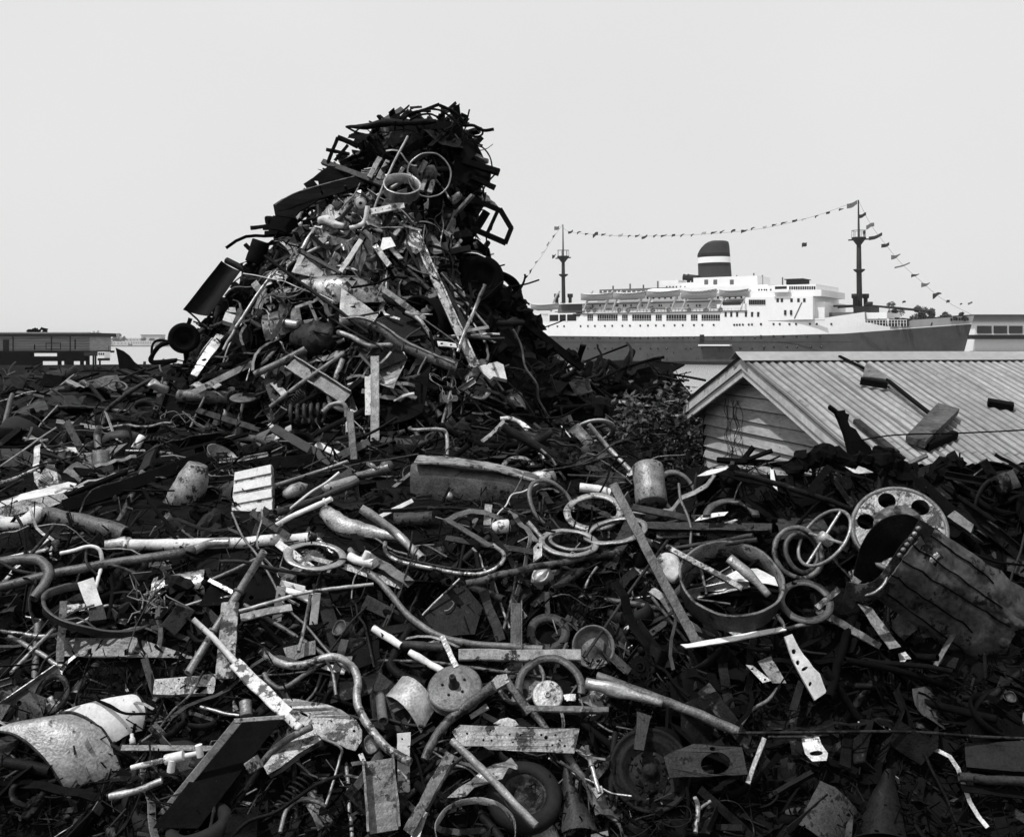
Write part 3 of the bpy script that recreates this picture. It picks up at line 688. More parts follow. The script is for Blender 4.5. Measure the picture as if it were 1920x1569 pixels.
# far shore on the left
Y0 = 1900; k0 = Y0/F
b = MB(); rs = random.Random(2); pts = []
prof = [(x, 1.5+2.5*(.5+.5*noise.noise(V((x*.004, 0, 1))))) for x in range(-1500, 2600, 60)]
vs_ = []
for x, z in prof: vs_ += [V((x, Y0-8, -1)), V((x, Y0, 2.0)), V((x, Y0+160, z+2)), V((x, Y0+900, z+5))]
b.add(vs_, [(i*4+j, (i+1)*4+j, (i+1)*4+j+1, i*4+j+1) for i in range(len(prof)-1) for j in range(3)]); tag(b.build('shore', 'far_soil'), 'low far shore across the harbour', kind='structure')
mat('stucco', .45, .6, .08, .8, bump=0, rand=.1)
def fbuild(name, x0, x1, y0, y1, label, arch=None, roofm=None, d=30, dy=0, wins=0):
    Y = Y0+dy; kk = Y/F; root = empty(name, P((x0+x1)/2, HY, Y)-V((0, 0, ZC-2))); b = MB()
    b.aabox((x0-CX)*kk, (x1-CX)*kk, Y, Y+d, 0, ZC+(HY-y0)*kk); b.build('wall', 'stucco', root)
    if roofm: b = MB(); b.aabox((x0-1-CX)*kk, (x1+1-CX)*kk, Y-1, Y+d+1, ZC+(HY-y0)*kk+.01, ZC+(HY-y0)*kk+1.6); b.build('roof', roofm, root)
    for i in range(wins):
        x = x0+(i+.7)*(x1-x0)/(wins+.4); b = MB(); b.aabox((x-.9-CX)*kk, (x+.9-CX)*kk, Y-.3, Y+.5, ZC+(HY-y0)*kk-4.6, ZC+(HY-y0)*kk-2.4); b.build('window', 'ship_shade', root)
    if arch:
        b = MB(); b.lathe(((arch-CX)*kk, Y-.2, 2.6), (0, -1, 0), [(.01, .1), (3.2, .1), (3.2, -.5)], 16); b.build('arch', 'ship_shade', root)
    tag(root, label, 'building', 'buildings on the far shore')
fbuild('waterfront_hall', 197, 246, 640, 650, 'long pale hall with one arched doorway on the far shore', 243, wins=7)
fbuild('waterfront_house', 248, 290, 639, 650, 'pale block of many windows next to the arched hall', None, wins=9)
fbuild('hill_house', 265, 300, 629, 640, 'broad flat-roofed house standing above the far shore trees', None, 'ship_shade', dy=160)
fbuild('hill_house', 228, 262, 634, 641, 'low pale house behind the long arched hall', None, None, dy=90, wins=5)
far_trees = [(183, 648, 622, 11), (192, 648, 632, 8), (222, 640, 626, 9), (231, 640, 629, 7), (214, 640, 631, 6), (270, 642, 633, 8), (284, 644, 634, 7), (303, 646, 632, 9), (318, 648, 633, 8), (160, 648, 628, 9), (140, 648, 630, 8), (204, 648, 634, 5)]
names_ = ['tall pale tree at the water beside the hut roof', 'lower tree leaning on the tall pale one by the hut', 'round tree standing above the arched hall', 'second round tree above the arched hall', 'small tree at the landward end of the round trees', 'tree in front of the flat-roofed hill house', 'small tree beside the flat-roofed hill house', 'tree at the far end of the windowed block', 'tree near the black tyre at the heap edge', 'far tree mostly behind the pile-built hut', 'far tree behind the junk on the hut roof', 'low bush by the near end of the arched hall']
for i, (x, yb, yt, r) in enumerate(far_trees):
    q = P(x, HY, Y0+(60 if yb < 645 else -2)); q.z = 3 if yb > 645 else 9; tree(q, ZC+(HY-yt)*k0-q.z, r*k0, 450, names_[i], group='trees on the far shore', seed=50+i, leaf=2.6, trunk_h=.2)
wood = MB(); rw = random.Random(9)
for i in range(5000):
    x = rw.uniform(-1500, 2500); y = Y0+rw.uniform(170, 600); h = 5+6*noise.noise(V((x*.012, y*.01, 0)))+rw.uniform(0, 5)
    q = V((x, y, 6+rw.random()*max(1, h))); u = V((rw.gauss(0, 1), rw.gauss(0, 1), rw.gauss(0, 1))).normalized()*4; w = u.orthogonal().normalized()*3
    wood.add([q-u, q+w, q+u, q-w], [(0, 1, 2, 3)])
tag(wood.build('far_woods', 'leaf'), 'hazy line of trees along the far shore', kind='stuff')

# hut on piles at the left edge
YH = 150; kh = YH/F
hut = empty('pile_hut', P(60, HY, YH)-V((0, 0, ZC)))
def hx(name, x0, x1, y0, y1, m_, y=0., d=8, par=None):
    b = MB(); b.aabox((x0-CX)*kh, (x1-CX)*kh, YH+y, YH+y+d, ZC+(HY-y1)*kh, ZC+(HY-y0)*kh); return b.build(name, m_, par or hut)
mat('hut_board', .13, .34, .8, .9, bump=0, rand=0, stretch=(.3, 1, 6))
hx('wall', -40, 168, 630, 658, 'hut_board')
b = MB()
for i in range(9): b.aabox((-40-CX)*kh, (168-CX)*kh, YH-.04, YH+.02, ZC+(HY-633-i*3)*kh-.02, ZC+(HY-633-i*3)*kh+.02)
b.build('board_gaps', 'black_iron', hut)
hx('roof', -42, 174, 624, 631, 'dark_wood', -1.0, 10); hx('roof_edge', -42, 175, 623, 625.5, 'weathered_wood', -1.2, .3)
hx('platform', -50, 172, 658, 662, 'black_iron', -1.4, 10); hx('lower_beam', -50, 168, 668, 677, 'black_iron', -1, .6); hx('skirt', -50, 62, 662, 668, 'black_iron', -.9, .3); hx('skirt', 112, 168, 662, 668, 'black_iron', -.9, .3); hx('skirt', -50, 84, 677, 700, 'black_iron', -.9, .3); hx('skirt', 126, 142, 677, 700, 'black_iron', -.9, .3)
for x in (-30, -5, 20, 45, 58, 110, 122, 150, 165): hx('pile', x, x+5, 662, 706, 'black_iron', -.8+RR.uniform(0, 1), .5)
for x0, x1, y0, y1 in ((86, 114, 643, 655), (140, 142, 636, 655), (64, 66, 646, 656)):
    b = MB()
    for (a, c, e, g) in ((x0, x1, y0, y0+.8), (x0, x1, y1-.8, y1), (x0, x0+.9, y0, y1), (x1-.9, x1, y0, y1)): b.aabox((a-CX)*kh, (c-CX)*kh, YH-.06, YH, ZC+(HY-g)*kh, ZC+(HY-e)*kh)
    b.build('shutter_frame', 'black_iron', hut)
for x in (24, 96, 131): hx('wall_post', x, x+1.6, 631, 658, 'dark_wood', -.12, .12)
hx('door', 6, 17, 637, 658, 'dark_wood', -.08, .1)
tag(hut, 'weathered board hut on dark piles over the harbour water', 'hut')
b = MB(); rr = random.Random(4)
for i in range(40):
    q = P(rr.uniform(54, 86), 624-abs(rr.gauss(0, 3)), YH+1); u = V((rr.gauss(0, 1), rr.gauss(0, 1), rr.gauss(0, 1))).normalized()*.4; b.box(q, u, u.orthogonal().normalized()*.12, u.cross(u.orthogonal()).normalized()*.06)
tag(b.build('roof_junk', 'black_iron'), 'jumble of dark junk lying on the hut roof', 'junk', kind='stuff')
# jetty and small cabin boat
jet = empty('jetty', P(185, HY, 148)-V((0, 0, ZC))); kj = 148/F
b = MB(); b.aabox((168-CX)*kj, (199-CX)*kj, 146, 149, ZC-(667-HY)*kj, ZC-(660-HY)*kj); b.build('deck', 'dark_wood', jet)
for x in (172, 184, 188, 196): b = MB(); b.aabox((x-CX)*kj, (x+2-CX)*kj, 146, 146.3, -.5, ZC-(667-HY)*kj); b.build('pile', 'black_iron', jet)
tag(jet, 'dark low jetty leading from the hut to the cabin boat', 'jetty')
bt = empty('cabin_boat', P(206, HY, 146)-V((0, 0, ZC))); c = ORIG[bt.name]
zc = lambda y: ZC-(y-HY)*kj
b = MB(); b.aabox((199-CX)*kj, (211-CX)*kj, 145, 147.2, zc(671), zc(659.5)); b.build('cabin', 'ship_white', bt)
for x in (200.5, 204.5, 208.5): b = MB(); b.aabox((x-CX)*kj, (x+2.3-CX)*kj, 144.93, 145.1, zc(665), zc(661)); b.build('window', 'window_glass', bt)
b = MB(); b.tube([P(204, 660, 146), P(204, 648, 146)], .05, 6); b.build('mast', 'mast_dark', bt)
b = MB(); rows = []
for i in range(9):
    u = -1+i/4; w = .9*(1-abs(u)**2.5)+.05; rows.append([V(((205-CX)*kj+u*.85, 146+w*math.cos(PI*j/6), zc(671)-.35*math.sin(PI*j/6)**.7)) for j in range(7)])
b.grid(rows, .05); b.build('hull', 'mast_dark', bt)
tag(bt, 'small white cabin boat with three windows lying at the jetty', 'boat')

# ================================================================ the shed
R0 = V((2.04, 9.0, 4.72)); Ev = V((.349, -1.875, -.63)); Lv = V((-.315, 1.87, -.63)); RD = V((3.75, .644, 0)).normalized()
ROFL = 6.0
shed = empty('shed', V((2.04, 9, 2.6)))
NG = V((-RD.x, -RD.y, 0))
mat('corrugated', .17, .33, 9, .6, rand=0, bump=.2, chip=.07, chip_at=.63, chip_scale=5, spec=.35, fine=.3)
mat('ridge_metal', .20, .32, 2, .5, rand=0, bump=.1, spec=.35)
mat('barge_paint', .30, .60, 2.5, .7, rand=.08, bump=.2, chip=.12, chip_at=.66, chip_scale=7)
mat('siding', .17, .46, 2.2, .75, rand=.14, bump=.3, chip=.09, chip_at=.66, chip_scale=2.2, stretch=(2.0, .35, 2.2), spec=.2)
def roof_sheets(dv, k_ext, name):
    b = MB(); pitch = .0765; n = int(ROFL/pitch*8); nrm = dv.cross(RD).normalized(); nrm = nrm if nrm.z > 0 else -nrm
    rows = []
    for j, t in enumerate((0.015, .25, .5, .75, k_ext)):
        r = []
        for i in range(n+1):
            d = i*ROFL/n; a = 2*PI*d/pitch; sag = .012*noise.noise(V((d*1.1, t*3, 2)))
            step = .004*math.floor(d/.62)%.008
            r.append(R0+dv*(t+(.02*noise.noise(V((math.floor(d/.62)*3.1, 0, 0))) if t == k_ext else 0))+RD*(d-.03)+nrm*(.0085*math.sin(a)+sag+.02))
        rows.append(r)
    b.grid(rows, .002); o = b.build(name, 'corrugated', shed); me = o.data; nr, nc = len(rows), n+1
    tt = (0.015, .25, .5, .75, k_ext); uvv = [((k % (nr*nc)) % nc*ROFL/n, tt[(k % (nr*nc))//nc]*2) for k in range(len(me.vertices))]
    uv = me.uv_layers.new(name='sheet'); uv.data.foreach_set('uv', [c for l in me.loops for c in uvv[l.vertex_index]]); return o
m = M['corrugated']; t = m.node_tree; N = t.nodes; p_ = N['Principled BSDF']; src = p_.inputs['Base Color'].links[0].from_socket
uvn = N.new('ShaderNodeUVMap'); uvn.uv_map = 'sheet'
def uvnoise(sx, sy, lo, hi, a, c):
    mp = N.new('ShaderNodeMapping'); mp.inputs['Scale'].default_value = (sx, sy, 1); t.links.new(uvn.outputs[0], mp.inputs[0]); n_ = N.new('ShaderNodeTexNoise'); n_.inputs['Scale'].default_value = 1; n_.inputs['Detail'].default_value = 4
    t.links.new(mp.outputs[0], n_.inputs['Vector']); r_ = N.new('ShaderNodeMapRange'); r_.inputs['From Min'].default_value = a; r_.inputs['From Max'].default_value = c; r_.inputs['To Min'].default_value = lo; r_.inputs['To Max'].default_value = hi; t.links.new(n_.outputs[0], r_.inputs['Value']); return r_.outputs[0]
def mulc(a, c): q_ = N.new('ShaderNodeMath'); q_.operation = 'MULTIPLY'; t.links.new(a, q_.inputs[0]); t.links.new(c, q_.inputs[1]); return q_.outputs[0]
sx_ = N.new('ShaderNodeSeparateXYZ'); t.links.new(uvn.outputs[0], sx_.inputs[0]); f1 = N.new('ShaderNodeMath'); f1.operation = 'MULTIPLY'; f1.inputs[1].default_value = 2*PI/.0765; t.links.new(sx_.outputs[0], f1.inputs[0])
f2 = N.new('ShaderNodeMath'); f2.operation = 'SINE'; t.links.new(f1.outputs[0], f2.inputs[0]); f3 = N.new('ShaderNodeMapRange'); f3.inputs['From Min'].default_value = -1; f3.inputs['From Max'].default_value = -.1; f3.inputs['To Min'].default_value = .38; f3.inputs['To Max'].default_value = 1; t.links.new(f2.outputs[0], f3.inputs['Value'])  # valleys darkened in the colour, standing in for the corrugations' own shading
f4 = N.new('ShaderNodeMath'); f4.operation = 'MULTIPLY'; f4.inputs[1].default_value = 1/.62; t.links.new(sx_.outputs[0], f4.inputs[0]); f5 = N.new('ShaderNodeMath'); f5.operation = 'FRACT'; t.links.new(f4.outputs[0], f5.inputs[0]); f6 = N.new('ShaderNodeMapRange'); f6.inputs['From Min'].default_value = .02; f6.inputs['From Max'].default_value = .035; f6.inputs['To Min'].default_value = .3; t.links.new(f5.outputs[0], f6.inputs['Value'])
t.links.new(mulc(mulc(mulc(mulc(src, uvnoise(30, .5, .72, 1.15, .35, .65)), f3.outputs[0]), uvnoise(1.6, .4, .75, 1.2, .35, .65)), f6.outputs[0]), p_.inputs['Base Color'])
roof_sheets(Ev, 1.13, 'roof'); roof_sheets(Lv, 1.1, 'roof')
b = MB(); nu = V((0, 0, 1)); rows = []
for i in range(13):
    d = i*(ROFL+.06)/12-.06; e = .004*noise.noise(V((d*2, 4, 0)))
    rows.append([R0+RD*d+Lv*.075+nu*(.040+e), R0+RD*d+Lv*.02+nu*(.052+e), R0+RD*d+nu*.062, R0+RD*d+Ev*.02+nu*(.052+e), R0+RD*d+Ev*.088+nu*(.042+e)])
b.grid(rows, .002); b.build('ridge_cap', 'ridge_metal', shed)
# barge boards: two stepped boards each side, proud of the gable
for dv, k1 in ((Ev, 1.0), (Lv, 1.0)):
    n2 = dv.cross(NG).normalized(); n2 = n2 if n2.z > 0 else -n2
    for w0, w1, t, nm, kk in ((-.005, -.085, .012, 'barge_board', k1), (-.088, -.15, .03, 'barge_board', k1*.965)):
        b = MB(); rows = []
        a0 = R0+NG*(.02-t); a1 = R0+NG*(.02-t)+dv*kk
        P4 = [a0+n2*w0, a0+n2*w1, a1+n2*w1-dv.normalized()*.0, a1+n2*w0]
        if dv is Ev and nm: P4[2] = P4[2]-dv*.035
        sub = []
        b.add([p for p in P4]+[p-NG*.022 for p in P4], [(0, 1, 2, 3), (7, 6, 5, 4), (0, 3, 7, 4), (1, 5, 6, 2), (0, 4, 5, 1), (3, 2, 6, 7)])
        o = b.build(nm, 'barge_paint', shed)
# siding boards clipped to the gable triangle, lapped
GREC = .2
gx = (Ev-V((0, 0, Ev.z))).normalized(); wd = 1.875; bh = .112; z = R0.z-.14
i = 0
while z > 2.4:
    top, bot = z, z-bh
    def halfw(zz, s): return min(wd*.97, max(0, (R0.z-.05-zz)/.63*wd))
    b = MB(); lap = .012
    for seg in (0,):
        hl0, hl1 = halfw(top, -1), halfw(bot, -1)
        c0 = R0-V((0, 0, R0.z)); q = lambda u, zz, o_: c0+gx*u+V((0, 0, zz))+NG*(o_-GREC)
        wob = .003*RR.uniform(-1, 1)
        pts = [q(-min(hl0, wd*.75), top-.002, -.012), q(min(hl0, wd*.94), top-.002, -.012), q(min(hl1, wd*.94), bot+wob+.010, .016), q(-min(hl1, wd*.75), bot+.010, .016)]
        b.add(pts+[p-NG*.02 for p in pts], [(3, 2, 1, 0), (4, 5, 6, 7), (0, 1, 5, 4), (2, 3, 7, 6), (1, 2, 6, 5), (3, 0, 4, 7)])
    b.build('siding_board', 'siding', shed); z -= bh; i += 1
b = MB(); c0 = R0-V((0, 0, R0.z)); q = lambda u, zz, o_: c0+gx*u+V((0, 0, zz))+NG*(o_-GREC)
tri = [q(0, R0.z-.05, -.05), q(wd*.95, R0.z-.66, -.05), q(wd*.95, 2.3, -.05), q(-wd*.76, 2.3, -.05), q(-wd*.76, R0.z-.53, -.05)]
b.add(tri+[p-NG*.04 for p in tri], [(0, 1, 2, 3, 4), (9, 8, 7, 6, 5)]); b.build('gable_lining', 'black_iron', shed)
for sgn in (1, -1):
    b = MB(); a = q(wd*.95 if sgn > 0 else -wd*.76, 0, 0); b.box(a+V((0, 0, 3.2))+RD*3, RD*3, gx*.03, V((0, 0, .88))); b.build('side_wall', 'dark_wood', shed)
b = MB(); n2 = V((0, 0, 1))
for kx in range(3):
    for zz in range(7):
        u = (.35, .8, 1.25)[kx]; zq = R0.z-.14-bh*(zz+.5)-.05*kx
        if abs(u) < (R0.z-.15-zq)/.63*wd: b.lathe(q(u, zq, .003), NG, [(.001, .004), (.005, .003), (.006, -.01)], 6)
b.build('nail_heads', 'black_iron', shed)
tag(shed, 'weathered board shed with a corrugated iron roof among the scrap', 'shed')
def RP(t, d, h=.03):
    """Point on the near roof slope: t down the slope from the ridge, d along the ridge."""
    nrm = Ev.cross(RD).normalized(); nrm = nrm if nrm.z > 0 else -nrm
    return R0+Ev*t+RD*d+nrm*h
def roof_px(px, py, h=.03):
    nrm = Ev.cross(RD).normalized(); nrm = nrm if nrm.z > 0 else -nrm
    r = ray(px, py); o = V((0, 0, ZC)); q = R0+nrm*h; k = (q-o).dot(nrm)/r.dot(nrm); return o+r*k, nrm

# the air over the harbour
hm_ = bpy.data.materials.new('harbour_air'); hm_.use_nodes = True; hm_.node_tree.nodes.remove(hm_.node_tree.nodes['Principled BSDF'])
pv = hm_.node_tree.nodes.new('ShaderNodeVolumePrincipled'); pv.inputs['Density'].default_value = .00010; pv.inputs['Color'].default_value = (.95, .95, .95, 1); pv.inputs['Anisotropy'].default_value = .1
hm_.node_tree.links.new(pv.outputs[0], hm_.node_tree.nodes['Material Output'].inputs['Volume']); M['harbour_air'] = hm_
hb2 = MB(); hb2.aabox(-9100, 9100, -60, 7100, -4, 90); tag(hb2.build('haze', 'harbour_air'), 'thin pale haze over the harbour', kind='stuff')
# ================================================================ scrap: shapes placed where they lie on the heap
LMS = []          # landmarks other pieces may be described by: (px, py, phrase)
NAMED = []
def lm(px, py, phrase):
    if phrase: LMS.append((px, py, phrase))
def fix(o, label, cat, group=None, at=None, phrase=None):
    tag(o, label, cat, group); NAMED.append(o)
    if at is not None: lm(at[0], at[1], phrase)
    return o
def PX(pts, Y=None, lift=.1):
    """Pixels to points; depth from the heap surface unless given; near-equal depths kept for one piece."""
    if Y is not None and not isinstance(Y, (list, tuple)): return [P(x, y, Y) for x, y in pts]
    if Y is not None: return [P(x, y, Y[0]+(Y[1]-Y[0])*i/max(1, len(pts)-1)) for i, (x, y) in enumerate(pts)]
    ys_ = [YA(x, y, lift) for x, y in pts]; m_ = sorted(ys_)[len(ys_)//2]
    ext = max(max(p[0] for p in pts)-min(p[0] for p in pts), max(p[1] for p in pts)-min(p[1] for p in pts))/F*m_
    mn = min(ys_); out_ = [P(x, y, min(q, mn+max(.05, .55*ext))) for (x, y), q in zip(pts, ys_)]
    return out_
def wpx(w, Y): return w*Y/F
def pipe(label, pts, w, m_, Y=None, lift=.1, name='pipe', cat='pipe', hollow=.78, ph=None, smooth=None, n=12, w2=None, grp=None, flanges=()):
    q = PX(pts, Y, lift); r = wpx(w, q[0].y)/2; b = MB(); sm = len(pts) > 2 if smooth is None else smooth
    if len(q) == 2:
        d = (q[1]-q[0]); sg = V((R.uniform(-1, 1), R.uniform(-1, 1), R.uniform(-1, 1)))*d.length*.010; q = [q[0]+d*(i/14)+sg*math.sin(PI*i/14)+sg*.25*math.sin(9*i/14+a0_) for a0_ in (R.uniform(0, 6),) for i in range(15)]
    if sm: q = catmull(q, 5)
    b.tube(q, [r, (wpx(w2, q[-1].y)/2 if w2 else r)], n, hollow=hollow); crinkle(b, r*.22, .5/r*.6, 1.4/r*.6)
    o = b.build(name, m_); c = pts[len(pts)//2]
    for k, fr in enumerate(flanges):
        i = min(len(q)-2, int(fr*(len(q)-1))); d = (q[i+1]-q[i]).normalized(); fb_ = MB(); fb_.lathe(q[i], d, [(r*.9, -r*.35), (r*1.5, -r*.35), (r*1.5, r*.35), (r*.9, r*.35)], 16, closed=True); fb_.build('collar', m_, o)
    return fix(o, label, cat, grp, c, ph)
def bar(label, a, c, w, m_, tk=.012, Y=None, lift=.1, name='flat_bar', cat='bar', ph=None, roll=0., bend=0., prof=None, grp=None, jag=0.):
    q = PX([a, c], Y, lift); d = q[1]-q[0]; ww = wpx(w, (q[0].y+q[1].y)/2); view = ((q[0]+q[1])/2-CAMP).normalized()
    up = -view+V((0, 0, .35)); up = Matrix.Rotation(roll, 3, d.normalized()) @ up
    side = d.cross(up).normalized(); pts = []
    for i in range(15):
        t = i/14; pts.append(q[0]+d*t+up*(bend*d.length*math.sin(PI*t))+side*(d.length*.004*math.sin(3*t+a[0])))
    pr = prof(ww) if prof else rect(ww, tk)
    b = MB(); b.sweep(pts, pr, up=up); crinkle(b, min(.006, ww*.12), 9, 30); o = b.build(name, m_)
    return fix(o, label, cat, grp, ((a[0]+c[0])/2, (a[1]+c[1])/2), ph)
def rod(label, pts, w, m_, Y=None, lift=.12, name='steel_rod', cat='rod', ph=None, grp=None):
    return pipe(label, pts, w, m_, Y, lift, name, cat, 0, ph, None, 8, None, grp)
def plane_pts(pts, Y, nrm, lift):
    cx_ = sum(p[0] for p in pts)/len(pts); cy_ = sum(p[1] for p in pts)/len(pts); Y = YA(cx_, cy_, lift) if Y is None else Y
    c = P(cx_, cy_, Y); v = (c-CAMP).normalized(); n = V(nrm).normalized() if nrm is not None else (-v+V((0, 0, .8))).normalized()
    out_ = []
    for x, y in pts:
        r = ray(x, y); out_.append(CAMP+r*((c-CAMP).dot(n)/r.dot(n)))
    return out_, n, c
def ellipse(cx_, cy_, rx, ry, n=14, rot=0): return [(cx_+rx*math.cos(2*PI*i/n)*math.cos(rot)-ry*math.sin(2*PI*i/n)*math.sin(rot), cy_+rx*math.cos(2*PI*i/n)*math.sin(rot)+ry*math.sin(2*PI*i/n)*math.cos(rot)) for i in range(n)]
def densify(poly, step=14):
    o = []
    for i, p in enumerate(poly):
        q = poly[(i+1) % len(poly)]; d = math.hypot(q[0]-p[0], q[1]-p[1]); k = max(1, int(d/step))
        for j in range(k):
            t = j/k; o.append((p[0]+(q[0]-p[0])*t+R.uniform(-.5, .5)*(j > 0), p[1]+(q[1]-p[1])*t+R.uniform(-.5, .5)*(j > 0)))
    return o
def sheet(label, poly, m_, Y=None, lift=.1, n=None, tk=.006, holes=(), name='metal_sheet', cat='sheet', ph=None, wave=.02, grp=None):
    loops = [densify(poly)]+[ellipse(*h) for h in holes]; flatp = [p for l in loops for p in l]
    pts, nn, c = plane_pts(flatp, Y, n, lift); sc = max((p-c).length for p in pts)
    pts = [p+nn*(wave*sc*(noise.noise(p*3.1/max(.15, sc)*.5)+.5*math.sin((p-c).x*5/max(.2, sc)))) for p in pts]
    L_ = []; k = 0
    for l in loops: L_.append(pts[k:k+len(l)]); k += len(l)
    b = MB(); b.plate(L_, tk, nn); crinkle(b, .005 if sc > .1 else .002, 7, 26); o = b.build(name, m_)
    return fix(o, label, cat, grp, (sum(p[0] for p in poly)/len(poly), sum(p[1] for p in poly)/len(poly)), ph)
def patch(label, c4, m_, bulge=.08, Y=None, lift=.12, n=None, tk=.006, name='bent_sheet', cat='sheet', ph=None, nu=13, nv=7, axis='u', dent=.01, par=None, grp=None, ybend=0):
    """Curved sheet between four pixel corners (a b / d c), domed across u, v or both; bulge in metres."""
    pts, nn, c = plane_pts(c4, Y, n, lift); a, b_, c_, d_ = pts; rows = []
    for j in range(nv):
        v = j/(nv-1); r = []
        for i in range(nu):
            u = i/(nu-1); p = (a*(1-u)+b_*u)*(1-v)+(d_*(1-u)+c_*u)*v
            k = math.sin(PI*u)**.8 if axis == 'u' else (math.sin(PI*v)**.8 if axis == 'v' else math.sin(PI*u)**.7*math.sin(PI*v)**.7)
            r.append(p+nn*(bulge*k+dent*noise.noise(p*4.5)))
        rows.append(r)
    b = MB(); b.grid(rows, tk); o = b.build(name, m_, par)
    if par is not None: return o
    return fix(o, label, cat, grp, (sum(p[0] for p in c4)/4, sum(p[1] for p in c4)/4), ph)
def frame_of(cx_, cy_, a, b, ang, Y=None, lift=.12, flip=False):
    Y = YA(cx_, cy_, lift) if Y is None else Y
    c = P(cx_, cy_, Y); d = (c-CAMP).normalized(); t = math.radians(ang); rt = V((1, 0, 0)); up = V((0, 0, 1))
    e1 = rt*math.cos(t)-up*math.sin(t); e2 = rt*math.sin(t)+up*math.cos(t); e1 = (e1-d*e1.dot(d)).normalized(); e2 = (e2-d*e2.dot(d)-e1*e2.dot(e1)).normalized()
    k = min(1, b/a); n = e2*(math.sqrt(1-k*k)*(-1 if flip else 1))-d*k
    return c, n.normalized(), e1, a*Y/F
def ring(label, cx_, cy_, a, b, ang, inner, m_, tk=.012, Y=None, lift=.12, flip=False, arc=None, name='steel_ring', cat='ring', ph=None, wall=None, lip=0., grp=None):
    c, n, u, r = frame_of(cx_, cy_, a, b, ang, Y, lift, flip); bm_ = MB()
    arc = (0, 2*PI) if arc is None else tuple(math.radians(x) for x in arc); ri = r*inner
    pr = [(ri, -tk/2), (ri+.002, tk/2), (r-.002, tk/2), (r, -tk/2)] if wall is None else [(r, 0), (r-.004, 0), (r-.004, wall*.1), (r-.004, wall), (r+lip, wall), (r+lip, wall-.005), (r, wall-.006)]
    bm_.lathe(c, n, pr, 56, arc, True, u); crinkle(bm_, r*.045, 2.2/r*.4, 9/r*.3); o = bm_.build(name, m_)
    return fix(o, label, cat, grp, (cx_, cy_), ph)
def turned(label, cx_, cy_, a, b, ang, parts, Y=None, lift=.15, flip=False, name='wheel', cat='wheel', ph=None, seg=40, grp=None, extra=None):
    """Thing turned about one axis: parts = [(part name, material, profile in radii)], first part is the body."""
    c, n, u, r = frame_of(cx_, cy_, a, b, ang, Y, lift, flip); o = None
    for nm, m_, prof in parts:
        bm_ = MB(); bm_.lathe(c, n, [(x*r, h*r) for x, h in prof], seg, u=u)
        if o is None: o = bm_.build(name, m_)
        else: bm_.build(nm, m_, o)
    if extra: extra(o, c, n, u, r)
    return fix(o, label, cat, grp, (cx_, cy_), ph)
def lump(label, pts, w, m_, Y=None, lift=.12, name='twisted_scrap', cat='scrap', ph=None, rough=.25, flatk=.7, jag=False):
    q = catmull(PX(pts, Y, lift), 6); b = MB(); n = 10; rows = []; W_ = w if isinstance(w, (list, tuple)) else [w, w]
    P_ = []; FS = []
    for i, p in enumerate(q):
        t = (q[min(i+1, len(q)-1)]-q[max(i-1, 0)]).normalized(); a = t.cross(V((0, -1, .4))).normalized(); c = t.cross(a); x = i/(len(q)-1)*(len(W_)-1); k = min(int(x), len(W_)-2)
        r = wpx(W_[k]+(W_[k+1]-W_[k])*(x-k), p.y)/2
        for j in range(n):
            g = 2*PI*j/n; rr_ = r*(1+rough*noise.noise(V((p.x*9+math.cos(g), p.y*9+math.sin(g), p.z*9)))*1.6); P_.append(p+a*math.cos(g)*rr_+c*math.sin(g)*rr_*flatk)
    if jag: P_ = [p+V((noise.noise(p*23), noise.noise(p*23+V((5, 0, 0))), noise.noise(p*23+V((0, 5, 0)))))*wpx(max(W_), p.y)*.32 for p in P_]
    for i in range(len(q)-1):
        for j in range(n): FS.append((i*n+j, i*n+(j+1) % n, (i+1)*n+(j+1) % n, (i+1)*n+j))
    FS += [tuple(reversed(range(n))), tuple((len(q)-1)*n+j for j in range(n))]; b.add(P_, FS, 0, not jag)
    o = b.build(name, m_); return fix(o, label, cat, None, pts[len(pts)//2], ph)
def kid_bar(par, name, a, c, w, m_, Y, tk=.02):
    q = PX([a, c], Y); d = q[1]-q[0]; b = MB(); b.sweep([q[0], (q[0]+q[1])/2, q[1]], rect(wpx(w, q[0].y), tk), up=CAMP-q[0]); return b.build(name, m_, par)
def kid_rod(par, name, pts, w, m_, Y):
    q = PX(pts, Y); b = MB(); b.tube(q, wpx(w, q[0].y)/2, 8, smooth_path=len(pts) > 2); return b.build(name, m_, par)
def jar(label, a, c, w, m_, prof, Y=None, lift=.15, name='canister', cat='canister', ph=None, top=None):
    """Round vessel along the line a-c; prof = [(radius factor, fraction along)]."""
    q = PX([a, c], Y, lift); d = q[1]-q[0]; r = wpx(w, q[0].y)/2; b = MB(); b.lathe(q[0], d, [(max(x, .001)*r, f*d.length) for x, f in prof], 24); o = b.build(name, m_)
    if top: tb = MB(); tb.lathe(q[1], d, [(.001, .012), (r*.55, .012), (r*.6, 0), (r*.6, -.02)], 16); tb.build('lid', top, o)
    return fix(o, label, cat, None, a, ph)
CAN = [(0, 0), (.94, 0), (1, .03), (1, .3), (.96, .5), (1, .7), (1, .97), (.9, 1), (0, 1)]
WH, LT, PR, RU, DR, BI, BK, WD, DW, RB = 'chipped_white', 'bare_metal', 'pale_rust', 'rust', 'dark_rust', 'burnt_iron', 'black_iron', 'weathered_wood', 'dark_wood', 'rubber'

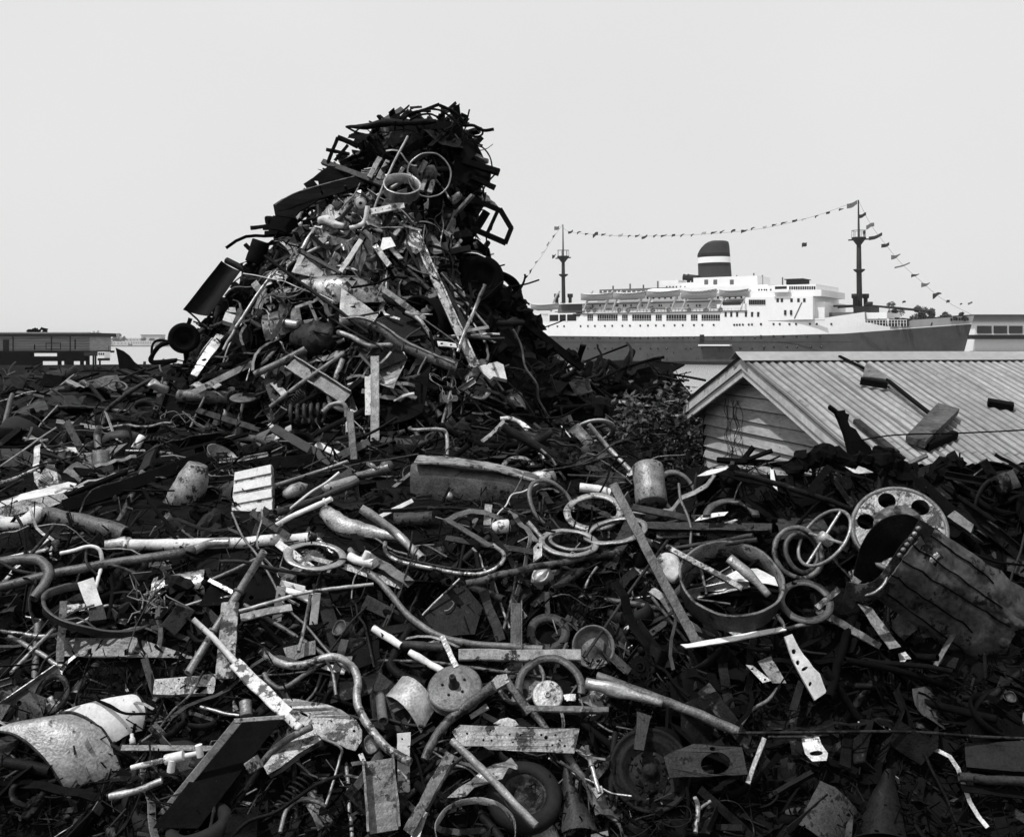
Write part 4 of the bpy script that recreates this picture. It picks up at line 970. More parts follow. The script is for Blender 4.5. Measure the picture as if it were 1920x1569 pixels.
# ---------------------------------------------------------------- near slope, left
Yt = YA(475, 935, .3)
tp = MB(); q, nn, c = plane_pts([(440, 886), (509, 871), (513, 990), (430, 1003)], Yt, (-.05, -.86, .5), 0); back = -nn*.07
tp.add(q+[p+back for p in q], [(3, 2, 1, 0), (4, 5, 6, 7), (0, 1, 5, 4), (1, 2, 6, 5), (2, 3, 7, 6), (3, 0, 4, 7)]); tpo = tp.build('louvred_panel', PR)
sl_ = MB()
for i in range(5):
    t0, t1 = i*.192+.004, i*.192+.142; a, b_, c_, d_ = q
    pp = [a+(d_-a)*t0, b_+(c_-b_)*t0, b_+(c_-b_)*t1, a+(d_-a)*t1]; ce = sum(pp, V())/4; pp = [ce+(x-ce)*.97 for x in pp]
    sl_.add([x+nn*.012 for x in pp]+[x-nn*.002 for x in pp], [(3, 2, 1, 0), (0, 1, 5, 4), (1, 2, 6, 5), (2, 3, 7, 6), (3, 0, 4, 7)])
sl_.build('slats', 'clean_white', tpo); fix(tpo, 'upright panel of five white slats with dark gaps', 'panel', None, (475, 935), 'the white slatted panel')
mgp = PX([(371, 870), (363, 895), (352, 922), (330, 942), (299, 953)], YA(350, 920, .3)); b = MB(); b.tube(mgp, [.075, .115, .13, .11, .02], 16, smooth_path=True)
fix(b.build('boot_shaped_cowl', PR), 'pale boot-shaped sheet-metal cowl standing on its toe', 'cowl', None, (350, 910), 'the boot-shaped cowl')
pipe('long clean white pipe lying level behind the flange', [(240, 1023), (420, 1018), (578, 1010)], 21, WH, lift=.18, ph='the long white pipe', flanges=(.02,))
pipe('flanged grey pipe neck joining the white pipe', [(196, 1022), (218, 1020), (236, 1018)], 18, PR, lift=.2, w2=24, ph='the flanged pipe neck')
pipe('long thin dark pipe running below the white pipe', [(-20, 1104), (150, 1066), (320, 1040), (372, 1028)], 18, RU, lift=.22, ph='the long dark pipe')
pipe('pale forked pipe end above the long dark pipe', [(365, 1030), (395, 1019), (430, 1016)], 16, LT, lift=.24)
pipe('thick grey pipe slanting down behind the flange', [(86, 965), (160, 982), (236, 1002)], 31, RU, lift=.12, ph='the thick slanting pipe')
pipe('fat white drainpipe end at the frame edge', [(-20, 980), (40, 982), (70, 962)], 30, WH, lift=.14, hollow=.85)
sheet('pale folded sheet with a bright upper face, over the thick slanting pipe', [(-10, 944), (41, 926), (128, 904), (164, 912), (118, 925), (-10, 954)], 'clean_white', lift=.3, ph='the pale folded sheet')
sheet('grey lower flap of folded sheet above the thick slanting pipe', [(-10, 954), (41, 938), (118, 924), (130, 937), (64, 963), (-10, 975)], PR, lift=.28)
fb_ = MB(); q, nn, c = plane_pts([(70, 908), (88, 880), (110, 888), (114, 910), (78, 922)], YA(90, 905, .25), (-.3, -.7, .6), 0)
fb_.plate([q], .05, nn); fo_ = fb_.build('finned_block', LT)
for i in range(8):
    t = i/7; a = P(72+t*10, 908-t*26, c.y-.03); d = P(95+t*4, 918-t*20, c.y-.03); kb = MB(); kb.sweep([a, d], rect(.006, .06), up=nn)
    kb.build('fin', LT, fo_)
fix(fo_, 'pale finned block of close metal ribs', 'block', None, (90, 900), 'the finned block')
rod('white broom-handle rod sticking out above the finned block', [(-10, 908), (41, 891), (88, 868)], 8, WH, lift=.25)
sheet('dark triangular sheet with a flaking white streak at the left edge', [(-10, 842), (41, 841), (92, 868), (60, 886), (-10, 893)], DR, lift=.18)
bar('long black plank running up behind the boot-shaped cowl', (120, 950), (388, 858), 26, BK, .04, lift=.25, name='black_plank', cat='plank', ph='the long black plank')
bar('broad black board lying level behind the slatted panel', (387, 884), (594, 862), 25, BK, .04, lift=.2, name='black_plank', cat='plank')
pipe('short white pipe stub near the round knob', [(-10, 1052), (41, 1040), (92, 1030)], 9, WH, lift=.2)
jar('small round dark knob on a stalk by the short white stub', (106, 1035), (104, 1012), 15, DR, [(0, 0), (.5, .05), (.5, .4), (1, .6), (.9, .9), (0, 1)], lift=.25, name='knob', cat='knob')
rod('white hooked strap bending down over the long dark pipe', [(113, 1037), (140, 1031), (166, 1024), (185, 1029), (191, 1046), (190, 1062), (183, 1088), (179, 1102)], 7, 'clean_white', lift=.21, name='hooked_strap', cat='strap', ph='the white hooked strap')
pipe('fat bent grey elbow pipe at the frame edge', [(-20, 1056), (40, 1048), (75, 1050), (91, 1070), (86, 1092), (63, 1122)], 18, RU, lift=.3, ph='the fat bent elbow pipe', w2=20)
sheet('white punched plate leaning across the big hoop', [(146, 1094), (175, 1083), (193, 1136), (166, 1145)], WH, lift=.4, tk=.012, ph='the white punched plate', wave=.0)
sheet('dark block below the white punched plate', [(166, 1144), (193, 1137), (200, 1164), (168, 1168)], DR, lift=.36, tk=.05)
ring('large dark rim hoop tilted flat on the slope', 182, 1152, 98, 38, 11, .9, RU, lift=.22, wall=.05, lip=.02, name='wheel_hoop', cat='hoop', ph='the large tilted hoop')
rod('thin pale curved tube bending round at the frame edge', [(-20, 1180), (41, 1188), (75, 1193), (105, 1190), (128, 1179)], 8, LT, lift=.22)
rod('thin speckled rod with a white tip', [(20, 1262), (60, 1220), (82, 1198), (103, 1178)], 7, PR, lift=.2)
bar('small flat post standing inside the large tilted hoop', (120, 1127), (112, 1240), 14, RU, lift=.25)
bar('stubby grey strap lying inside the large tilted hoop', (126, 1142), (160, 1138), 16, PR, lift=.22)
sheet('broad rust-mottled sheet under the large tilted hoop', [(104, 1196), (247, 1194), (361, 1230), (362, 1234), (120, 1230)], RU, lift=.12, ph='the broad mottled sheet', n=(0, -.6, .8))
sheet('mottled grey plank-like plate left of the tall pale board', [(290, 1276), (405, 1266), (401, 1302), (286, 1304)], PR, lift=.15, tk=.03, ph='the mottled plate')
# mudguards
def strip(label, A, B, m_, lift, nrm, drop, tk=.006, **kw):
    """Curved strip between two pixel edge lines, falling away from the viewer along its length."""
    pts, nn, c = plane_pts(A+B, None, nrm, lift); k = len(A); a, b_ = catmull(pts[:k], 4), catmull(pts[k:], 4); rows = []
    for i in range(7):
        v = i/6; r = []
        for j in range(len(a)):
            u = j/(len(a)-1); r.append(a[j]*(1-v)+b_[j]*v-nn*(drop*(u-.35)**2)+nn*(.03*math.sin(PI*v)+.006*noise.noise(a[j]*6+V((v*3, 0, 0)))))
        rows.append(r)
    b = MB(); b.grid(rows, tk); o = b.build(kw.get('name', 'mudguard'), m_); rb = MB(); rb.tube(rows[0], .008, 6); rb.tube(rows[-1], .008, 6); rb.build('rolled_edge', DR, o)
    return fix(o, label, kw.get('cat', 'mudguard'), None, A[1], kw.get('ph'))
strip('large grey curved mudguard with dark rolled edges', [(92, 1337), (140, 1336), (185, 1358), (214, 1398), (228, 1428)], [(-20, 1362), (30, 1378), (72, 1410), (100, 1440), (115, 1460)], PR, .25, (.1, -.6, .8), .35, ph='the grey mudguard')
strip('bright white curved panel tied with black wire', [(205, 1312), (251, 1301), (268, 1315), (273, 1332), (264, 1354)], [(112, 1331), (140, 1336), (170, 1350), (192, 1366), (208, 1381)], 'clean_white', .24, (.1, -.65, .75), .2, ph='the white mudguard')
rod('black wire looped over the white mudguard', [(150, 1305), (182, 1312), (228, 1335), (260, 1338), (290, 1337)], 5, BK, lift=.36, name='wire', cat='wire')
rod('second black wire beside the first on the white mudguard', [(176, 1310), (205, 1320), (234, 1338)], 3, BK, lift=.37, name='wire', cat='wire')
jar('small white bottle neck standing below the white mudguard', (249, 1395), (247, 1376), 11, WH, [(0, 0), (1, .02), (1, .5), (.6, .7), (.6, 1), (0, 1)], name='bottle', cat='bottle')
bar('flat bar with one bolt hole pointing at the grey mudguard', (228, 1401), (402, 1404), 11, RU, lift=.2, ph='the bolt-hole bar')
tee = pipe('white pipe tee with a downturned spout', [(246, 1439), (310, 1424), (374, 1411)], 10, 'clean_white', lift=.3, name='pipe_tee', cat='fitting', ph='the white pipe tee')
kid_rod(tee, 'tee_body', [(310, 1424), (344, 1416)], 19, 'clean_white', YA(310, 1424, .3)); kid_rod(tee, 'spout', [(323, 1424), (320, 1446)], 15, 'clean_white', YA(310, 1424, .32)); kid_rod(tee, 'valve_handle', [(372, 1396), (376, 1418)], 14, 'clean_white', YA(310, 1424, .32))
pipe('chipped pale pipe with two bolt holes below the white tee', [(205, 1494), (255, 1482), (304, 1463)], 13, PR, lift=.2, ph='the chipped pipe stub')
cab = sheet('black cabinet door with pale folded edges', [(286, 1552), (446, 1352), (532, 1346), (494, 1392), (372, 1552)], BK, lift=.22, wave=.0, name='cabinet_door', cat='door', ph='the black cabinet door', n=(.05, -.75, .65))
Yc = YA(420, 1440, .3)
kid_bar(cab, 'edge', (280, 1556), (446, 1352), 15, PR, Yc); kid_bar(cab, 'edge', (440, 1351), (533, 1344), 8, PR, Yc)
jar('small round canister with a dark band above the cabinet door', (462, 1342), (460, 1314), 23, PR, CAN, lift=.3, ph='the banded canister', top=DR)
rod('thin shiny chain-like rod ending at the banded canister', [(376, 1325), (400, 1331), (425, 1338), (449, 1341)], 6, LT, lift=.24, name='chain', cat='chain')
pipe('long white angle strip crossing the bamboo pole', [(362, 1160), (400, 1195), (445, 1245), (489, 1281)], 10, WH, lift=.38, name='angle_strip', cat='strip', hollow=0, w2=14, smooth=False, ph='the long white strip')
bar('white wide strip with a knotted lower end', (440, 1243), (540, 1340), 25, 'clean_white', .03, lift=.36, name='angle_strip', cat='strip', ph='the wide white strip')
lump('knot of white crumpled metal at the foot of the wide white strip', [(538, 1342), (550, 1355), (562, 1366)], 16, WH, lift=.38)
pipe('bamboo-like jointed pole leaning down to the left', [(495, 1033), (447, 1110), (400, 1185), (352, 1262)], 14, PR, lift=.34, smooth=False, flanges=(.35, .62, .86), name='jointed_pole', cat='pole', hollow=.6, ph='the jointed pole')
rod('thin dark rod rising towards the top of the jointed pole', [(398, 1086), (440, 1068), (480, 1048)], 7, RU, lift=.25)
bar('tall pale speckled board standing behind the jointed pole', (432, 1130), (421, 1272), 32, PR, .02, lift=.25, name='board', cat='board', ph='the tall pale board')
bar('short pale slat leaning on the jointed pole', (392, 1087), (437, 1111), 8, LT, lift=.3)
ring('flat pale annular ring lying over the white pipe end', 591, 1042, 59, 25, 3, .76, LT, .01, lift=.34, ph='the flat annular ring')
sheet('pale punched mesh strip running out from under the annular ring', [(575, 1040), (652, 1057), (768, 1096), (748, 1104), (633, 1062), (570, 1047)], LT, lift=.26, ph='the punched mesh strip', wave=.005)
bar('white slat under the flat annular ring', (520, 1018), (590, 1068), 14, WH, lift=.28)
vf = pipe('white cast valve fitting with a stub outlet', [(655, 1043), (675, 1052), (700, 1056)], 17, 'clean_white', lift=.36, name='valve_fitting', cat='fitting', ph='the white valve fitting'); kid_rod(vf, 'outlet', [(680, 1056), (690, 1034)], 13, 'clean_white', YA(675, 1050, .38)); kid_rod(vf, 'flange', [(696, 1050), (704, 1062)], 22, PR, YA(675, 1050, .37))
rod('thin wire hanging in a loop below the valve fitting', [(682, 1062), (666, 1080), (661, 1100), (659, 1122)], 3, PR, lift=.32, name='wire', cat='wire')
wf = bar('broken white wooden frame of two legs and a rail', (530, 1098), (588, 1124), 20, 'clean_white', .03, lift=.22, name='broken_stand', cat='stand', ph='the broken white frame')
Yw = YA(555, 1130, .2); kid_bar(wf, 'leg', (528, 1100), (513, 1204), 17, 'clean_white', Yw); kid_bar(wf, 'leg', (594, 1112), (584, 1206), 15, 'clean_white', Yw); kid_bar(wf, 'top_rail', (526, 1092), (572, 1104), 10, 'clean_white', Yw)
rod('long slim bowed bar sweeping over the broken white frame', [(448, 1146), (510, 1128), (568, 1112), (635, 1102), (700, 1095)], 7, PR, lift=.36, ph='the slim bowed bar')
bar('thick chipped batten below the slim bowed bar', (450, 1158), (548, 1139), 15, PR, .03, lift=.3, name='batten', cat='plank', ph='the chipped batten')
rod('upright rod standing in a dark plate by the broken frame', [(583, 1114), (572, 1168), (560, 1222)], 7, PR, lift=.34)
sheet('dark torn plate holding the upright rod', [(530, 1215), (591, 1201), (592, 1227), (540, 1240)], RU, lift=.2)
pipe('long S-bent exhaust pipe snaking down the slope', [(490, 1218), (505, 1232), (528, 1244), (550, 1248), (580, 1243), (610, 1233), (640, 1235), (662, 1252), (671, 1272), (669, 1300), (670, 1318), (680, 1342), (695, 1366), (715, 1392), (742, 1413), (770, 1429)], 15, PR, lift=.36, n=14, ph='the S-bent exhaust pipe', name='exhaust_pipe')
rod('branching brown rod with a forked foot', [(612, 1236), (575, 1262), (530, 1290), (505, 1278), (495, 1262)], 9, RU, lift=.28, ph='the forked rod')
rod('short bent rod hooked under the exhaust pipe', [(612, 1238), (624, 1262), (630, 1303)], 6, PR, lift=.3)
sheet('white oval scrap of dish under the exhaust pipe', [(602, 1252), (615, 1245), (650, 1250), (645, 1264), (620, 1258)], 'clean_white', lift=.22)
sheet('white level strip showing behind the exhaust pipe bend', [(606, 1230), (661, 1231), (659, 1242), (640, 1240)], WH, lift=.2)
sheet('large smooth oval blade with a slot and two bolt holes', [(520, 1316), (532, 1311), (560, 1311), (600, 1319), (640, 1332), (668, 1348), (679, 1368), (678, 1388), (666, 1408), (650, 1404), (612, 1386), (575, 1362), (545, 1340)], PR, lift=.26, holes=[(570, 1338, 9, 2.5, 10, .4), (545, 1327, 3, 2.5), (664, 1370, 3, 3)], name='oval_blade', cat='blade', ph='the oval blade', n=(0, -.7, .7), wave=.05)
bs = MB(); q, nn, c = plane_pts([(505, 1455), (497, 1440), (518, 1413), (545, 1391), (575, 1373), (588, 1369), (605, 1390), (585, 1402), (560, 1417), (530, 1441)], YA(550, 1410, .34), (-.1, -.75, .65), 0); bs.plate([q], .06, nn)
bso = bs.build('brake_shoe', PR); kid_rod(bso, 'lining', [(490, 1432), (512, 1406), (545, 1382), (585, 1362)], 13, RU, YA(550, 1410, .37)); kid_bar(bso, 'end_block', (466, 1440), (486, 1426), 24, PR, YA(480, 1430, .34), .05)
fix(bso, 'curved brake shoe with its worn lining', 'brake shoe', None, (550, 1412), 'the brake shoe')
rod('thin stepped rod dropping beside the oval blade', [(601, 1382), (639, 1401), (636, 1425), (622, 1475), (611, 1508)], 5, LT, lift=.38)
pipe('small half hoop with a lumpy rusted rim at the bottom edge', [(525, 1560), (534, 1525), (548, 1506), (570, 1497), (596, 1503), (611, 1511)], 8, PR, lift=.3, hollow=0, name='half_hoop', cat='hoop', ph='the small half hoop')
sheet('narrow white hanging strip with one hole', [(745, 1374), (769, 1373), (769, 1484), (745, 1484)], WH, lift=.3, holes=[(754, 1385, 2, 2)], tk=.01, ph='the hanging white strip', n=(0, -.95, .3), wave=0)
bar('rusted channel section with scaly sides', (708, 1426), (720, 1560), 60, RU, .05, lift=.2, name='channel_beam', cat='beam', ph='the scaly channel', prof=lambda w: chan_prof(w, w*.5, .012))
patch('smooth grey half-round sheet near the brake drum', [(724, 1304), (755, 1268), (818, 1325), (789, 1374)], PR, .09, lift=.22, ph='the half-round sheet', axis='v', name='half_round_sheet')
# brake drum
def studs(o, c, n, u, r):
    w = n.cross(u)
    for i in range(5):
        a = 2*PI*i/5+.3; b = MB(); q = c+(u*math.cos(a)+w*math.sin(a))*r*.42+n*r*.08; b.lathe(q, n, [(.001, .2*r*.3), (.05*r, .06*r), (.05*r, -.03*r)], 8); b.build('stud', BI, o)
turned('rusty brake drum with a stub axle pointing up', 852, 1288, 53, 42, -14, [('body', RU, [(.93, -.34), (1.0, -.30), (1.0, -.25), (.9, -.2), (.96, -.08), (.97, -.02), (.9, .02), (.72, .03), (.6, .09), (.55, .10), (.2, .1)]), ('hub', DR, [(.2, .05), (.2, .14), (.14, .2), (.12, .55), (.1, .62), (.06, .62), (.06, .45), (.001, .45)])], lift=.4, name='brake_drum', cat='brake drum', ph='the brake drum', extra=studs)
bar('pale flat strap propped on the brake drum', (828, 1193), (856, 1250), 11, LT, lift=.42)
pipe('white tube entering the black sleeve above the brake drum', [(700, 1178), (752, 1211)], 14, 'clean_white', lift=.3, ph='the white tube')
pipe('white tube coming down to the brake drum', [(768, 1222), (835, 1262)], 13, 'clean_white', lift=.32, ph='the lower white tube')
pipe('black hollow sleeve lying level above the brake drum', [(750, 1208), (832, 1214)], 17, DR, lift=.28)
pipe('long bowed grey pipe curving down to the weathered plank', [(655, 1030), (690, 1070), (721, 1100), (769, 1157), (825, 1193), (887, 1207), (970, 1213), (1017, 1217)], 12, RU, lift=.26, ph='the long bowed pipe')
bar('weathered splintered plank lying level', (860, 1228), (1089, 1228), 21, WD, .03, lift=.3, name='wooden_plank', cat='plank', ph='the splintered plank')
rod('long thin rod running behind the brake drum to the horseshoe ring', [(700, 1238), (808, 1241), (920, 1256), (1033, 1271)], 6, RU, lift=.2)
ring('broken horseshoe ring standing up', 1031, 1288, 66, 60, 0, .77, RU, .02, lift=.26, arc=(-12, 196), name='horseshoe_ring', ph='the horseshoe ring')
turned('round pale hub disc inside the horseshoe ring', 1027, 1303, 29, 27, 0, [('body', PR, [(1, -.2), (1, 0), (.9, .05), (.78, .02), (.3, .1), (.18, .1)]), ('cap', LT, [(.2, .1), (.2, .2), (.1, .2), (.08, .1), (.001, .1)])], lift=.34, name='hub_disc', cat='hub', ph='the pale hub disc')
bar('dark ledge bar under the pale hub disc', (985, 1331), (1140, 1331), 12, RU, .05, lift=.3, name='angle_iron')
bar('slanting angle iron meeting the ledge under the horseshoe ring', (950, 1275), (992, 1338), 13, RU, .03, lift=.3, name='angle_iron')
pipe('dark crank arm rising to a flat pale end', [(795, 1425), (815, 1385), (840, 1352), (880, 1320), (925, 1285)], 17, RU, lift=.3, w2=20, hollow=0, name='crank_arm', cat='crank', ph='the dark crank arm')
sheet('flat pale end plate of a crank near the brake drum', [(900, 1298), (932, 1268), (950, 1266), (955, 1281), (912, 1304)], PR, lift=.42, tk=.03)
sheet('small dark pale-edged tab below the crank arm', [(880, 1340), (912, 1318), (917, 1329), (884, 1348)], PR, lift=.25)
sheet('long drilled iron plate with many bolt holes', [(847, 1372), (862, 1359), (1086, 1366), (1076, 1412), (975, 1409), (918, 1405), (905, 1398), (860, 1399)], PR, lift=.36, tk=.012, holes=[(x*.2292+700, y*.2292+1250, r, r, 8) for x, y, r in ((960, 522, 2), (765, 545, 2.5), (905, 603, 2.5), (972, 605, 2.2), (1115, 555, 2.2), (1143, 620, 2), (1205, 558, 2), (1375, 558, 2.5), (1415, 578, 4), (1493, 557, 2.2), (1530, 600, 2.2), (1470, 640, 2.2), (1567, 645, 2.6))], name='drilled_plate', cat='plate', ph='the drilled plate', n=(0, -.8, .6), wave=.004)
sheet('round-topped lug poking up behind the drilled plate', [(925, 1359), (938, 1350), (952, 1347), (966, 1352), (973, 1362), (950, 1366)], PR, lift=.25, tk=.03)
pipe('smooth round pipe slanting down across the torn pale sheet', [(847, 1387), (1005, 1548)], 14, PR, lift=.46, ph='the smooth slanting pipe')
sheet('torn pale sheet twisted under the slanting pipe', [(840, 1494), (860, 1475), (906, 1440), (947, 1431), (958, 1421), (971, 1433), (970, 1440), (954, 1440), (941, 1466), (890, 1472), (874, 1489)], LT, lift=.34, wave=.12, ph='the torn pale sheet')
bar('grey flat bar leaning up from the bottom edge', (765, 1560), (844, 1413), 20, RU, .012, lift=.3, ph='the leaning grey bar')
pipe('curved thin tube beside the leaning grey bar', [(800, 1520), (830, 1465), (848, 1436), (868, 1418)], 7, DR, lift=.28)
ring('big thin hoop cut off by the bottom edge', 892, 1566, 76, 56, 0, .94, PR, lift=.3, wall=.05, name='wheel_hoop', cat='hoop', ph='the bottom-edge hoop')
def tyre(label, cx_, cy_, a, b, ang, Y=None, lift=.15, flip=False, ph=None, hub=DR, mt=RB):
    return turned(label, cx_, cy_, a, b, ang, [('tyre', mt, [(.60, -.18), (.72, -.24), (.9, -.22), (1, -.12), (1, .12), (.9, .22), (.72, .24), (.60, .18), (.60, -.18)]), ('rim', hub, [(.62, .1), (.6, .14), (.52, .12), (.48, 0), (.3, -.02), (.26, .06), (.001, .06)])], Y, lift, flip, 'worn_tyre', 'tyre', ph)
tyre('black tyred wheel half buried at the bottom edge', 983, 1494, 70, 60, 10, lift=.16, ph='the buried tyred wheel')
patch('pointed grey folded sheet at the bottom edge', [(1056, 1440), (1064, 1442), (1122, 1560), (1054, 1562)], DR, .05, lift=.1, name='pointed_sheet', dent=.03, ph='the pointed folded sheet')
for i, (x, y, w) in enumerate(((1103, 1412, 12), (1110, 1436, 9), (1117, 1462, 13))):
    pass
shft = pipe('knuckled steering shaft hanging in the dark', [(1100, 1398), (1106, 1425), (1114, 1452), (1124, 1486)], 8, LT, lift=.3, name='steering_shaft', cat='shaft', ph='the knuckled shaft', flanges=(.2, .5))
sheet('small dark lug at the foot of the knuckled shaft', [(1108, 1480), (1128, 1474), (1131, 1487), (1119, 1498)], PR, lift=.28, tk=.02)
# big truck wheel; the corner's shadow is put into its dark iron
def lugs(o, c, n, u, r):
    w = n.cross(u)
    for i in range(8):
        a = 2*PI*i/8; b = MB(); q = c+(u*math.cos(a)+w*math.sin(a))*r*.36+n*r*.02; b.lathe(q, n, [(.001, .09*r), (.045*r, .09*r), (.045*r, -.02*r)], 6); b.build('lug_nut', BI, o)
turned('big dished truck wheel lying in shadow', 1219, 1443, 77, 75, 20, [('rim', BI, [(.86, -.3), (.98, -.1), (1.0, .0), (.97, .05), (.9, .02), (.84, -.06), (.8, -.02), (.72, .02), (.66, .01), (.5, -.22), (.46, -.22)]), ('disc', BI, [(.5, -.2), (.3, -.1), (.2, -.1), (.17, .06), (.12, .1), (.001, .1)])], lift=.2, name='truck_wheel_disc', cat='wheel', ph='the dished truck wheel', extra=lugs)
sheet('narrow bracket plate hanging over the dished truck wheel', [(1194, 1334), (1219, 1342), (1207, 1408), (1189, 1405)], DR, lift=.4, tk=.015)
sheet('cast housing plate with one large round opening', [(1244, 1418), (1262, 1408), (1299, 1394), (1327, 1396), (1391, 1402), (1395, 1420), (1402, 1452), (1327, 1456), (1255, 1457)], DR, lift=.42, tk=.03, holes=[(1341, 1432, 28, 20, 18, -.1), (1336, 1405, 6, 4, 8)], name='housing_plate', cat='plate', ph='the housing plate', n=(-.1, -.85, .5))
lump('splintered pale log end lying above the truck wheel', [(1098, 1280), (1140, 1290), (1180, 1300), (1242, 1318)], [18, 28, 20, 12], LT, lift=.36, name='split_log', cat='log', ph='the splintered log')
pipe('long rough shaft slanting down past the splintered log', [(1120, 1268), (1220, 1305), (1300, 1335), (1385, 1372)], 18, RU, lift=.3, hollow=0, ph='the long rough shaft')
rod('long thin level rod reaching the frame edge', [(1376, 1374), (1500, 1373), (1690, 1371), (1840, 1381), (1925, 1384)], 6, DR, lift=.32, ph='the long level rod')
rod('short thin rod lying just under the long level rod', [(1440, 1381), (1506, 1381)], 5, DR, lift=.3)
bar('pale short stick leaning below the long level rod', (1433, 1384), (1402, 1468), 9, PR, .015, lift=.34, ph='the pale short stick')
rod('bright twig-like prong at the bottom edge', [(1303, 1495), (1309, 1515), (1304, 1560)], 9, PR, lift=.25)
rod('second prong branching from the bottom-edge twig', [(1309, 1518), (1332, 1501)], 6, PR, lift=.26)
sheet('small pale tab plate with an oval hole', [(1502, 1379), (1534, 1379), (1540, 1396), (1552, 1413), (1550, 1427), (1523, 1427), (1509, 1413)], PR, lift=.26, tk=.01, holes=[(1530, 1412, 13, 5)], ph='the oval-holed tab')
patch('dim grey tapering sheet rising from the bottom edge', [(1655, 1450), (1674, 1446), (1700, 1570), (1596, 1572)], BI, .05, lift=.08, name='tapering_sheet', ph='the dim tapering sheet', dent=.04)  # dark iron carries the shade of the lower corner
sheet('square dark plate near the lower corner of the slope', [(1810, 1396), (1930, 1390), (1930, 1450), (1812, 1440)], BI, lift=.25, tk=.03, ph='the square dark plate')
pipe('thick grey tube end below the square dark plate', [(1797, 1455), (1850, 1461), (1935, 1464)], 17, DR, lift=.28)
sheet('white bracket bar with a row of worn holes', [(1470, 1193), (1484, 1188), (1499, 1216), (1524, 1250), (1536, 1262), (1549, 1298), (1526, 1313), (1508, 1280), (1486, 1236)], WH, lift=.36, tk=.02, holes=[(1489, 1221, 4.5, 5, 9), (1496, 1242, 3.5, 5, 9), (1508, 1253, 7, 3.5, 9, -.5), (1518, 1282, 3, 5, 9, .3)], name='bracket_bar', cat='bracket', ph='the white bracket bar', n=(0, -.9, .4), wave=.01)
sheet('long white flat blade tilted across the dark hollow', [(1276, 1209), (1370, 1193), (1467, 1175), (1475, 1181), (1380, 1201), (1286, 1215)], 'clean_white', lift=.4, tk=.012, ph='the long white blade', wave=0)
bar('pale short stick under the long white blade', (1362, 1177), (1390, 1194), 12, PR, lift=.34)
bar('thin grey strip above the long white blade', (1392, 1156), (1456, 1158), 5, LT, lift=.36)
pipe('curled grey strap at the upper end of the white blade', [(1456, 1152), (1466, 1166), (1474, 1178), (1500, 1172), (1530, 1166)], 8, PR, lift=.4, hollow=0)
bar('long straight steel bar slanting over the rings', (1150, 908), (1306, 1206), 18, RU, .014, lift=.42, ph='the long slanting steel bar')
rod('thin crusted rod leaning into the dark hollow', [(1252, 1013), (1180, 1110), (1095, 1232)], 6, DR, lift=.36, ph='the crusted rod')
bar('pale square bar lying over the big drum hoop', (1252, 1025), (1393, 1104), 11, PR, .02, lift=.46, ph='the pale square bar')
lump('crumpled white can behind the slanting steel bar', [(1232, 1050), (1255, 1062), (1276, 1082)], [26, 46, 30], WH, lift=.28, name='crumpled_can', cat='can', ph='the crumpled white can', rough=.3)
ring('big deep drum hoop with thin rims', 1369, 1112, 92, 68, 6, .95, RU, lift=.3, wall=.14, lip=.012, name='drum_hoop', cat='hoop', ph='the big drum hoop')
sheet('white curved sheet showing through the drum hoop', [(1348, 1086), (1384, 1068), (1420, 1068), (1452, 1082), (1458, 1100), (1408, 1090)], 'clean_white', lift=.2, wave=.06)
lump('pale splintered post lying inside the drum hoop', [(1367, 1046), (1405, 1078), (1442, 1116)], [18, 20, 14], LT, lift=.42, name='split_post', cat='post', ph='the pale splintered post', rough=.15)
# rings
ring('grey ring tilted against the fuel tank end', 1035, 946, 56, 37, 52, .86, RU, .015, lift=.36, ph='the ring against the fuel tank')
ring('pale broad ring in front of the slanting steel bar', 1113, 959, 56, 35, -2, .76, PR, .015, lift=.36, ph='the pale broad ring')
ring('bright flat ring pierced by the slanting steel bar', 1155, 996, 61, 23, -10, .80, LT, .012, lift=.38, ph='the pierced bright ring')
ring('pale flat ring lying lowest of the ring cluster', 1066, 1016, 56, 25, 4, .8, PR, .012, lift=.34, ph='the lowest cluster ring')
ring('narrow crescent ring inside the lowest cluster ring', 1072, 1014, 44, 17, 4, .84, PR, .012, lift=.3)
ring('grey ring leaning on the dented drum', 1274, 928, 51, 33, 58, .80, PR, .015, lift=.34, ph='the ring leaning on the drum')
ring('half-buried ring arch behind the level rails', 1371, 967, 52, 31, 0, .72, RU, .02, lift=.24, arc=(0, 180), ph='the half-buried ring arch')
ring('concentric ring edge-on beside the steering wheel', 1497, 1036, 51, 46, 70, .82, RU, .02, lift=.22, ph='the concentric ring')
ring('inner ring nested in the concentric ring', 1504, 1036, 40, 32, 75, .78, RU, .02, lift=.2)
ring('grey open ring below the steering wheel', 1510, 1128, 51, 40, 8, .72, RU, .014, lift=.34, arc=(30, 372), ph='the open grey ring')
ring('pale ring arch standing behind the fuel tank', 971, 880, 34, 24, 0, .70, PR, .02, lift=.2, arc=(10, 178), ph='the ring arch behind the tank')
jar('dented pale grey drum standing on end', (1222, 946), (1214, 874), 60, PR, CAN, lift=.25, name='oil_drum', cat='drum', ph='the dented drum')
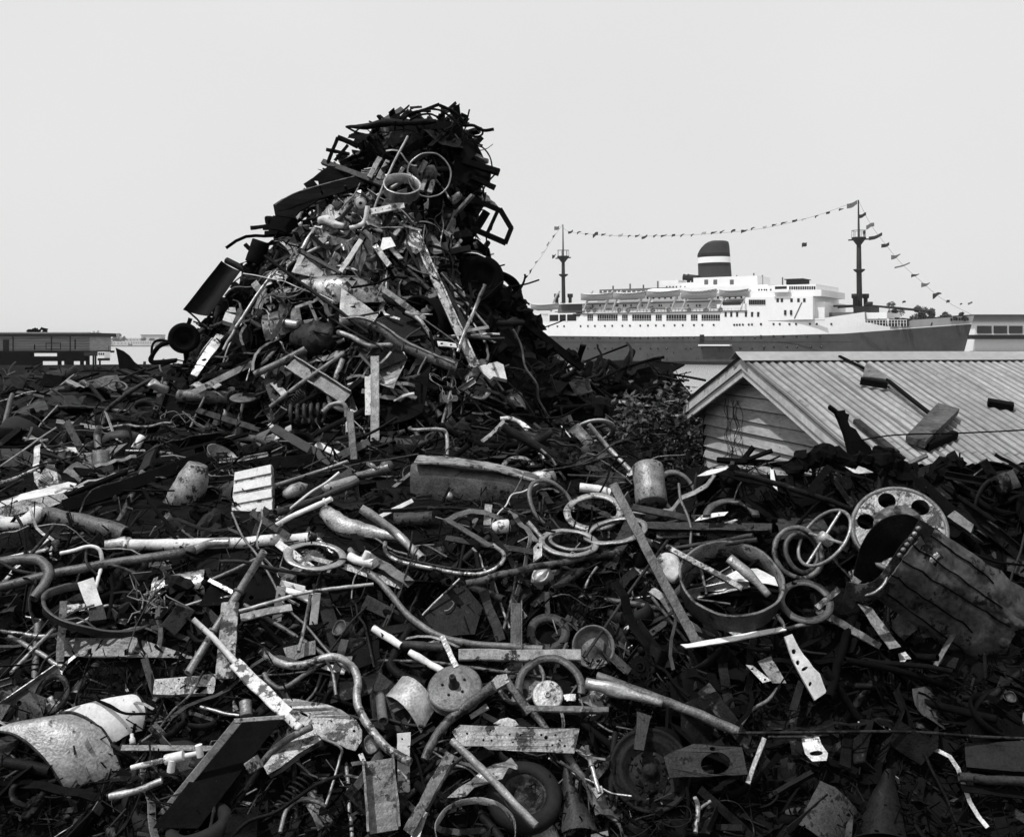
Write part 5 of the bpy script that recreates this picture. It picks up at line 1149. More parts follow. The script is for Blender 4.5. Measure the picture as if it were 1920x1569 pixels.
# fuel tank
Yk = YA(880, 915, .3); b = MB(); rows = []; ks = 15
for i in range(ks):
    u = i/(ks-1); x = 772+u*238; yt = 862+u*24+6*math.sin(u*3); yb = 958-u*16; e = 1-abs(2*u-1)**14*.16; r = []
    for j in range(24):
        a = 2*PI*j/24; sx = math.copysign(abs(math.cos(a))**.55, math.cos(a)); sy = math.copysign(abs(math.sin(a))**.55, math.sin(a))
        cc = P(x, (yt+yb)/2, Yk); hh = (yb-yt)/2/F*Yk*e; r.append(cc+V((0, sx*.15*e, sy*hh)))
    rows.append(r)
FS = [(i*24+j, (i+1)*24+j, (i+1)*24+(j+1) % 24, i*24+(j+1) % 24) for i in range(ks-1) for j in range(24)]+[tuple(range(24)), tuple(reversed([(ks-1)*24+j for j in range(24)]))]
b.add([p for r in rows for p in r], FS, 0, True); tk_ = b.build('fuel_tank', RU)
b = MB(); L1 = [P(x, y, Yk-.17) for x, y in ((776, 868), (850, 870), (920, 880), (1004, 902))]; L2 = [P(x, y-14, Yk+.10) for x, y in ((784, 868), (850, 872), (920, 882), (1000, 902))]
b.grid([L1, L2], .012); b.build('seam_flange', PR, tk_); b = MB(); c = P(842, 930, Yk-.15); b.lathe(c, (0, -1, .2), [(.03, 0), (.03, .02), (.001, .025)], 10); b.build('drain_plug', PR, tk_)
fix(tk_, 'long rusty fuel tank with a seam flange along its top', 'tank', None, (880, 910), 'the fuel tank')
jar('rounded pale cap at the end of the fuel tank', (1002, 902), (1040, 892), 34, PR, [(0, 0), (1, .05), (1, .6), (.8, .9), (0, 1)], lift=.34, name='tank_cap', cat='cap')
jar('white rounded lamp housing below the fuel tank', (923, 990), (962, 984), 26, 'clean_white', [(0, 0), (.7, .05), (1, .3), (1, .75), (.85, .8), (.8, .6), (0, .6)], lift=.3, name='lamp_housing', cat='lamp housing', ph='the white lamp housing')
bar('short stubby post beside the white lamp housing', (916, 946), (914, 985), 14, PR, .02, lift=.3)
pipe('white fat pipe stub behind the pale broad ring', [(1087, 914), (1120, 917), (1148, 926)], 17, 'clean_white', lift=.28, ph='the white pipe stub')
rod('stub rod poking up left of the lowest cluster ring', [(990, 979), (1020, 1012)], 9, PR, lift=.3)
sheet('pale lug plate with a hole beside the lowest cluster ring', [(1000, 1028), (1008, 1018), (1016, 1020), (1016, 1044), (1000, 1056)], PR, lift=.38, tk=.02, holes=[(1009, 1028, 2.5, 3, 8)])
bar('dark flat bar leading to the pale lug plate', (836, 1008), (1002, 1035), 11, DR, .012, lift=.3)
# wheel disc
c, n, u, r = frame_of(1686, 992, 88, 80, 12, None, .36); w = n.cross(u)
cir = lambda x, y, rr_, k=18: [c+u*(x+rr_*math.cos(2*PI*i/k))*r+w*(y+rr_*math.sin(2*PI*i/k))*r for i in range(k)]
loops = [cir(0, 0, .9, 48), cir(0, 0, .28, 26)]
for i in range(6): a = 2*PI*i/6+.52; loops.append(cir(.43*math.cos(a), .43*math.sin(a), .075, 12))
for i in range(6): a = 2*PI*i/6; loops.append(cir(.68*math.cos(a), .68*math.sin(a), .185, 18))
b = MB(); b.plate(loops, .02, n); wd_ = b.build('wheel_disc', PR)
b = MB(); b.lathe(c, n, [(r*.84, -.16), (r*.88, -.02), (r*.9, .01), (r*.97, .02), (r*1.0, .0), (r*1.0, -.03), (r*.95, -.02), (r*.9, -.16)], 48, closed=True, u=u); b.build('rim', RU, wd_)
b = MB(); b.lathe(c, n, [(r*.52, .011), (r*.53, .02), (r*.29, .02), (r*.28, .0)], 40, u=u); b.build('hub_face', RU, wd_)
fix(wd_, 'large truck wheel disc with round hand holes and bolt holes', 'wheel', None, (1686, 975), 'the holed wheel disc')
mat('scorched', .003, .10, 3.2, .85, chip=.008, chip_at=.57, chip_scale=7, rand=0, bump=.6, spec=.12)
# rusted barrel and band
Yb = YA(1700, 1060, .42); arc = [(1600, 1078), (1612, 1030), (1632, 994), (1660, 971), (1700, 964), (1742, 984)]
rows = [];
for k in range(9):
    t = k/8; r_ = []
    for i, (x, y) in enumerate(catmull([V((x, y, 0)) for x, y in arc], 4) if False else [tuple(v[:2]) for v in catmull([V((x, y, 0)) for x, y in arc], 4)]):
        r_.append(P(x+t*240, y+t*175, Yb+.25*t+.10*(abs(i/20-.5))+.006*noise.noise(V((i*.6, k*.9, 0)))))
    rows.append(r_)
b = MB(); b.grid(rows, .01); barrel = b.build('barrel_shell', BI)
fix(barrel, 'torn rusty barrel end with a black hollow', 'barrel', None, (1650, 1010), 'the torn barrel')
rim = catmull([V((x, y, 0)) for x, y in ((1742, 983), (1716, 1016), (1690, 1052), (1664, 1086), (1632, 1112))], 5); rows = []
for k in range(19):
    u = k/18; rows.append([P(p.x+u*215+5*noise.noise(V((k*.5, i*.5, 1))), p.y+u*(146+14*math.sin(i*.45))+5*noise.noise(V((k*.5, i*.5, 5))), Yb-.18+.22*u-.13*math.sin(PI*i/(len(rim)-1))+.05*noise.noise(V((i*.35, k*.45, 3)))+.012*noise.noise(V((i*.9, k*.9, 7)))+(.01 if i % 5 == 0 else 0)) for i, p in enumerate(rim)])
b = MB(); b.grid(rows, .01); hc = P(1750, 1048, Yb-.2); keep = []
for fi, f in enumerate(b.f):
    c = sum((b.v[i] for i in f), V())/len(f); x, y = proj(c)
    if math.hypot((x-1750)/12, (y-1048)/10) > 1+.3*noise.noise(V((x*.3, y*.3, 0))): keep.append(fi)
b.f = [b.f[i] for i in keep]; b.m = [b.m[i] for i in keep]; b.sm = [b.sm[i] for i in keep]
fix(b.build('planked_panel', 'scorched'), 'broad bulging planked rusty panel with a ragged hole', 'panel', None, (1790, 1090), 'the planked panel')
for i, (a, d) in enumerate((((1762, 1010), (1900, 1100)), ((1745, 1030), (1890, 1128)), ((1728, 1046), (1880, 1156)), ((1704, 1066), (1862, 1178)), ((1690, 1082), (1830, 1178)))):
    sb = MB(); sb.tube([r_[2+i*4]+V((0, -.012, .008)) for r_ in rows[:12+(i*3) % 7]], .005, 6); fix(sb.build('seam_strip', BK), f'{ORD[i]} dark seam counted from the upper edge of the planked panel', 'strip')
band = MB(); bp = PX([(1738, 982), (1722, 1010), (1700, 1035), (1680, 1066), (1662, 1090), (1640, 1106), (1612, 1111), (1585, 1106)], Yb-.24); band.sweep(catmull(bp, 5), rect(.10, .012), up=V((.3, -.6, .7)))
bo = band.build('riveted_band', BI)
for i in range(6):
    rb = MB(); x, y = 1722-i*7, 990+i*10; rb.lathe(P(x, y, Yb-.27), (-.1, -.9, .4), [(.001, .012), (.012, .006), (.014, -.01)], 8); rb.build('rivet', PR, bo)
fix(bo, 'S-shaped riveted dark band in front of the planked panel', 'band', None, (1690, 1050), 'the riveted band')
ring('pale curved edge ring under the riveted band', 1628, 1086, 40, 26, -30, .86, LT, .012, Y=Yb-.16, arc=(150, 330), name='edge_ring', ph='the pale edge ring')
sheet('dark patch plate seen through the torn barrel', [(1590, 1072), (1616, 1062), (1632, 1100), (1600, 1104)], RU, Y=Yb+.1)
sheet('small rusted box lid behind the planked panel', [(1776, 972), (1790, 961), (1826, 988), (1820, 1003)], RU, lift=.3, tk=.05)
# steering wheel
c, n, u, r = frame_of(1545, 1008, 65, 36, -49, None, .46); w = n.cross(u); b = MB()
b.lathe(c, n, [(r-.011+.011*math.cos(a), .011*math.sin(a)) for a in [2*PI*i/8 for i in range(8)]], 48, closed=True, u=u); sw = b.build('steering_wheel', LT)
for a in (.25, 1.82, 3.39, 4.96): b = MB(); b.tube([c+(u*math.cos(a)+w*math.sin(a))*r*.1, c+(u*math.cos(a)+w*math.sin(a))*r*.96], .010, 8); b.build('spoke', LT, sw)
b = MB(); b.lathe(c-n*.02, n, [(.001, .05), (.03, .05), (.035, .02), (.035, -.03)], 16); b.build('hub', PR, sw)
fix(sw, 'old four-spoked steering wheel with a thin pale rim', 'steering wheel', None, (1545, 1005), 'the steering wheel')
# rails between rings and wheel
bar('long dark rail with a bright upper edge', (1205, 986), (1445, 987), 15, DR, .03, lift=.3, name='steel_rail', cat='rail', ph='the bright-edged rail', prof=lambda w: ell_prof(w*1.3, .012))
sheet('slotted flat strip under the bright-edged rail', [(1231, 998), (1359, 995), (1359, 1003), (1231, 1009)], RU, lift=.3, holes=[(1242, 1003, 4, 1.8), (1290, 1002, 4, 1.8)])
pipe('upper of two dark pipes below the slotted strip', [(1262, 1028), (1340, 1016), (1412, 1003)], 8, DR, lift=.26)
pipe('lower of two dark pipes below the slotted strip', [(1278, 1037), (1345, 1022), (1420, 1012)], 9, DR, lift=.28)
bar('dark rotten plank with a pale edge pointing at the half-buried arch', (1188, 951), (1304, 975), 13, DW, .03, lift=.3, name='rotten_plank', cat='plank')
sheet('white curled leaf of metal by the half-buried arch', [(1302, 977), (1318, 966), (1345, 961), (1366, 960), (1358, 967), (1330, 972)], 'clean_white', lift=.34, wave=.05, ph='the curled white leaf')
sheet('white sliver lying beside the curled white leaf', [(1358, 980), (1378, 974), (1383, 975), (1372, 981)], 'clean_white', lift=.34)
rod('slim pole leaning from the dented drum towards the mound', [(1104, 795), (1140, 838), (1192, 893)], 9, PR, lift=.3, ph='the slim leaning pole')
rod('thin hoop edge arching against the dark below the shed', [(1376, 938), (1384, 914), (1400, 891), (1426, 873), (1460, 865), (1500, 866)], 3, RU, lift=.25, name='wire_hoop', cat='hoop')
sheet('white ragged shard hanging in the dark below the shed', [(1444, 878), (1450, 880), (1452, 893), (1459, 921), (1450, 912), (1445, 903)], 'clean_white', lift=.25, ph='the hanging white shard')
sheet('white crumpled rag-like sheet below the gable boards', [(1306, 893), (1325, 882), (1342, 880), (1366, 876), (1360, 882), (1342, 888)], 'clean_white', Y=6.3, wave=.1, ph='the white crumpled sheet')
sheet('pale bow-tie scrap of metal below the corrugated eave', [(1584, 875), (1604, 881), (1610, 874), (1622, 878), (1638, 886), (1610, 888), (1600, 886)], PR, Y=6.3)
# dark timbers against the shed gable
bar('black charred post leaning up against the gable boards', (1390, 866), (1413, 838), 8, BK, .05, Y=7.6, name='charred_post', cat='post')
bar('black charred batten lying out across the gable boards', (1400, 862), (1448, 845), 7, BK, .04, Y=7.5, name='charred_batten', cat='plank')
bar('long charred plank lying at the foot of the gable', (1345, 862), (1510, 872), 10, BK, .05, Y=7.55, name='charred_plank', cat='plank')
for i, pts_ in enumerate(([(1480, 892), (1500, 866), (1530, 858)], [(1520, 872), (1545, 852), (1585, 858)], [(1560, 880), (1605, 862), (1640, 874)], [(1620, 884), (1660, 868), (1705, 886)])):
    lump(f'black hump, {ORD[i]} along the foot of the roof counted from the gable', pts_, [22, 40, 30], BK, Y=6.75, name='charred_hump', cat='scrap', rough=.4, jag=True)  # solid black lumps filling the dark mass at the eave
bar('black charred board leaning against the barge board end', (1500, 880), (1560, 846), 16, BK, .04, Y=6.8, name='charred_plank', cat='plank')
LMS.append((1560, 868, 'the black humps'))
# things on the shed roof
def roof_bar(label, a, d, w, m_, tk, h=.05, name='timber', cat='timber', ph=None):
    p, nrm = roof_px(*a, h); q_, _ = roof_px(*d, h); b = MB(); b.sweep([p, (p+q_)/2, q_], rect(wpx(w, p.y), tk), up=nrm); return fix(b.build(name, m_), label, cat, None, ((a[0]+d[0])/2, (a[1]+d[1])/2), ph)
p4 = [roof_px(x, y, h)[0] for x, y, h in ((1699, 822, .06), (1761, 760, .06), (1797, 771, .09), (1735, 833, .09))]; nrm = roof_px(1750, 800)[1]
b = MB(); crk = [V((R.uniform(-.02, .02), R.uniform(-.02, .02), 0)) for _ in p4]; b.add([p+nrm*.022+k_ for p, k_ in zip(p4, crk)]+[p-nrm*.03 for p in p4], [(0, 1, 2, 3), (7, 6, 5, 4), (0, 4, 5, 1), (1, 5, 6, 2), (2, 6, 7, 3), (3, 7, 4, 0)]); fix(b.build('weathered_slab', 'scorched'), 'thick weathered timber slab lying across the corrugated roof', 'timber', None, (1748, 797), 'the weathered slab')
roof_bar('dark strip put in as the shadow of the weathered slab on the roof', (1735, 838), (1790, 815), 14, BK, .06, .05, 'wedge', 'wedge')  # dark bar laid where the slab's shadow falls
rod('black wire stretched across the roof over the weathered slab', [(1600, 828), (1655, 818), (1709, 814), (1800, 812), (1925, 806)], 3, BK, Y=7.15, name='wire', cat='wire')
roof_bar('dark strap running down the roof from the ridge', (1574, 668), (1667, 714), 6, BK, .02, .05, 'strap', 'strap'); roof_bar('dark double strap running down the roof to the weathered slab', (1665, 713), (1748, 779), 8, BK, .02, .05, 'strap', 'strap')
roof_bar('thin pale-edged strip beside the double strap', (1662, 722), (1738, 780), 4, RU, .02, .05, 'strip', 'strip')
bl = MB(); p5 = [roof_px(x, y, .04)[0] for x, y in ((1616, 715), (1622, 690), (1660, 712), (1660, 720))]; bl.add([p+nrm*.045 for p in p5]+[p-nrm*.02 for p in p5], [(0, 1, 2, 3), (0, 4, 5, 1), (1, 5, 6, 2), (2, 6, 7, 3), (3, 7, 4, 0)]); fix(bl.build('roof_block', RU), 'pale block lying near the ridge of the corrugated roof', 'block', None, (1640, 705), 'the block near the ridge')
roof_bar('black strip put in as the shaded front of the pale roof block', (1613, 714), (1664, 722), 9, BK, .06, .07, 'bar', 'bar')  # black strip painted in as the block's shaded front face
roof_bar('small dark offcut on the roof near the frame edge', (1852, 754), (1900, 762), 20, BK, .05, .05, 'offcut', 'timber')
sheet('black spiky broken timber standing at the barge board', [(1555, 760), (1564, 766), (1570, 771), (1582, 770), (1584, 776), (1590, 778), (1588, 790), (1592, 800), (1603, 806), (1614, 824), (1630, 838), (1644, 872), (1606, 876), (1592, 850), (1582, 812), (1572, 786), (1566, 774), (1556, 766)], BK, Y=7.0, n=(0, -.95, .3), tk=.05, name='broken_timber', cat='timber', ph='the spiky broken timber')
roof_bar('dark rotten plank lying on the lower roof', (1606, 790), (1680, 850), 14, DW, .04, .06, 'rotten_plank', 'plank')
bar('pale square baton across the eave', (1682, 880), (1738, 853), 8, RU, .03, Y=6.8, name='baton', cat='timber')
lump('dark hump of rag and soil at the eave', [(1640, 846), (1665, 850), (1694, 862)], [16, 26, 14], BK, Y=6.85, name='rag', cat='rag', jag=True)
lump('black rounded stump against the corrugated eave', [(1742, 900), (1765, 878), (1788, 866), (1800, 880)], [20, 34, 36, 24], BK, Y=6.7, name='stump', cat='stump', jag=True)

# ---------------------------------------------------------------- middle ground, left and centre
sheet('broken pale enamel dish lying on edge', [(166, 734), (178, 713), (197, 703), (220, 706), (236, 734), (207, 738), (199, 752), (174, 744)], RU, lift=.25, wave=.15, ph='the broken enamel dish', name='enamel_dish', cat='dish')
pipe('lumpy twisted pipe climbing toward the mound', [(192, 800), (196, 775), (230, 745), (265, 722), (305, 702)], 9, DR, lift=.2, hollow=0, ph='the lumpy twisted pipe')
pipe('pale elbow hose hanging from the lumpy twisted pipe', [(186, 800), (182, 818), (186, 842)], 13, RU, lift=.2)
rod('long pale stick lying level above the finned block', [(140, 849), (200, 846), (270, 846), (322, 851)], 6, LT, lift=.3, ph='the long level stick')
sheet('white bent sheet at the end of the level stick', [(117, 833), (150, 829), (165, 838), (172, 845), (150, 848), (121, 851)], 'clean_white', lift=.25, ph='the white bent sheet')
jar('white tin tilted behind the level stick', (252, 842), (267, 818), 15, 'clean_white', CAN, lift=.2, ph='the white tilted tin')
jar('grey can lying below the level stick', (190, 880), (188, 850), 33, RU, CAN, lift=.2, ph='the grey can')
turned('open pale bowl tilted on the black board', 418, 853, 33, 15, 30, [('bowl', PR, [(.001, -.75), (.5, -.7), (.8, -.45), (.95, 0), (1, .02), (.93, 0), (.76, -.42), (.4, -.62), (.001, -.66)])], lift=.25, name='bowl', cat='bowl', ph='the open bowl')
st_ = turned('rusty disc stool with one chipped leg', 457, 745, 26, 9, -4, [('seat', RU, [(.001, -.1), (.9, -.1), (1, 0), (.9, .05), (.001, .05)])], lift=.3, name='disc_stool', cat='stool', ph='the disc stool'); kid_rod(st_, 'leg', [(458, 748), (447, 790), (432, 851)], 6, LT, YA(457, 745, .35))
pipe('pale rotten log lying at the foot of the mound', [(335, 741), (385, 743), (432, 746)], 23, RU, lift=.25, hollow=0, ph='the pale rotten log', name='log', cat='log')
cp = PX([(542, 778), (612, 776)], YA(575, 780, .3)); b = MB(); pts = []
for i in range(66): t = i/65; a = t*2*PI*5.5; d = cp[1]-cp[0]; pts.append(cp[0]+d*t+V((0, math.cos(a)*.1, math.sin(a)*.11)))
b.tube(pts, .022, 8); fix(b.build('coil_spring', DR), 'thick dark coil spring lying on its side', 'spring', None, (576, 778), 'the coil spring')
bar('dark plank sloping down from the disc stool', (370, 770), (497, 808), 12, DR, .03, lift=.22, name='wooden_plank', cat='plank')
bar('dark plank with one white end sloping under the coil spring', (512, 803), (622, 868), 18, DR, .03, lift=.24, name='wooden_plank', cat='plank', ph='the white-ended plank')
bar('white paint patch board at the upper end of the dark plank', (505, 796), (520, 808), 8, WH, .03, lift=.28)
bar('dark square bar rising to the foot of the tall post', (618, 866), (692, 829), 15, RU, .03, lift=.3, name='square_bar', ph='the dark square bar')
rod('long thin lath pointing at the dark square bar', [(516, 910), (590, 886), (652, 865)], 7, PR, lift=.28)
bar('tall upright pale post in front of the mound', (702, 670), (704, 828), 16, PR, .05, lift=.4, name='upright_post', cat='post', ph='the tall upright post')
bar('white flaked bar beside the tall upright post', (690, 706), (692, 778), 13, WH, .02, lift=.38)
pipe('branching pale pipe bent over like a crook', [(606, 772), (618, 761), (636, 755), (648, 763), (650, 788), (652, 812)], 9, PR, lift=.4, ph='the crook-shaped pipe')
bar('square post rising below the crook-shaped pipe', (656, 772), (663, 862), 13, RU, .04, lift=.36, name='square_post', cat='post')
bar('white square block lying by the dark square bar', (594, 834), (637, 855), 12, 'clean_white', .05, lift=.28, name='white_block', cat='block')
rod('long slim pipe leaning up across the mound foot', [(506, 763), (570, 715), (645, 662)], 9, RU, lift=.35, ph='the slim leaning pipe')
lump('white leaf-shaped horn lip in the dark by the tall post', [(738, 752), (756, 743), (777, 738)], [4, 8, 6], 'clean_white', lift=.3, name='horn_lip', cat='horn')
bar('dark bench bar behind the fuel tank', (716, 826), (812, 833), 13, DR, .04, lift=.25)
rod('thin cranked bracket rod standing on the fuel tank', [(768, 800), (774, 806), (826, 805), (838, 818), (838, 862)], 7, PR, lift=.28, ph='the cranked bracket rod')
pipe('pale lever tube with a bulbous end', [(664, 894), (695, 886), (730, 876)], 14, LT, lift=.32, w2=16, ph='the bulbous lever tube'); 
jar('rusty pear-shaped end lump on the lever tube', (712, 884), (736, 868), 28, RU, [(0, 0), (.6, .1), (1, .5), (.7, .9), (0, 1)], lift=.36, name='end_lump', cat='lump')
jar('pale tin cylinder lying by the lever tube', (606, 918), (668, 900), 21, LT, CAN, lift=.28, name='tin', cat='tin', ph='the pale tin cylinder')
pipe('long dark pipe rising behind the white jointed strut', [(516, 962), (590, 938), (674, 902)], 14, DR, lift=.3, ph='the long rising pipe')
pipe('white jointed strut with an eyelet end', [(515, 985), (560, 962), (622, 935)], 10, 'clean_white', lift=.36, hollow=0, ph='the white jointed strut', flanges=(.1, .95))
jar('grey egg-shaped pod lying behind the slatted panel', (530, 930), (578, 908), 27, PR, [(0, 0), (.6, .08), (1, .4), (.85, .75), (0, 1)], lift=.25, name='pod', cat='pod', ph='the egg-shaped pod')
lump('pale crumpled sheet roll below the white strut', [(607, 958), (640, 985), (690, 996), (755, 1008)], [24, 40, 26, 14], PR, lift=.28, ph='the crumpled sheet roll', rough=.3)
pipe('bent pale pipe slanting to the window trim', [(677, 952), (712, 976), (752, 1008), (792, 1048)], 16, LT, lift=.34, ph='the bent pale pipe')
bar('white lath touching the bent pale pipe', (709, 971), (773, 938), 8, 'clean_white', .015, lift=.34)
pipe('thick dark pipe lying level under the fuel tank', [(738, 974), (812, 972)], 26, DR, lift=.24)
rod('long curved window trim strip looping to the fuel tank', [(722, 1018), (724, 1036), (745, 1051), (790, 1062), (845, 1072), (885, 1077), (918, 1071), (940, 1056), (944, 1038), (925, 1022)], 8, LT, lift=.36, name='window_trim', cat='trim', ph='the window trim')
rod('inner groove strip following the window trim', [(730, 1034), (750, 1044), (795, 1055), (848, 1065), (890, 1068), (915, 1062)], 3, DR, lift=.38, name='trim_strip', cat='trim')
sheet('folded pale bracket standing behind the ring cluster', [(1008, 842), (1013, 840), (1022, 862), (1036, 882), (1012, 878), (1010, 860)], PR, lift=.3)
rod('thin pale strip bowing down from the folded bracket', [(1013, 842), (1032, 858), (1048, 882), (1059, 898)], 5, LT, lift=.3)
lump('white segmented hose in the dark behind the fuel tank', [(938, 785), (958, 785), (976, 793), (991, 806)], [9, 8, 9, 10], 'clean_white', lift=.25, name='hose', cat='hose', ph='the white segmented hose')
sheet('dark square plate leaning at the mound foot', [(1032, 782), (1070, 778), (1082, 806), (1050, 800)], DR, lift=.25)
rod('black slanting pole sticking out towards the liner', [(1096, 678), (1140, 661), (1179, 646)], 4, BK, Y=16.2, name='pole', cat='pole')
sheet('black pointed sheet overhanging the water by the shed', [(1200, 678), (1240, 680), (1284, 684), (1254, 702), (1236, 736), (1180, 735)], BK, Y=16.6, n=(0, -.6, .8), tk=.03, ph='the black overhanging sheet')
sheet('ragged black plate edge standing against the liner hull', [(1080, 694), (1100, 684), (1132, 672), (1150, 680), (1186, 684), (1220, 676), (1240, 668), (1241, 700), (1180, 720), (1090, 720)], BK, Y=16.9, n=(0, -.9, .4), tk=.03)
bar('pale thin bar lying in front of the creeper', (1160, 754), (1226, 760), 6, PR, .02, Y=11.5)
# dark hollow below the rings
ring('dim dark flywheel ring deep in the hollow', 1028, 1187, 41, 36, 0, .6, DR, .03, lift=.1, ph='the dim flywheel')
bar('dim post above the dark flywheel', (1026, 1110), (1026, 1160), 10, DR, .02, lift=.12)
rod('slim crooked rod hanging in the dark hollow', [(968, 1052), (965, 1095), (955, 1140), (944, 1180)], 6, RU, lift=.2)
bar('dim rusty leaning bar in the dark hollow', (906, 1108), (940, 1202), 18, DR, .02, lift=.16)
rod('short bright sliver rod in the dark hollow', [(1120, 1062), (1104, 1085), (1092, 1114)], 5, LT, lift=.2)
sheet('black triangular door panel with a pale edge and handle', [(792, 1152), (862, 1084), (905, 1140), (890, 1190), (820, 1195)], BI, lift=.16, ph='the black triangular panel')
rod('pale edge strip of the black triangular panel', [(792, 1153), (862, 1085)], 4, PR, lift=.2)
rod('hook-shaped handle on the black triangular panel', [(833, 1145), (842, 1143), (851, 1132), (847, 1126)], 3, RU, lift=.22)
bar('dim pole slanting in the lower dark corner', (1793, 1180), (1752, 1250), 9, RU, .015, lift=.2)
bar('dark long angle lying below the open grey ring', (1530, 1144), (1650, 1212), 14, RU, .02, lift=.24, name='angle_iron', ph='the long angle below the open ring')
bar('pale short bar leaning on the open grey ring', (1532, 1140), (1574, 1104), 12, PR, .02, lift=.36)
sheet('pale cut channel plate by the long angle', [(1608, 1132), (1634, 1140), (1690, 1214), (1668, 1218)], RU, lift=.24)
sheet('drilled pale strap beside a flat tongue plate', [(1398, 1246), (1412, 1248), (1446, 1276), (1430, 1280)], PR, lift=.25, holes=[(1410, 1254, 2.5, 2), (1434, 1274, 2.5, 2)])
sheet('flat grey tongue plate in the dark', [(1420, 1240), (1446, 1230), (1474, 1280), (1448, 1280)], RU, lift=.22)
sheet('small bright leaf of metal in the dark corner', [(1684, 1226), (1698, 1222), (1709, 1236), (1700, 1236), (1690, 1250)], PR, lift=.2)
# ---------------------------------------------------------------- the towering heap: recognisable pieces
YE = 13.3           # depth of pieces standing out from the flanks
patch('big dark bent sheet standing out from the flank against the sky', [(415, 489), (451, 508), (392, 592), (343, 581)], BI, -.07, Y=YE, n=(.1, -.9, .25), ph='the bent sheet against the sky', axis='u')
tyre('black old tyre at the foot of the heap against the water', 345, 634, 29, 32, 0, Y=13.0, ph='the black tyre', hub=BK, mt=BK)
bar('black stub sticking up from the black tyre', (352, 612), (357, 597), 7, BK, .05, Y=13.0)
pipe('black hooked pipe silhouetted against the water', [(330, 676), (287, 679), (285, 668), (300, 648), (316, 642)], 9, BK, Y=13.4, hollow=0, ph='the black hooked pipe')
rod('thin black bow over the hooked pipe', [(284, 662), (287, 645), (298, 638), (322, 641)], 5, BK, Y=13.4)
sheet('black pointed fin-shaped sheet against the water', [(217, 652), (232, 658), (243, 666), (252, 678), (268, 690), (224, 692), (221, 674)], BK, Y=13.9, n=(0, -.95, .2), ph='the black fin-shaped sheet')
sheet('long white slanting plate with a torn hole at the heap foot', [(406, 627), (424, 631), (404, 660), (369, 706), (357, 701), (380, 662)], LT, lift=.3, holes=[(383, 676, 5, 2.5)], tk=.02, ph='the white slanting plate', wave=.05)
rod('thin wire beside the white slanting plate', [(398, 634), (378, 660), (360, 696)], 3, PR, lift=.35, name='wire', cat='wire')
sheet('small white box face high on the left flank', [(417, 604), (423, 589), (443, 595), (437, 610)], WH, lift=.3, tk=.08, ph='the small white box')
sheet('pale cap piece above the small white box', [(424, 586), (430, 578), (441, 578), (443, 588)], LT, lift=.3, tk=.04)
sheet('flaking pale strip running up the left flank', [(477, 515), (490, 508), (482, 530), (470, 545), (445, 562), (436, 556), (455, 540)], PR, lift=.3, tk=.02)
sheet('black plate with two round holes against the sky', [(450, 494), (471, 487), (476, 502), (466, 513), (458, 508)], BK, Y=YE, holes=[(460, 497, 5, 4.5)], n=(0, -.95, .2))
sheet('white oval cover plate on the left flank', [(498, 536), (501, 520), (507, 510), (519, 504), (533, 510), (542, 520), (530, 526)], WH, lift=.32, wave=.08, ph='the white oval cover')
rod('long dark diagonal rod crossing the heap face', [(496, 480), (560, 527), (625, 575), (690, 625)], 7, BI, lift=.5, ph='the long diagonal rod')
patch('big white car bonnet in the middle of the heap', [(556, 520), (688, 516), (722, 566), (606, 572)], LT, .14, lift=.34, n=(0, -.75, .65), name='car_bonnet', cat='bonnet', axis='both', ph='the white car bonnet', nu=17, nv=11, dent=.03)
sheet('grey pointed sheet propped under the white car bonnet', [(640, 539), (672, 562), (706, 590), (702, 604), (690, 604), (636, 595)], PR, lift=.42, ph='the grey pointed sheet', wave=.03)
pipe('heavy curved frame rail sweeping down the heap', [(636, 606), (660, 601), (690, 606), (723, 622), (757, 647), (807, 670), (856, 688)], 20, RU, lift=.42, hollow=0, name='frame_rail', cat='rail', ph='the curved frame rail')
rod('pale upper edge strip of the curved frame rail', [(640, 598), (680, 596), (723, 614), (757, 639), (807, 662), (852, 681)], 4, LT, lift=.5)
pipe('thin pale curved strap under the frame rail', [(632, 622), (660, 632), (692, 647), (736, 646)], 9, PR, lift=.4, hollow=0)
sheet('dark smooth door skin right of the white bonnet', [(714, 604), (727, 579), (757, 571), (802, 627), (744, 635)], BI, lift=.32, ph='the dark door skin')
bar('long pale double girder running down the heap', (780, 440), (890, 690), 17, PR, .06, lift=.42, name='girder', cat='girder', ph='the long double girder', prof=lambda w: chan_prof(w, w*.6, .02))
bar('short pale bar beside the top of the double girder', (772, 432), (800, 520), 12, RU, .04, lift=.4)
rod('thin pale rod crossing the double girder', [(909, 533), (890, 580), (872, 620), (858, 660)], 7, LT, lift=.5, ph='the pale rod over the girder')
rod('thin pale rod slanting to a flat foot on the heap flank', [(827, 512), (870, 562), (914, 613)], 5, PR, lift=.44)
bar('flat pale foot strip below the slanting thin rod', (872, 621), (916, 613), 7, LT, .02, lift=.44)
rod('hair-thin rod stretched below the dark door skin', [(794, 598), (830, 624), (864, 649)], 3, RU, lift=.42)
pipe('pale bent strip on the shoulder of the dark door skin', [(760, 585), (782, 596), (796, 612), (812, 638)], 8, LT, lift=.44, hollow=0)
sheet('white slotted bracket below the dark door skin', [(819, 640), (855, 645), (857, 653), (822, 649)], WH, lift=.42, holes=[(828, 645, 3, 1.8), (846, 648, 3, 1.8)], tk=.02)
bar('long dark strap above the dark door skin', (707, 535), (796, 600), 12, RU, .03, lift=.4)
lump('dark lumpy engine block in the heap centre', [(555, 628), (590, 632), (628, 630)], [44, 60, 44], DR, lift=.3, name='engine_block', cat='engine', ph='the engine block', rough=.35)
jar('pale motor end on the engine block', (533, 606), (560, 610), 17, LT, CAN, lift=.4, name='motor', cat='motor')
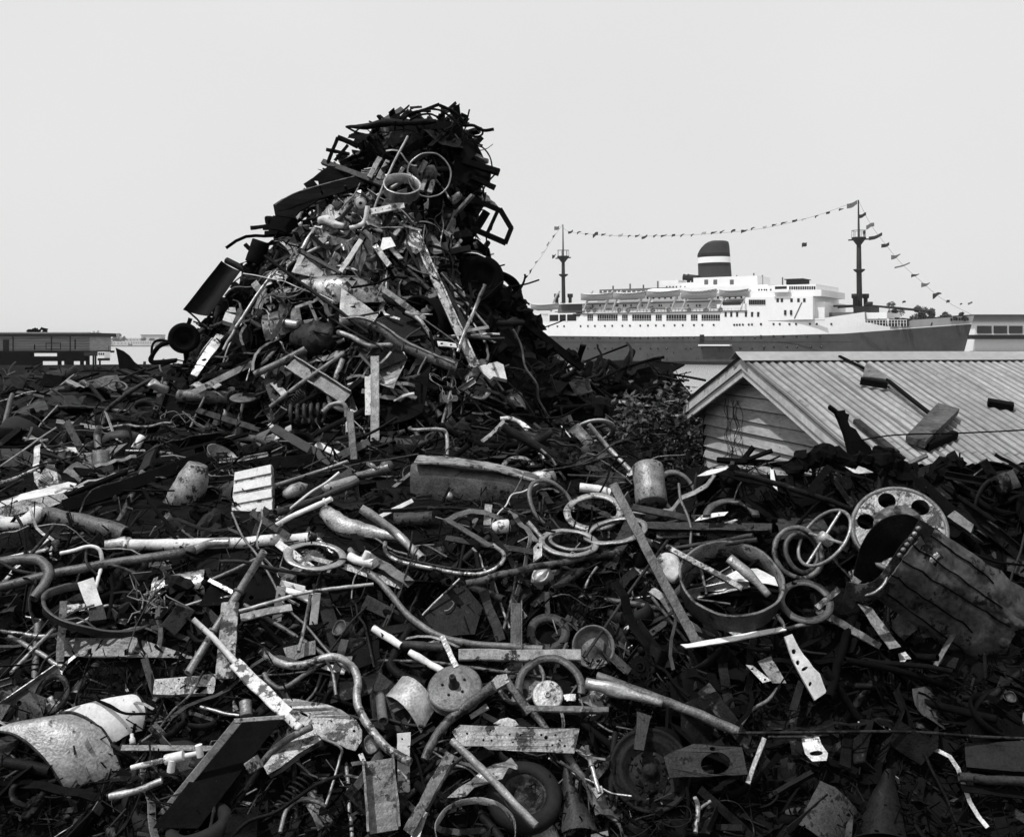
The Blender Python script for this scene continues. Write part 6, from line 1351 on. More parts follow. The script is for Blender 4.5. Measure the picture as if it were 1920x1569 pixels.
pipe('thick dark pipe slanting below the engine block', [(478, 702), (525, 680), (573, 655)], 14, RU, lift=.4, hollow=.7, smooth=False, ph='the thick dark heap pipe')
bar('broad mottled channel lying down the heap foot', (545, 682), (652, 748), 30, RU, .05, lift=.34, name='channel_beam', cat='beam', ph='the mottled channel', prof=lambda w: chan_prof(w, w*.35, .015))
fr = bar('small A-shaped pale bracket frame above the engine block', (554, 577), (596, 562), 6, LT, .02, lift=.4, name='bracket_stand', cat='bracket'); Yq = YA(575, 575, .4); kid_bar(fr, 'leg', (558, 577), (562, 598), 7, LT, Yq); kid_bar(fr, 'leg', (579, 566), (594, 600), 6, LT, Yq); kid_bar(fr, 'foot', (570, 604), (606, 598), 6, PR, Yq)
# open car door frame against the sky
dr = empty('car_door_frame', P(925, 455, YE)); P4 = [((884, 372), (940, 396), 10), ((937, 392), (959, 429), 10), ((959, 427), (947, 457), 9), ((949, 456), (884, 428), 11), ((932, 398), (914, 437), 7)]
for i, (a, d, w) in enumerate(P4): kid_bar(dr, 'pillar' if i in (1, 2, 4) else 'rail', a, d, w, BK, YE, .05)
kid_rod(dr, 'window_guide', [(929, 402), (921, 432)], 2, BK, YE); kid_rod(dr, 'latch', [(952, 449), (951, 455), (950, 458)], 3, BK, YE)
fix(dr, 'empty black car door frame hanging out against the sky', 'car door', None, (925, 415), 'the empty car door frame')
rod('thin black wire hanging from the car door frame', [(911, 440), (913, 460), (911, 482)], 3, BK, Y=YE, name='wire', cat='wire')
tyre('black tyre on the flank below the hanging wire', 902, 522, 43, 47, 0, Y=13.3, ph='the flank tyre', hub=BK, mt=BK)
bar('black stub beam jutting out above the flank tyre', (820, 478), (882, 466), 12, BI, .06, Y=13.0, ph='the jutting stub beam')
rod('big thin black wire loop on the upper flank', [(894, 273), (905, 277), (915, 288), (921, 302), (923, 318)], 3, BK, Y=13.5, name='wire', cat='wire')
rod('short black rod crossing at the top of the wire loop', [(881, 256), (890, 266), (896, 280)], 4, BK, Y=13.5)
bar('thick black beam end jutting from the upper flank', (868, 302), (936, 324), 12, BK, .08, Y=13.5, ph='the upper jutting beam')
bar('second black beam end below the thick one', (885, 333), (928, 352), 9, BK, .06, Y=13.5)
sheet('black ragged body sheet behind the upper beam ends', [(850, 292), (880, 298), (922, 318), (919, 342), (905, 344), (890, 352), (850, 335)], BK, Y=13.6, n=(0, -.95, .2))
sheet('black lump sheet under the wire loop', [(870, 262), (888, 268), (894, 288), (882, 300), (862, 298)], BK, Y=13.6, n=(0, -.95, .2))
lump('ragged flat slab of wreckage across the heap top', [(648, 238), (680, 238), (725, 230), (775, 230), (818, 228)], [4, 12, 14, 12, 10], BI, Y=13.5, name='flattened_wreck', cat='wreck', ph='the flat top slab', rough=.35, flatk=.9)
rod('thin black strut under the point of the flat slab', [(649, 238), (668, 248), (686, 253)], 4, BK, Y=13.5); rod('short black strut bracing the flat slab point', [(664, 249), (676, 240), (684, 236)], 3, BK, Y=13.45)
rod('straight black rod rising to the peak', [(748, 223), (790, 208), (824, 196)], 6, BK, Y=13.5, ph='the rod rising to the peak')
rod('bowed black tube arching over the peak', [(824, 198), (846, 207), (862, 220), (875, 238)], 6, BK, Y=13.5, ph='the bowed peak tube')
rod('inner bowed black tube below the peak tube', [(800, 204), (824, 207), (845, 220), (862, 238)], 4, BK, Y=13.4)
rod('lower arch of black tube near the peak', [(755, 226), (768, 214), (785, 209), (808, 209)], 5, BK, Y=13.4)
rod('second low arch of black tube near the peak', [(768, 226), (785, 217), (805, 214), (822, 220)], 4, BK, Y=13.3)
rod('pigtail black bar curling out at the peak', [(868, 235), (888, 236), (897, 240), (908, 245), (926, 243)], 6, BK, Y=13.5, ph='the pigtail bar')
rod('black hook loop under the pigtail bar', [(872, 250), (885, 255), (898, 256), (905, 250), (902, 243), (894, 242)], 4, BK, Y=13.5)
rod('small black peg standing on the flat top slab', [(708, 217), (713, 224), (717, 231)], 6, BK, Y=13.5); sheet('small black flag-like plate on the flat top slab', [(734, 218), (750, 211), (750, 228), (739, 227)], BK, Y=13.5, n=(0, -1, .1))
for (a, d, w, lab) in (((633, 258), (615, 305), 6, 'outer'), ((633, 258), (672, 274), 9, 'top'), ((628, 284), (655, 289), 5, 'middle'), ((652, 272), (628, 302), 5, 'inner')):
    bar(f'black {lab} bar of the broken window frame on the upper flank', a, d, w, BK, .05, Y=13.4, name='window_bar', cat='bar')
bar('tiny black stub on the side of the broken window frame', (612, 281), (632, 285), 6, BK, .04, Y=13.4)
bar('long dark timber slanting across the upper heap', (606, 304), (728, 350), 11, DR, .06, lift=.35, ph='the upper slanting timber')
sheet('black triangular flap below the broken window frame', [(581, 338), (600, 323), (617, 311), (665, 320), (660, 335), (598, 348), (596, 340)], BK, Y=13.3, n=(0, -.95, .2))
sheet('long black curved car body panel jutting over the left flank', [(513, 386), (529, 374), (550, 365), (571, 357), (620, 344), (665, 332), (684, 345), (640, 362), (600, 377), (560, 398), (552, 410), (517, 407)], BK, Y=13.1, n=(-.1, -.85, .45), ph='the long body panel', tk=.02, wave=.05)
rod('pale rim line of the long black body panel', [(516, 385), (550, 364), (600, 348), (665, 331)], 3, RU, Y=13.0)
sheet('black skirt sheet hanging under the long body panel', [(512, 404), (556, 408), (560, 425), (540, 436), (503, 440), (505, 422)], BK, Y=13.2, n=(0, -.95, .2))
bar('ragged black strip sticking out below the body panel', (470, 428), (512, 423), 7, BK, .03, Y=13.3); bar('dark drilled strip below the ragged black strip', (496, 438), (534, 437), 10, BK, .03, Y=13.2)
bar('small black hammer-like stub on the left flank', (459, 458), (478, 476), 7, BK, .05, Y=13.3); jar('black rounded canister on the left flank', (476, 494), (490, 452), 34, BK, CAN, Y=13.3, ph='the black flank canister')
ring('thin bright hoop ring on the heap face near the top', 805, 328, 43, 42, 60, .93, LT, .02, lift=.5, ph='the thin bright hoop')
jar('dented grey headlamp shell inside the thin bright hoop', (812, 338), (798, 322), 40, RU, [(0, 0), (.6, .1), (.9, .4), (1, .9), (.9, 1), (.7, .9), (0, .8)], lift=.4, name='headlamp_shell', cat='headlamp', ph='the headlamp shell')
ring('deep pale wheel ring on the upper heap', 753, 362, 33, 18, 4, .86, LT, lift=.5, wall=.14, lip=.02, name='wheel_band', cat='wheel ring', ph='the deep pale wheel ring')
turned('small round lamp with a bright rim', 676, 381, 12, 12, 0, [('body', PR, [(.7, -.5), (1, -.1), (1, .05), (.8, .1)]), ('lens', WH, [(.8, .08), (.5, .2), (.001, .25)]), ('knob', BI, [(.25, .2), (.25, .4), (.001, .42)])], lift=.45, name='lamp', cat='lamp', ph='the small round lamp')
for i, (a, d, w) in enumerate((((692, 333), (713, 296), 10), ((709, 336), (727, 302), 9), ((741, 340), (756, 315), 7), ((757, 343), (769, 326), 7), ((790, 358), (797, 336), 9), ((805, 362), (812, 338), 9))):
    bar(f'pale slanting rib, {ORD[i]} along the row under the peak', a, d, w, PR, .04, lift=.4, name='slanting_rib', cat='rib', grp='slanting ribs under the peak')
sheet('white drilled bar lying under the deep pale wheel ring', [(694, 392), (757, 380), (759, 390), (696, 403)], WH, lift=.45, holes=[(x, 399-(x-700)*.19-3, 1.5, 1.5, 7) for x in (704, 717, 730, 743)], tk=.02, ph='the white drilled bar')
turned('pale spoked disc tilted on the heap face', 706, 418, 24, 12, 35, [('disc', PR, [(1, -.1), (1, 0), (.9, .05), (.8, .0), (.3, .02)]), ('hub', LT, [(.3, .02), (.28, .2), (.001, .22)])], lift=.45, name='disc', cat='disc', ph='the pale spoked disc')
pipe('white curved horn sweeping up beside the spoked disc', [(655, 427), (672, 424), (684, 414), (690, 386)], 8, 'clean_white', lift=.5, hollow=0, w2=9, name='horn', cat='horn', ph='the white curved horn')
lump('white rag-like lump on the heap shoulder', [(598, 414), (615, 412), (628, 420), (645, 424)], [14, 18, 16, 8], WH, lift=.45, name='rag', cat='rag', ph='the white rag lump', rough=.45)
bar('white slim stake slanting across the heap face', (677, 450), (639, 510), 9, 'clean_white', .03, lift=.5, ph='the white slim stake')
bar('pale strap slanting away from the white slim stake', (702, 460), (730, 498), 11, LT, .02, lift=.46)
sheet('bright white square scrap near the heap centre', [(718, 446), (733, 445), (742, 462), (712, 471)], 'clean_white', lift=.46, ph='the bright square scrap')
sheet('rounded pale seat shell on the heap face', [(766, 435), (774, 428), (784, 436), (791, 470), (781, 481), (768, 470), (757, 458)], PR, lift=.44, wave=.2, ph='the rounded seat shell')
sheet('second rounded grey shell right of the seat shell', [(797, 438), (815, 444), (826, 458), (830, 475), (815, 479), (800, 466)], RU, lift=.4, wave=.2)
sheet('pale inner face of an open box on the heap', [(567, 478), (600, 494), (632, 512), (600, 522), (551, 512)], LT, lift=.36, ph='the open box face')
bar('dark rim bar of the open box on the heap', (564, 472), (640, 512), 8, DR, .04, lift=.44); bar('white corner post of the open box', (567, 480), (551, 512), 9, WH, .03, lift=.44)
bar('grey plank slanting up the left shoulder of the heap', (542, 440), (486, 494), 10, PR, .03, lift=.4)
sheet('tall grey bent sheet on the left shoulder', [(562, 420), (588, 424), (566, 456), (545, 478), (536, 462)], RU, lift=.3)
pipe('thin vertical pale roll of metal on the left shoulder', [(592, 428), (580, 445), (566, 468)], 9, LT, lift=.42)
sheet('bright white engine cover low on the heap', [(896, 691), (910, 684), (932, 681), (944, 686), (950, 713), (926, 709), (919, 713), (905, 702)], WH, lift=.36, tk=.06, ph='the bright engine cover', wave=.1)
bar('black beam slanting down to the water at the heap edge', (985, 606), (1092, 690), 14, BK, .08, Y=13.4, ph='the black slanting beam')
rod('black antenna-like rod standing on the flank', [(966, 556), (978, 538), (984, 522), (984, 514)], 4, BK, Y=13.4); rod('small black side shoot of the antenna-like rod', [(983, 524), (989, 517)], 3, BK, Y=13.4)
for i, (x, y, w, h) in enumerate(((968, 560, 22, 30), (985, 588, 26, 34), (1004, 604, 22, 34), (940, 560, 40, 50), (1020, 650, 30, 30), (880, 500, 30, 24), (400, 612, 34, 26), (440, 560, 26, 26), (1072, 664, 20, 18))):
    lump(f'black shapeless wreck lump, {ORD[i]} round the heap outline', [(x-w/2, y-h/3), (x, y), (x+w/2, y+h/2)], [w*.6, w, w*.7], BK, Y=13.4, name='wreck_lump', cat='wreck', rough=.5, jag=True)
# ================================================================ filler: every further piece of scrap is an object of its own
PROTO = {}
def proto(kind, mbs): PROTO[kind] = mbs
def mk(kind, fn, n=5):
    L_ = []
    for i in range(n):
        b = MB(); fn(b, random.Random(hash(kind) % 1 + i*7+len(kind)*31))
        me = bpy.data.meshes.new(kind); me.from_pydata(b.v, [], b.f); me.materials.append(M[RU]); me.polygons.foreach_set('use_smooth', b.sm); me.update(); L_.append(me)
    PROTO[kind] = L_
def f_pipe(b, r):
    L_ = r.uniform(.5, 1.1)/2; w = r.uniform(.016, .04); k = r.choice([0, 0, .1, .25]); pts = [V((-L_+2*L_*i/8, r.uniform(-.006, .006)+k*L_*math.sin(PI*i/8), k*L_*.5*(i/8)**2)) for i in range(9)]; b.tube(pts, w, 12, hollow=.8)
def f_elbow(b, r):
    w = r.uniform(.02, .04); L_ = r.uniform(.2, .4); b.tube([V((-L_, 0, 0)), V((0, 0, 0)), V((L_*.35, .03, 0)), V((L_*.5, .16, 0)), V((L_*.5, .16+L_*.7, .02))], w, 12, smooth_path=True, hollow=.78)
def f_bar(b, r):
    L_ = r.uniform(.4, .9)/2; w = r.uniform(.03, .075); k = r.uniform(-.08, .08); tw = r.uniform(-.5, .5); pr = rect(w, .009); rows = [V((-L_+2*L_*i/8, k*L_*math.sin(PI*i/8), k*L_*math.sin(2*i))) for i in range(9)]; b.sweep(rows, pr, up=(0, tw, 1))
def f_angle(b, r): L_ = r.uniform(.4, .9)/2; b.sweep([V((-L_, 0, 0)), V((0, .01, r.uniform(-.03, .03))), V((L_, 0, 0))], ell_prof(r.uniform(.04, .07), .007), up=(0, 0, 1))
def f_chan(b, r): L_ = r.uniform(.35, .8)/2; w = r.uniform(.06, .12); b.sweep([V((-L_, 0, 0)), V((0, .01, .01)), V((L_, 0, 0))], chan_prof(w, w*.5, .008), up=(0, 0, 1))
def f_rod(b, r):
    L_ = r.uniform(.4, 1.0)/2; pts = [V((-L_+2*L_*i/5, r.uniform(-.06, .06), r.uniform(-.05, .05))) for i in range(6)]; b.tube(pts, r.uniform(.006, .012), 7, smooth_path=True)
def f_longrod(b, r):
    L_ = r.uniform(.9, 1.6)/2; k = r.uniform(-.18, .18); pts = [V((-L_+2*L_*i/7, k*math.sin(PI*i/7)+r.uniform(-.02, .02), r.uniform(-.02, .02))) for i in range(8)]; b.tube(pts, r.uniform(.006, .013), 7, smooth_path=True)
def f_strip(b, r):
    L_ = r.uniform(.8, 1.4)/2; w = r.uniform(.018, .04); k = r.uniform(-.25, .25); rows = [V((-L_+2*L_*i/12, k*math.sin(PI*i/12)+.03*math.sin(i*1.1), .05*math.sin(i*.8+k*9))) for i in range(13)]; b.sweep(rows, rect(w, .006), up=(0, r.uniform(-1, 1), 1))
def f_longpipe(b, r):
    L_ = r.uniform(.9, 1.5)/2; pts = [V((-L_+2*L_*i/10, r.uniform(-.012, .012), .04*math.sin(i*.3))) for i in range(11)]; b.tube(pts, r.uniform(.014, .024), 10, hollow=.78)
def f_wire(b, r):
    pts = []; a = 0
    for i in range(26): a += r.uniform(.3, .6); q = .16+.07*math.sin(i*1.3)+r.uniform(-.03, .03); pts.append(V((q*math.cos(a)*1.3, q*math.sin(a), r.uniform(-.05, .05))))
    b.tube(pts, .004, 5, smooth_path=True)
def f_sheet(b, r):
    n = r.randint(5, 8); pts = []
    for i in range(n): a = 2*PI*i/n+r.uniform(-.25, .25); q = r.uniform(.12, .28); pts.append((q*math.cos(a)*1.25, q*math.sin(a)))
    loops = [[V((x, y, .05*noise.noise(V((x*5, y*5, n)))+.12*x*x*r.uniform(.5, 1))) for x, y in densify([(p[0]*1000, p[1]*1000) for p in pts], 60)]]
    loops = [[V((p.x/1000, p.y/1000, .04*noise.noise(V((p.x*.006, p.y*.006, n)))+.35*(p.x/1000)**2)) for p in loops[0]]]; 
    h = [[V((.05+.018*math.cos(2*PI*i/9), .02+.018*math.sin(2*PI*i/9), .01)) for i in range(9)]] if r.random() < .5 else []
    b.plate(loops+h, .005, (0, 0, 1))
def f_curved(b, r):
    R_ = r.uniform(.14, .28); A_ = r.uniform(.9, 2.0); Lz = r.uniform(.2, .5); rows = []
    for i in range(9): rows.append([V((Lz*(j/6-.5)+.01*noise.noise(V((i, j, 1))), R_*math.sin(A_*(i/8-.5)), R_*math.cos(A_*(i/8-.5))-R_*.9+.02*noise.noise(V((i*.7, j*.7, 4))))) for j in range(7)])
    b.grid(rows, .006)
def f_plank(b, r):
    L_ = r.uniform(.4, .85)/2; w = r.uniform(.05, .12); b.sweep([V((-L_, 0, 0)), V((-L_*.3, .004, .004)), V((L_*.3, -.003, .006)), V((L_, 0, 0))], rect(w, .022), up=(0, 0, 1)); crinkle(b, .008, 9)
def f_ring(b, r): R_ = r.uniform(.09, .2); k = r.uniform(.68, .88); b.lathe((0, 0, 0), (0, 0, 1), [(R_*k, -.008), (R_*k, .008), (R_, .008), (R_, -.008)], 32, closed=True)
def f_hoop(b, r): R_ = r.uniform(.14, .3); h = r.uniform(.02, .06); b.lathe((0, 0, 0), (0, 0, 1), [(R_-.004, -h), (R_-.004, h), (R_, h), (R_, -h)], 36, arc=(0, r.choice([2*PI, 2*PI, 4.6])), closed=True); crinkle(b, .03, 4)
def f_rim(b, r):
    R_ = r.uniform(.15, .25); b.lathe((0, 0, 0), (0, 0, 1), [(R_*.86, -.11), (R_, -.09), (R_, -.07), (R_*.88, -.04), (R_*.86, .04), (R_*.98, .06), (R_, .09), (R_*.94, .1), (R_*.8, .05), (R_*.7, .0), (R_*.5, .03), (R_*.3, .03), (R_*.22, .05), (.001, .05)], 32)
def f_tyre(b, r): R_ = r.uniform(.22, .3); b.lathe((0, 0, 0), (0, 0, 1), [(R_*.6, -.05), (R_*.75, -.08), (R_*.93, -.07), (R_, -.04), (R_, .04), (R_*.93, .07), (R_*.75, .08), (R_*.6, .05)], 32, closed=True); crinkle(b, .03, 3)
def f_can(b, r): R_ = r.uniform(.04, .09); h = r.uniform(.12, .26); b.lathe((0, 0, -h/2), (0, 0, 1), [(.001, 0), (R_*.95, 0), (R_, .01), (R_, h*.4), (R_*.93, h*.55), (R_, h*.7), (R_, h-.01), (R_*.9, h), (R_*.85, h-.02), (.001, h-.02)], 20); crinkle(b, .03, 8)
def f_gear(b, r):
    R_ = r.uniform(.07, .13); n = r.choice([16, 20, 24]); o = []
    for i in range(n*2):
        for e in (0, 1): q = R_*(1 if i % 2 == 0 else .88); a = 2*PI*(i+e*.8)/(n*2); o.append(V((q*math.cos(a), q*math.sin(a), 0)))
    b.plate([o, [V((R_*.3*math.cos(-2*PI*i/14), R_*.3*math.sin(-2*PI*i/14), 0)) for i in range(14)]], .03, (0, 0, 1)); b.lathe((0, 0, 0), (0, 0, 1), [(R_*.3, .015), (R_*.3, .03), (R_*.45, .03), (R_*.5, .014)], 16)
def f_spring(b, r): R_ = r.uniform(.035, .06); n = r.choice([6, 8]); b.tube([V((-.15+.3*i/(n*10), R_*math.cos(2*PI*i/10), R_*math.sin(2*PI*i/10))) for i in range(n*10+1)], .008, 6)
def f_bracket(b, r):
    w = r.uniform(.05, .09); a = r.uniform(.1, .2); c = r.uniform(.06, .14); ho = [V((a*.5+.012*math.cos(2*PI*i/8), .012*math.sin(2*PI*i/8), 0)) for i in range(8)]
    b.plate([[V((0, -w/2, 0)), V((a, -w/2*.7, 0)), V((a*1.08, 0, 0)), V((a, w/2*.7, 0)), V((0, w/2, 0))], ho], .008, (0, 0, 1)); b.box((-.004, 0, c/2), (.004, 0, 0), (0, w/2, 0), (0, 0, c/2+.004))
def f_box(b, r):
    x, y, z = r.uniform(.1, .2), r.uniform(.07, .14), r.uniform(.05, .1); t = .004
    b.box((0, 0, -z), (x, 0, 0), (0, y, 0), (0, 0, t)); b.box((x, 0, 0), (t, 0, 0), (0, y, 0), (0, 0, z)); b.box((-x, 0, 0), (t, 0, 0), (0, y, 0), (0, 0, z)); b.box((0, y, 0), (x, 0, 0), (0, t, 0), (0, 0, z)); b.box((0, -y, 0), (x, 0, 0), (0, t, 0), (0, 0, z)); crinkle(b, .05, 5)
def f_lump(b, r):
    o = r.uniform(0, 50); q = []
    for i in range(7):
        t = PI*i/6
        for j in range(10): a = 2*PI*j/10; d = V((math.sin(t)*math.cos(a), math.sin(t)*math.sin(a), math.cos(t))); q.append(V((d.x*.13, d.y*.08, d.z*.09))*(1+.6*noise.noise(d*1.7+V((o, 0, 0)))+.25*noise.noise(d*5+V((o, 0, 0)))))
    b.add(q, [(i*10+j, (i+1)*10+j, (i+1)*10+(j+1) % 10, i*10+(j+1) % 10) for i in range(6) for j in range(10)])
    for k in range(3): d = V((r.gauss(0, 1), r.gauss(0, 1), r.gauss(0, 1))).normalized(); b.lathe(d*.06, d, [(.001, .09), (.025, .09), (.03, .05), (.03, 0)], 10)
KINDS = [('pipe', f_pipe, 'length of pipe', 'pipe', 1.5), ('pipe_elbow', f_elbow, 'bent pipe elbow', 'pipe', .8), ('flat_bar', f_bar, 'flat iron bar', 'bar', 1.6), ('angle_iron', f_angle, 'piece of angle iron', 'bar', 1.2), ('channel_beam', f_chan, 'short channel beam', 'beam', .8), ('steel_rod', f_rod, 'crooked thin rod', 'rod', 1.5), ('long_rod', f_longrod, 'long thin rod', 'rod', 1.0), ('bent_strip', f_strip, 'long bent metal strip', 'strip', 1.1), ('long_pipe', f_longpipe, 'long thin pipe', 'pipe', .7), ('wire_tangle', f_wire, 'loose tangle of wire', 'wire', .45), ('metal_sheet', f_sheet, 'torn piece of sheet metal', 'sheet', 1.7), ('curved_sheet', f_curved, 'curled sheet of metal', 'sheet', 1.3), ('wooden_plank', f_plank, 'splintered board', 'plank', 1.1), ('steel_ring', f_ring, 'flat steel ring', 'ring', .55), ('metal_hoop', f_hoop, 'thin metal hoop', 'hoop', .7), ('wheel_disc', f_rim, 'dished wheel rim', 'wheel', .45), ('old_tyre', f_tyre, 'worn tyre', 'tyre', .35), ('dented_can', f_can, 'dented can', 'can', .7), ('gear_wheel', f_gear, 'toothed gear wheel', 'gear', .4), ('coil_spring', f_spring, 'small coil spring', 'spring', .3), ('angle_bracket', f_bracket, 'drilled bracket', 'bracket', .8), ('open_box', f_box, 'crushed metal box', 'box', .6), ('casting', f_lump, 'lumpy iron casting', 'casting', .9)]
for k, fn, *_ in KINDS: mk(k, fn)
TONES = [('black', BK, 2.6), ('burnt dark', BI, 3.2), ('dark rusty', DR, 3.2), ('rusty', RU, 2.2), ('pale rusty', PR, .9), ('bare pale', LT, .45), ('white painted', WH, .28)]
RF2 = random.Random(77)
FILL = []
USED = set(LABELS)
def near_lm(px, py, k=6): return sorted(LMS, key=lambda l: (l[0]-px)**2+((l[1]-py)*1.2)**2)[:k]
def rel(px, py, l):
    dx, dy = px-l[0], py-l[1]
    if abs(dy) > abs(dx)*.8: return 'just above' if dy < 0 else 'just below'
    return 'left of' if dx < 0 else 'right of'
black = {'black': 3, 'burnt dark': 1.2, 'dark rusty': .3, 'rusty': .05, 'pale rusty': 0, 'bare pale': 0, 'white painted': 0}
def scatter(n, pick, lift, size, tones, kinds=None, spread=.55):
    made = 0; tries = 0
    ks_ = [k for k in KINDS if kinds is None or k[0] in kinds]; wk = [k[4] for k in ks_]
    while made < n and tries < n*6:
        tries += 1; px, py = pick(RF2); h, nrm = hit(px, py)
        if h is None or h.y > 40: continue
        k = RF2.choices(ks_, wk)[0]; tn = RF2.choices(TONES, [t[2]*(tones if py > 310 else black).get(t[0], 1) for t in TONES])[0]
        if k[0] == 'wooden_plank' and tn[0] in ('rusty', 'pale rusty'): mt = WD; tone = 'weathered'
        elif k[0] == 'old_tyre': mt = RB; tone = 'black'
        else: mt = tn[1]; tone = tn[0]
        nrm = V(nrm); nrm = nrm if nrm.dot(CAMP-h) > 0 else -nrm
        tan = nrm.orthogonal().normalized(); tan = Matrix.Rotation(RF2.uniform(0, 2*PI), 3, nrm) @ tan
        x = (tan+nrm*RF2.gauss(0, spread*.6)).normalized(); zz = (nrm+tan.cross(nrm)*RF2.gauss(0, spread*1.2)+V((0, 0, RF2.uniform(0, .6)))).normalized(); y = zz.cross(x).normalized(); zz = x.cross(y)
        s = size*RF2.uniform(.7, 1.3)*(1.15 if h.y > 11 else 1.0)
        me = RF2.choice(PROTO[k[0]]); ob = bpy.data.objects.new(k[0], me); COL.objects.link(ob)
        c = h+nrm*RF2.uniform(*lift); ob.matrix_world = Matrix.Translation(c) @ Matrix((x, y, zz)).transposed().to_4x4() @ Matrix.Scale(s, 4)
        ob.material_slots[0].link = 'OBJECT'; ob.material_slots[0].material = M[mt]
        if h.y < 9.5 and px > 1280:
            if min(proj(ob.matrix_world @ V(q_))[1] for q_ in ob.bound_box) < 846: bpy.data.objects.remove(ob); continue
        if h.y > 11 and py < 420:
            bb = [proj(ob.matrix_world @ V(q_)) for q_ in ob.bound_box]; top_ = min(q_[1] for q_ in bb); lf = min(q_[0] for q_ in bb)
            if top_ < 212+abs(px-815)*.22 or lf < px-60 or (px < 730 and top_ < py-34): bpy.data.objects.remove(ob); continue
        FILL.append((ob, k, tone, c.copy(), x.copy())); made += 1
def box_pick(x0, x1, y0, y1): return lambda r: (r.uniform(x0, x1), r.uniform(y0, y1))
def mound_pick(r):
    py = 240+(r.random()**.75)*535
    for (a, b, c), (d, e, f_) in zip(MPROF, MPROF[1:]):
        if a <= py <= d: t = (py-a)/(d-a); return (r.uniform(b+(e-b)*t+6, c+(f_-c)*t-6), py)
    return (700, 600)
def mound_mid(r):
    while True:
        x, y = mound_pick(r); cx_ = 690+(470-y)*.12
        if abs(x-cx_) < 70+max(0, y-250)*.35: return x, y
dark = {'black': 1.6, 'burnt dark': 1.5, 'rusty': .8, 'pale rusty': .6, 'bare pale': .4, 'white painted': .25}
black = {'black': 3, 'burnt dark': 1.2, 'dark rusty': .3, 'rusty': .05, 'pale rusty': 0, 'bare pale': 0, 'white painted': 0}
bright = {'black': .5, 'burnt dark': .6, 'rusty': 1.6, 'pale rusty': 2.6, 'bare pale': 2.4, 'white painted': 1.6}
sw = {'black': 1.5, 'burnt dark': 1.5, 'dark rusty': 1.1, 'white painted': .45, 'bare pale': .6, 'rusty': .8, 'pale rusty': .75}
vdark = {'black': 3.2, 'burnt dark': 1.6, 'dark rusty': .4, 'rusty': .12, 'pale rusty': .08, 'bare pale': .06, 'white painted': 0}  # near-black mix; shade of gaps and lower corner put into scrap colour
flare_tones = {'black': .2, 'burnt dark': .3, 'dark rusty': .6, 'rusty': 1.4, 'pale rusty': 3.5, 'bare pale': 4, 'white painted': 4}  # paler scrap mix standing in for the flare on the heap face
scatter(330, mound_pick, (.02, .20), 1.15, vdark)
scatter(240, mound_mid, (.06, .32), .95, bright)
scatter(260, lambda r: (r.gauss(672, 62), r.gauss(430, 62)), (.1, .38), .75, flare_tones)
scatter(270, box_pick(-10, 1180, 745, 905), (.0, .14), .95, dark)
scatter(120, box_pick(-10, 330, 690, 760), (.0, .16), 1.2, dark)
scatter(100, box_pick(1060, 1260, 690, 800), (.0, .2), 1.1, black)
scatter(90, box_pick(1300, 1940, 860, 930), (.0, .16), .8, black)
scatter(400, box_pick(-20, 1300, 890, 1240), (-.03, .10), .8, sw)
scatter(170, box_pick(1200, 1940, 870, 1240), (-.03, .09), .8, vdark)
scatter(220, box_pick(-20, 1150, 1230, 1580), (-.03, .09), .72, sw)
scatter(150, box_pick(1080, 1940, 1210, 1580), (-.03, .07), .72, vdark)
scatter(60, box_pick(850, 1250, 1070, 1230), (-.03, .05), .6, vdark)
LONG = {'long_rod', 'bent_strip', 'long_pipe', 'flat_bar', 'angle_iron'}
midt = {'black': .4, 'burnt dark': .6, 'dark rusty': 1, 'rusty': 1.4, 'pale rusty': 2.2, 'bare pale': 2, 'white painted': .8}
scatter(150, box_pick(-20, 1350, 760, 1240), (.04, .18), .85, midt, LONG, .35)
scatter(70, box_pick(-20, 1100, 1230, 1570), (.04, .16), .7, midt, LONG, .35)
scatter(70, box_pick(1150, 1940, 900, 1570), (.0, .12), .7, vdark, LONG, .35)
scatter(130, mound_mid, (.15, .42), 1.05, midt, LONG, .5)
scatter(60, mound_pick, (.1, .3), 1.2, dark, LONG, .5)
# silhouettes round the edge of the heap, backlight put into near-black scrap
def edge_pick(r):
    py = r.uniform(250, 660)
    for (a, b, c), (d, e, f_) in zip(MPROF, MPROF[1:]):
        if a <= py <= d: t = (py-a)/(d-a); return ((b+(e-b)*t+r.uniform(12, 22)) if r.random() < .5 else (c+(f_-c)*t-r.uniform(12, 22)), py)
scatter(130, edge_pick, (.0, .12), 1.0, black, {'long_rod', 'bent_strip', 'pipe', 'flat_bar', 'angle_iron', 'steel_rod', 'metal_sheet', 'curved_sheet', 'casting', 'angle_bracket', 'metal_hoop', 'channel_beam', 'wheel_disc'}, spread=.75)
print('fillers', len(FILL))

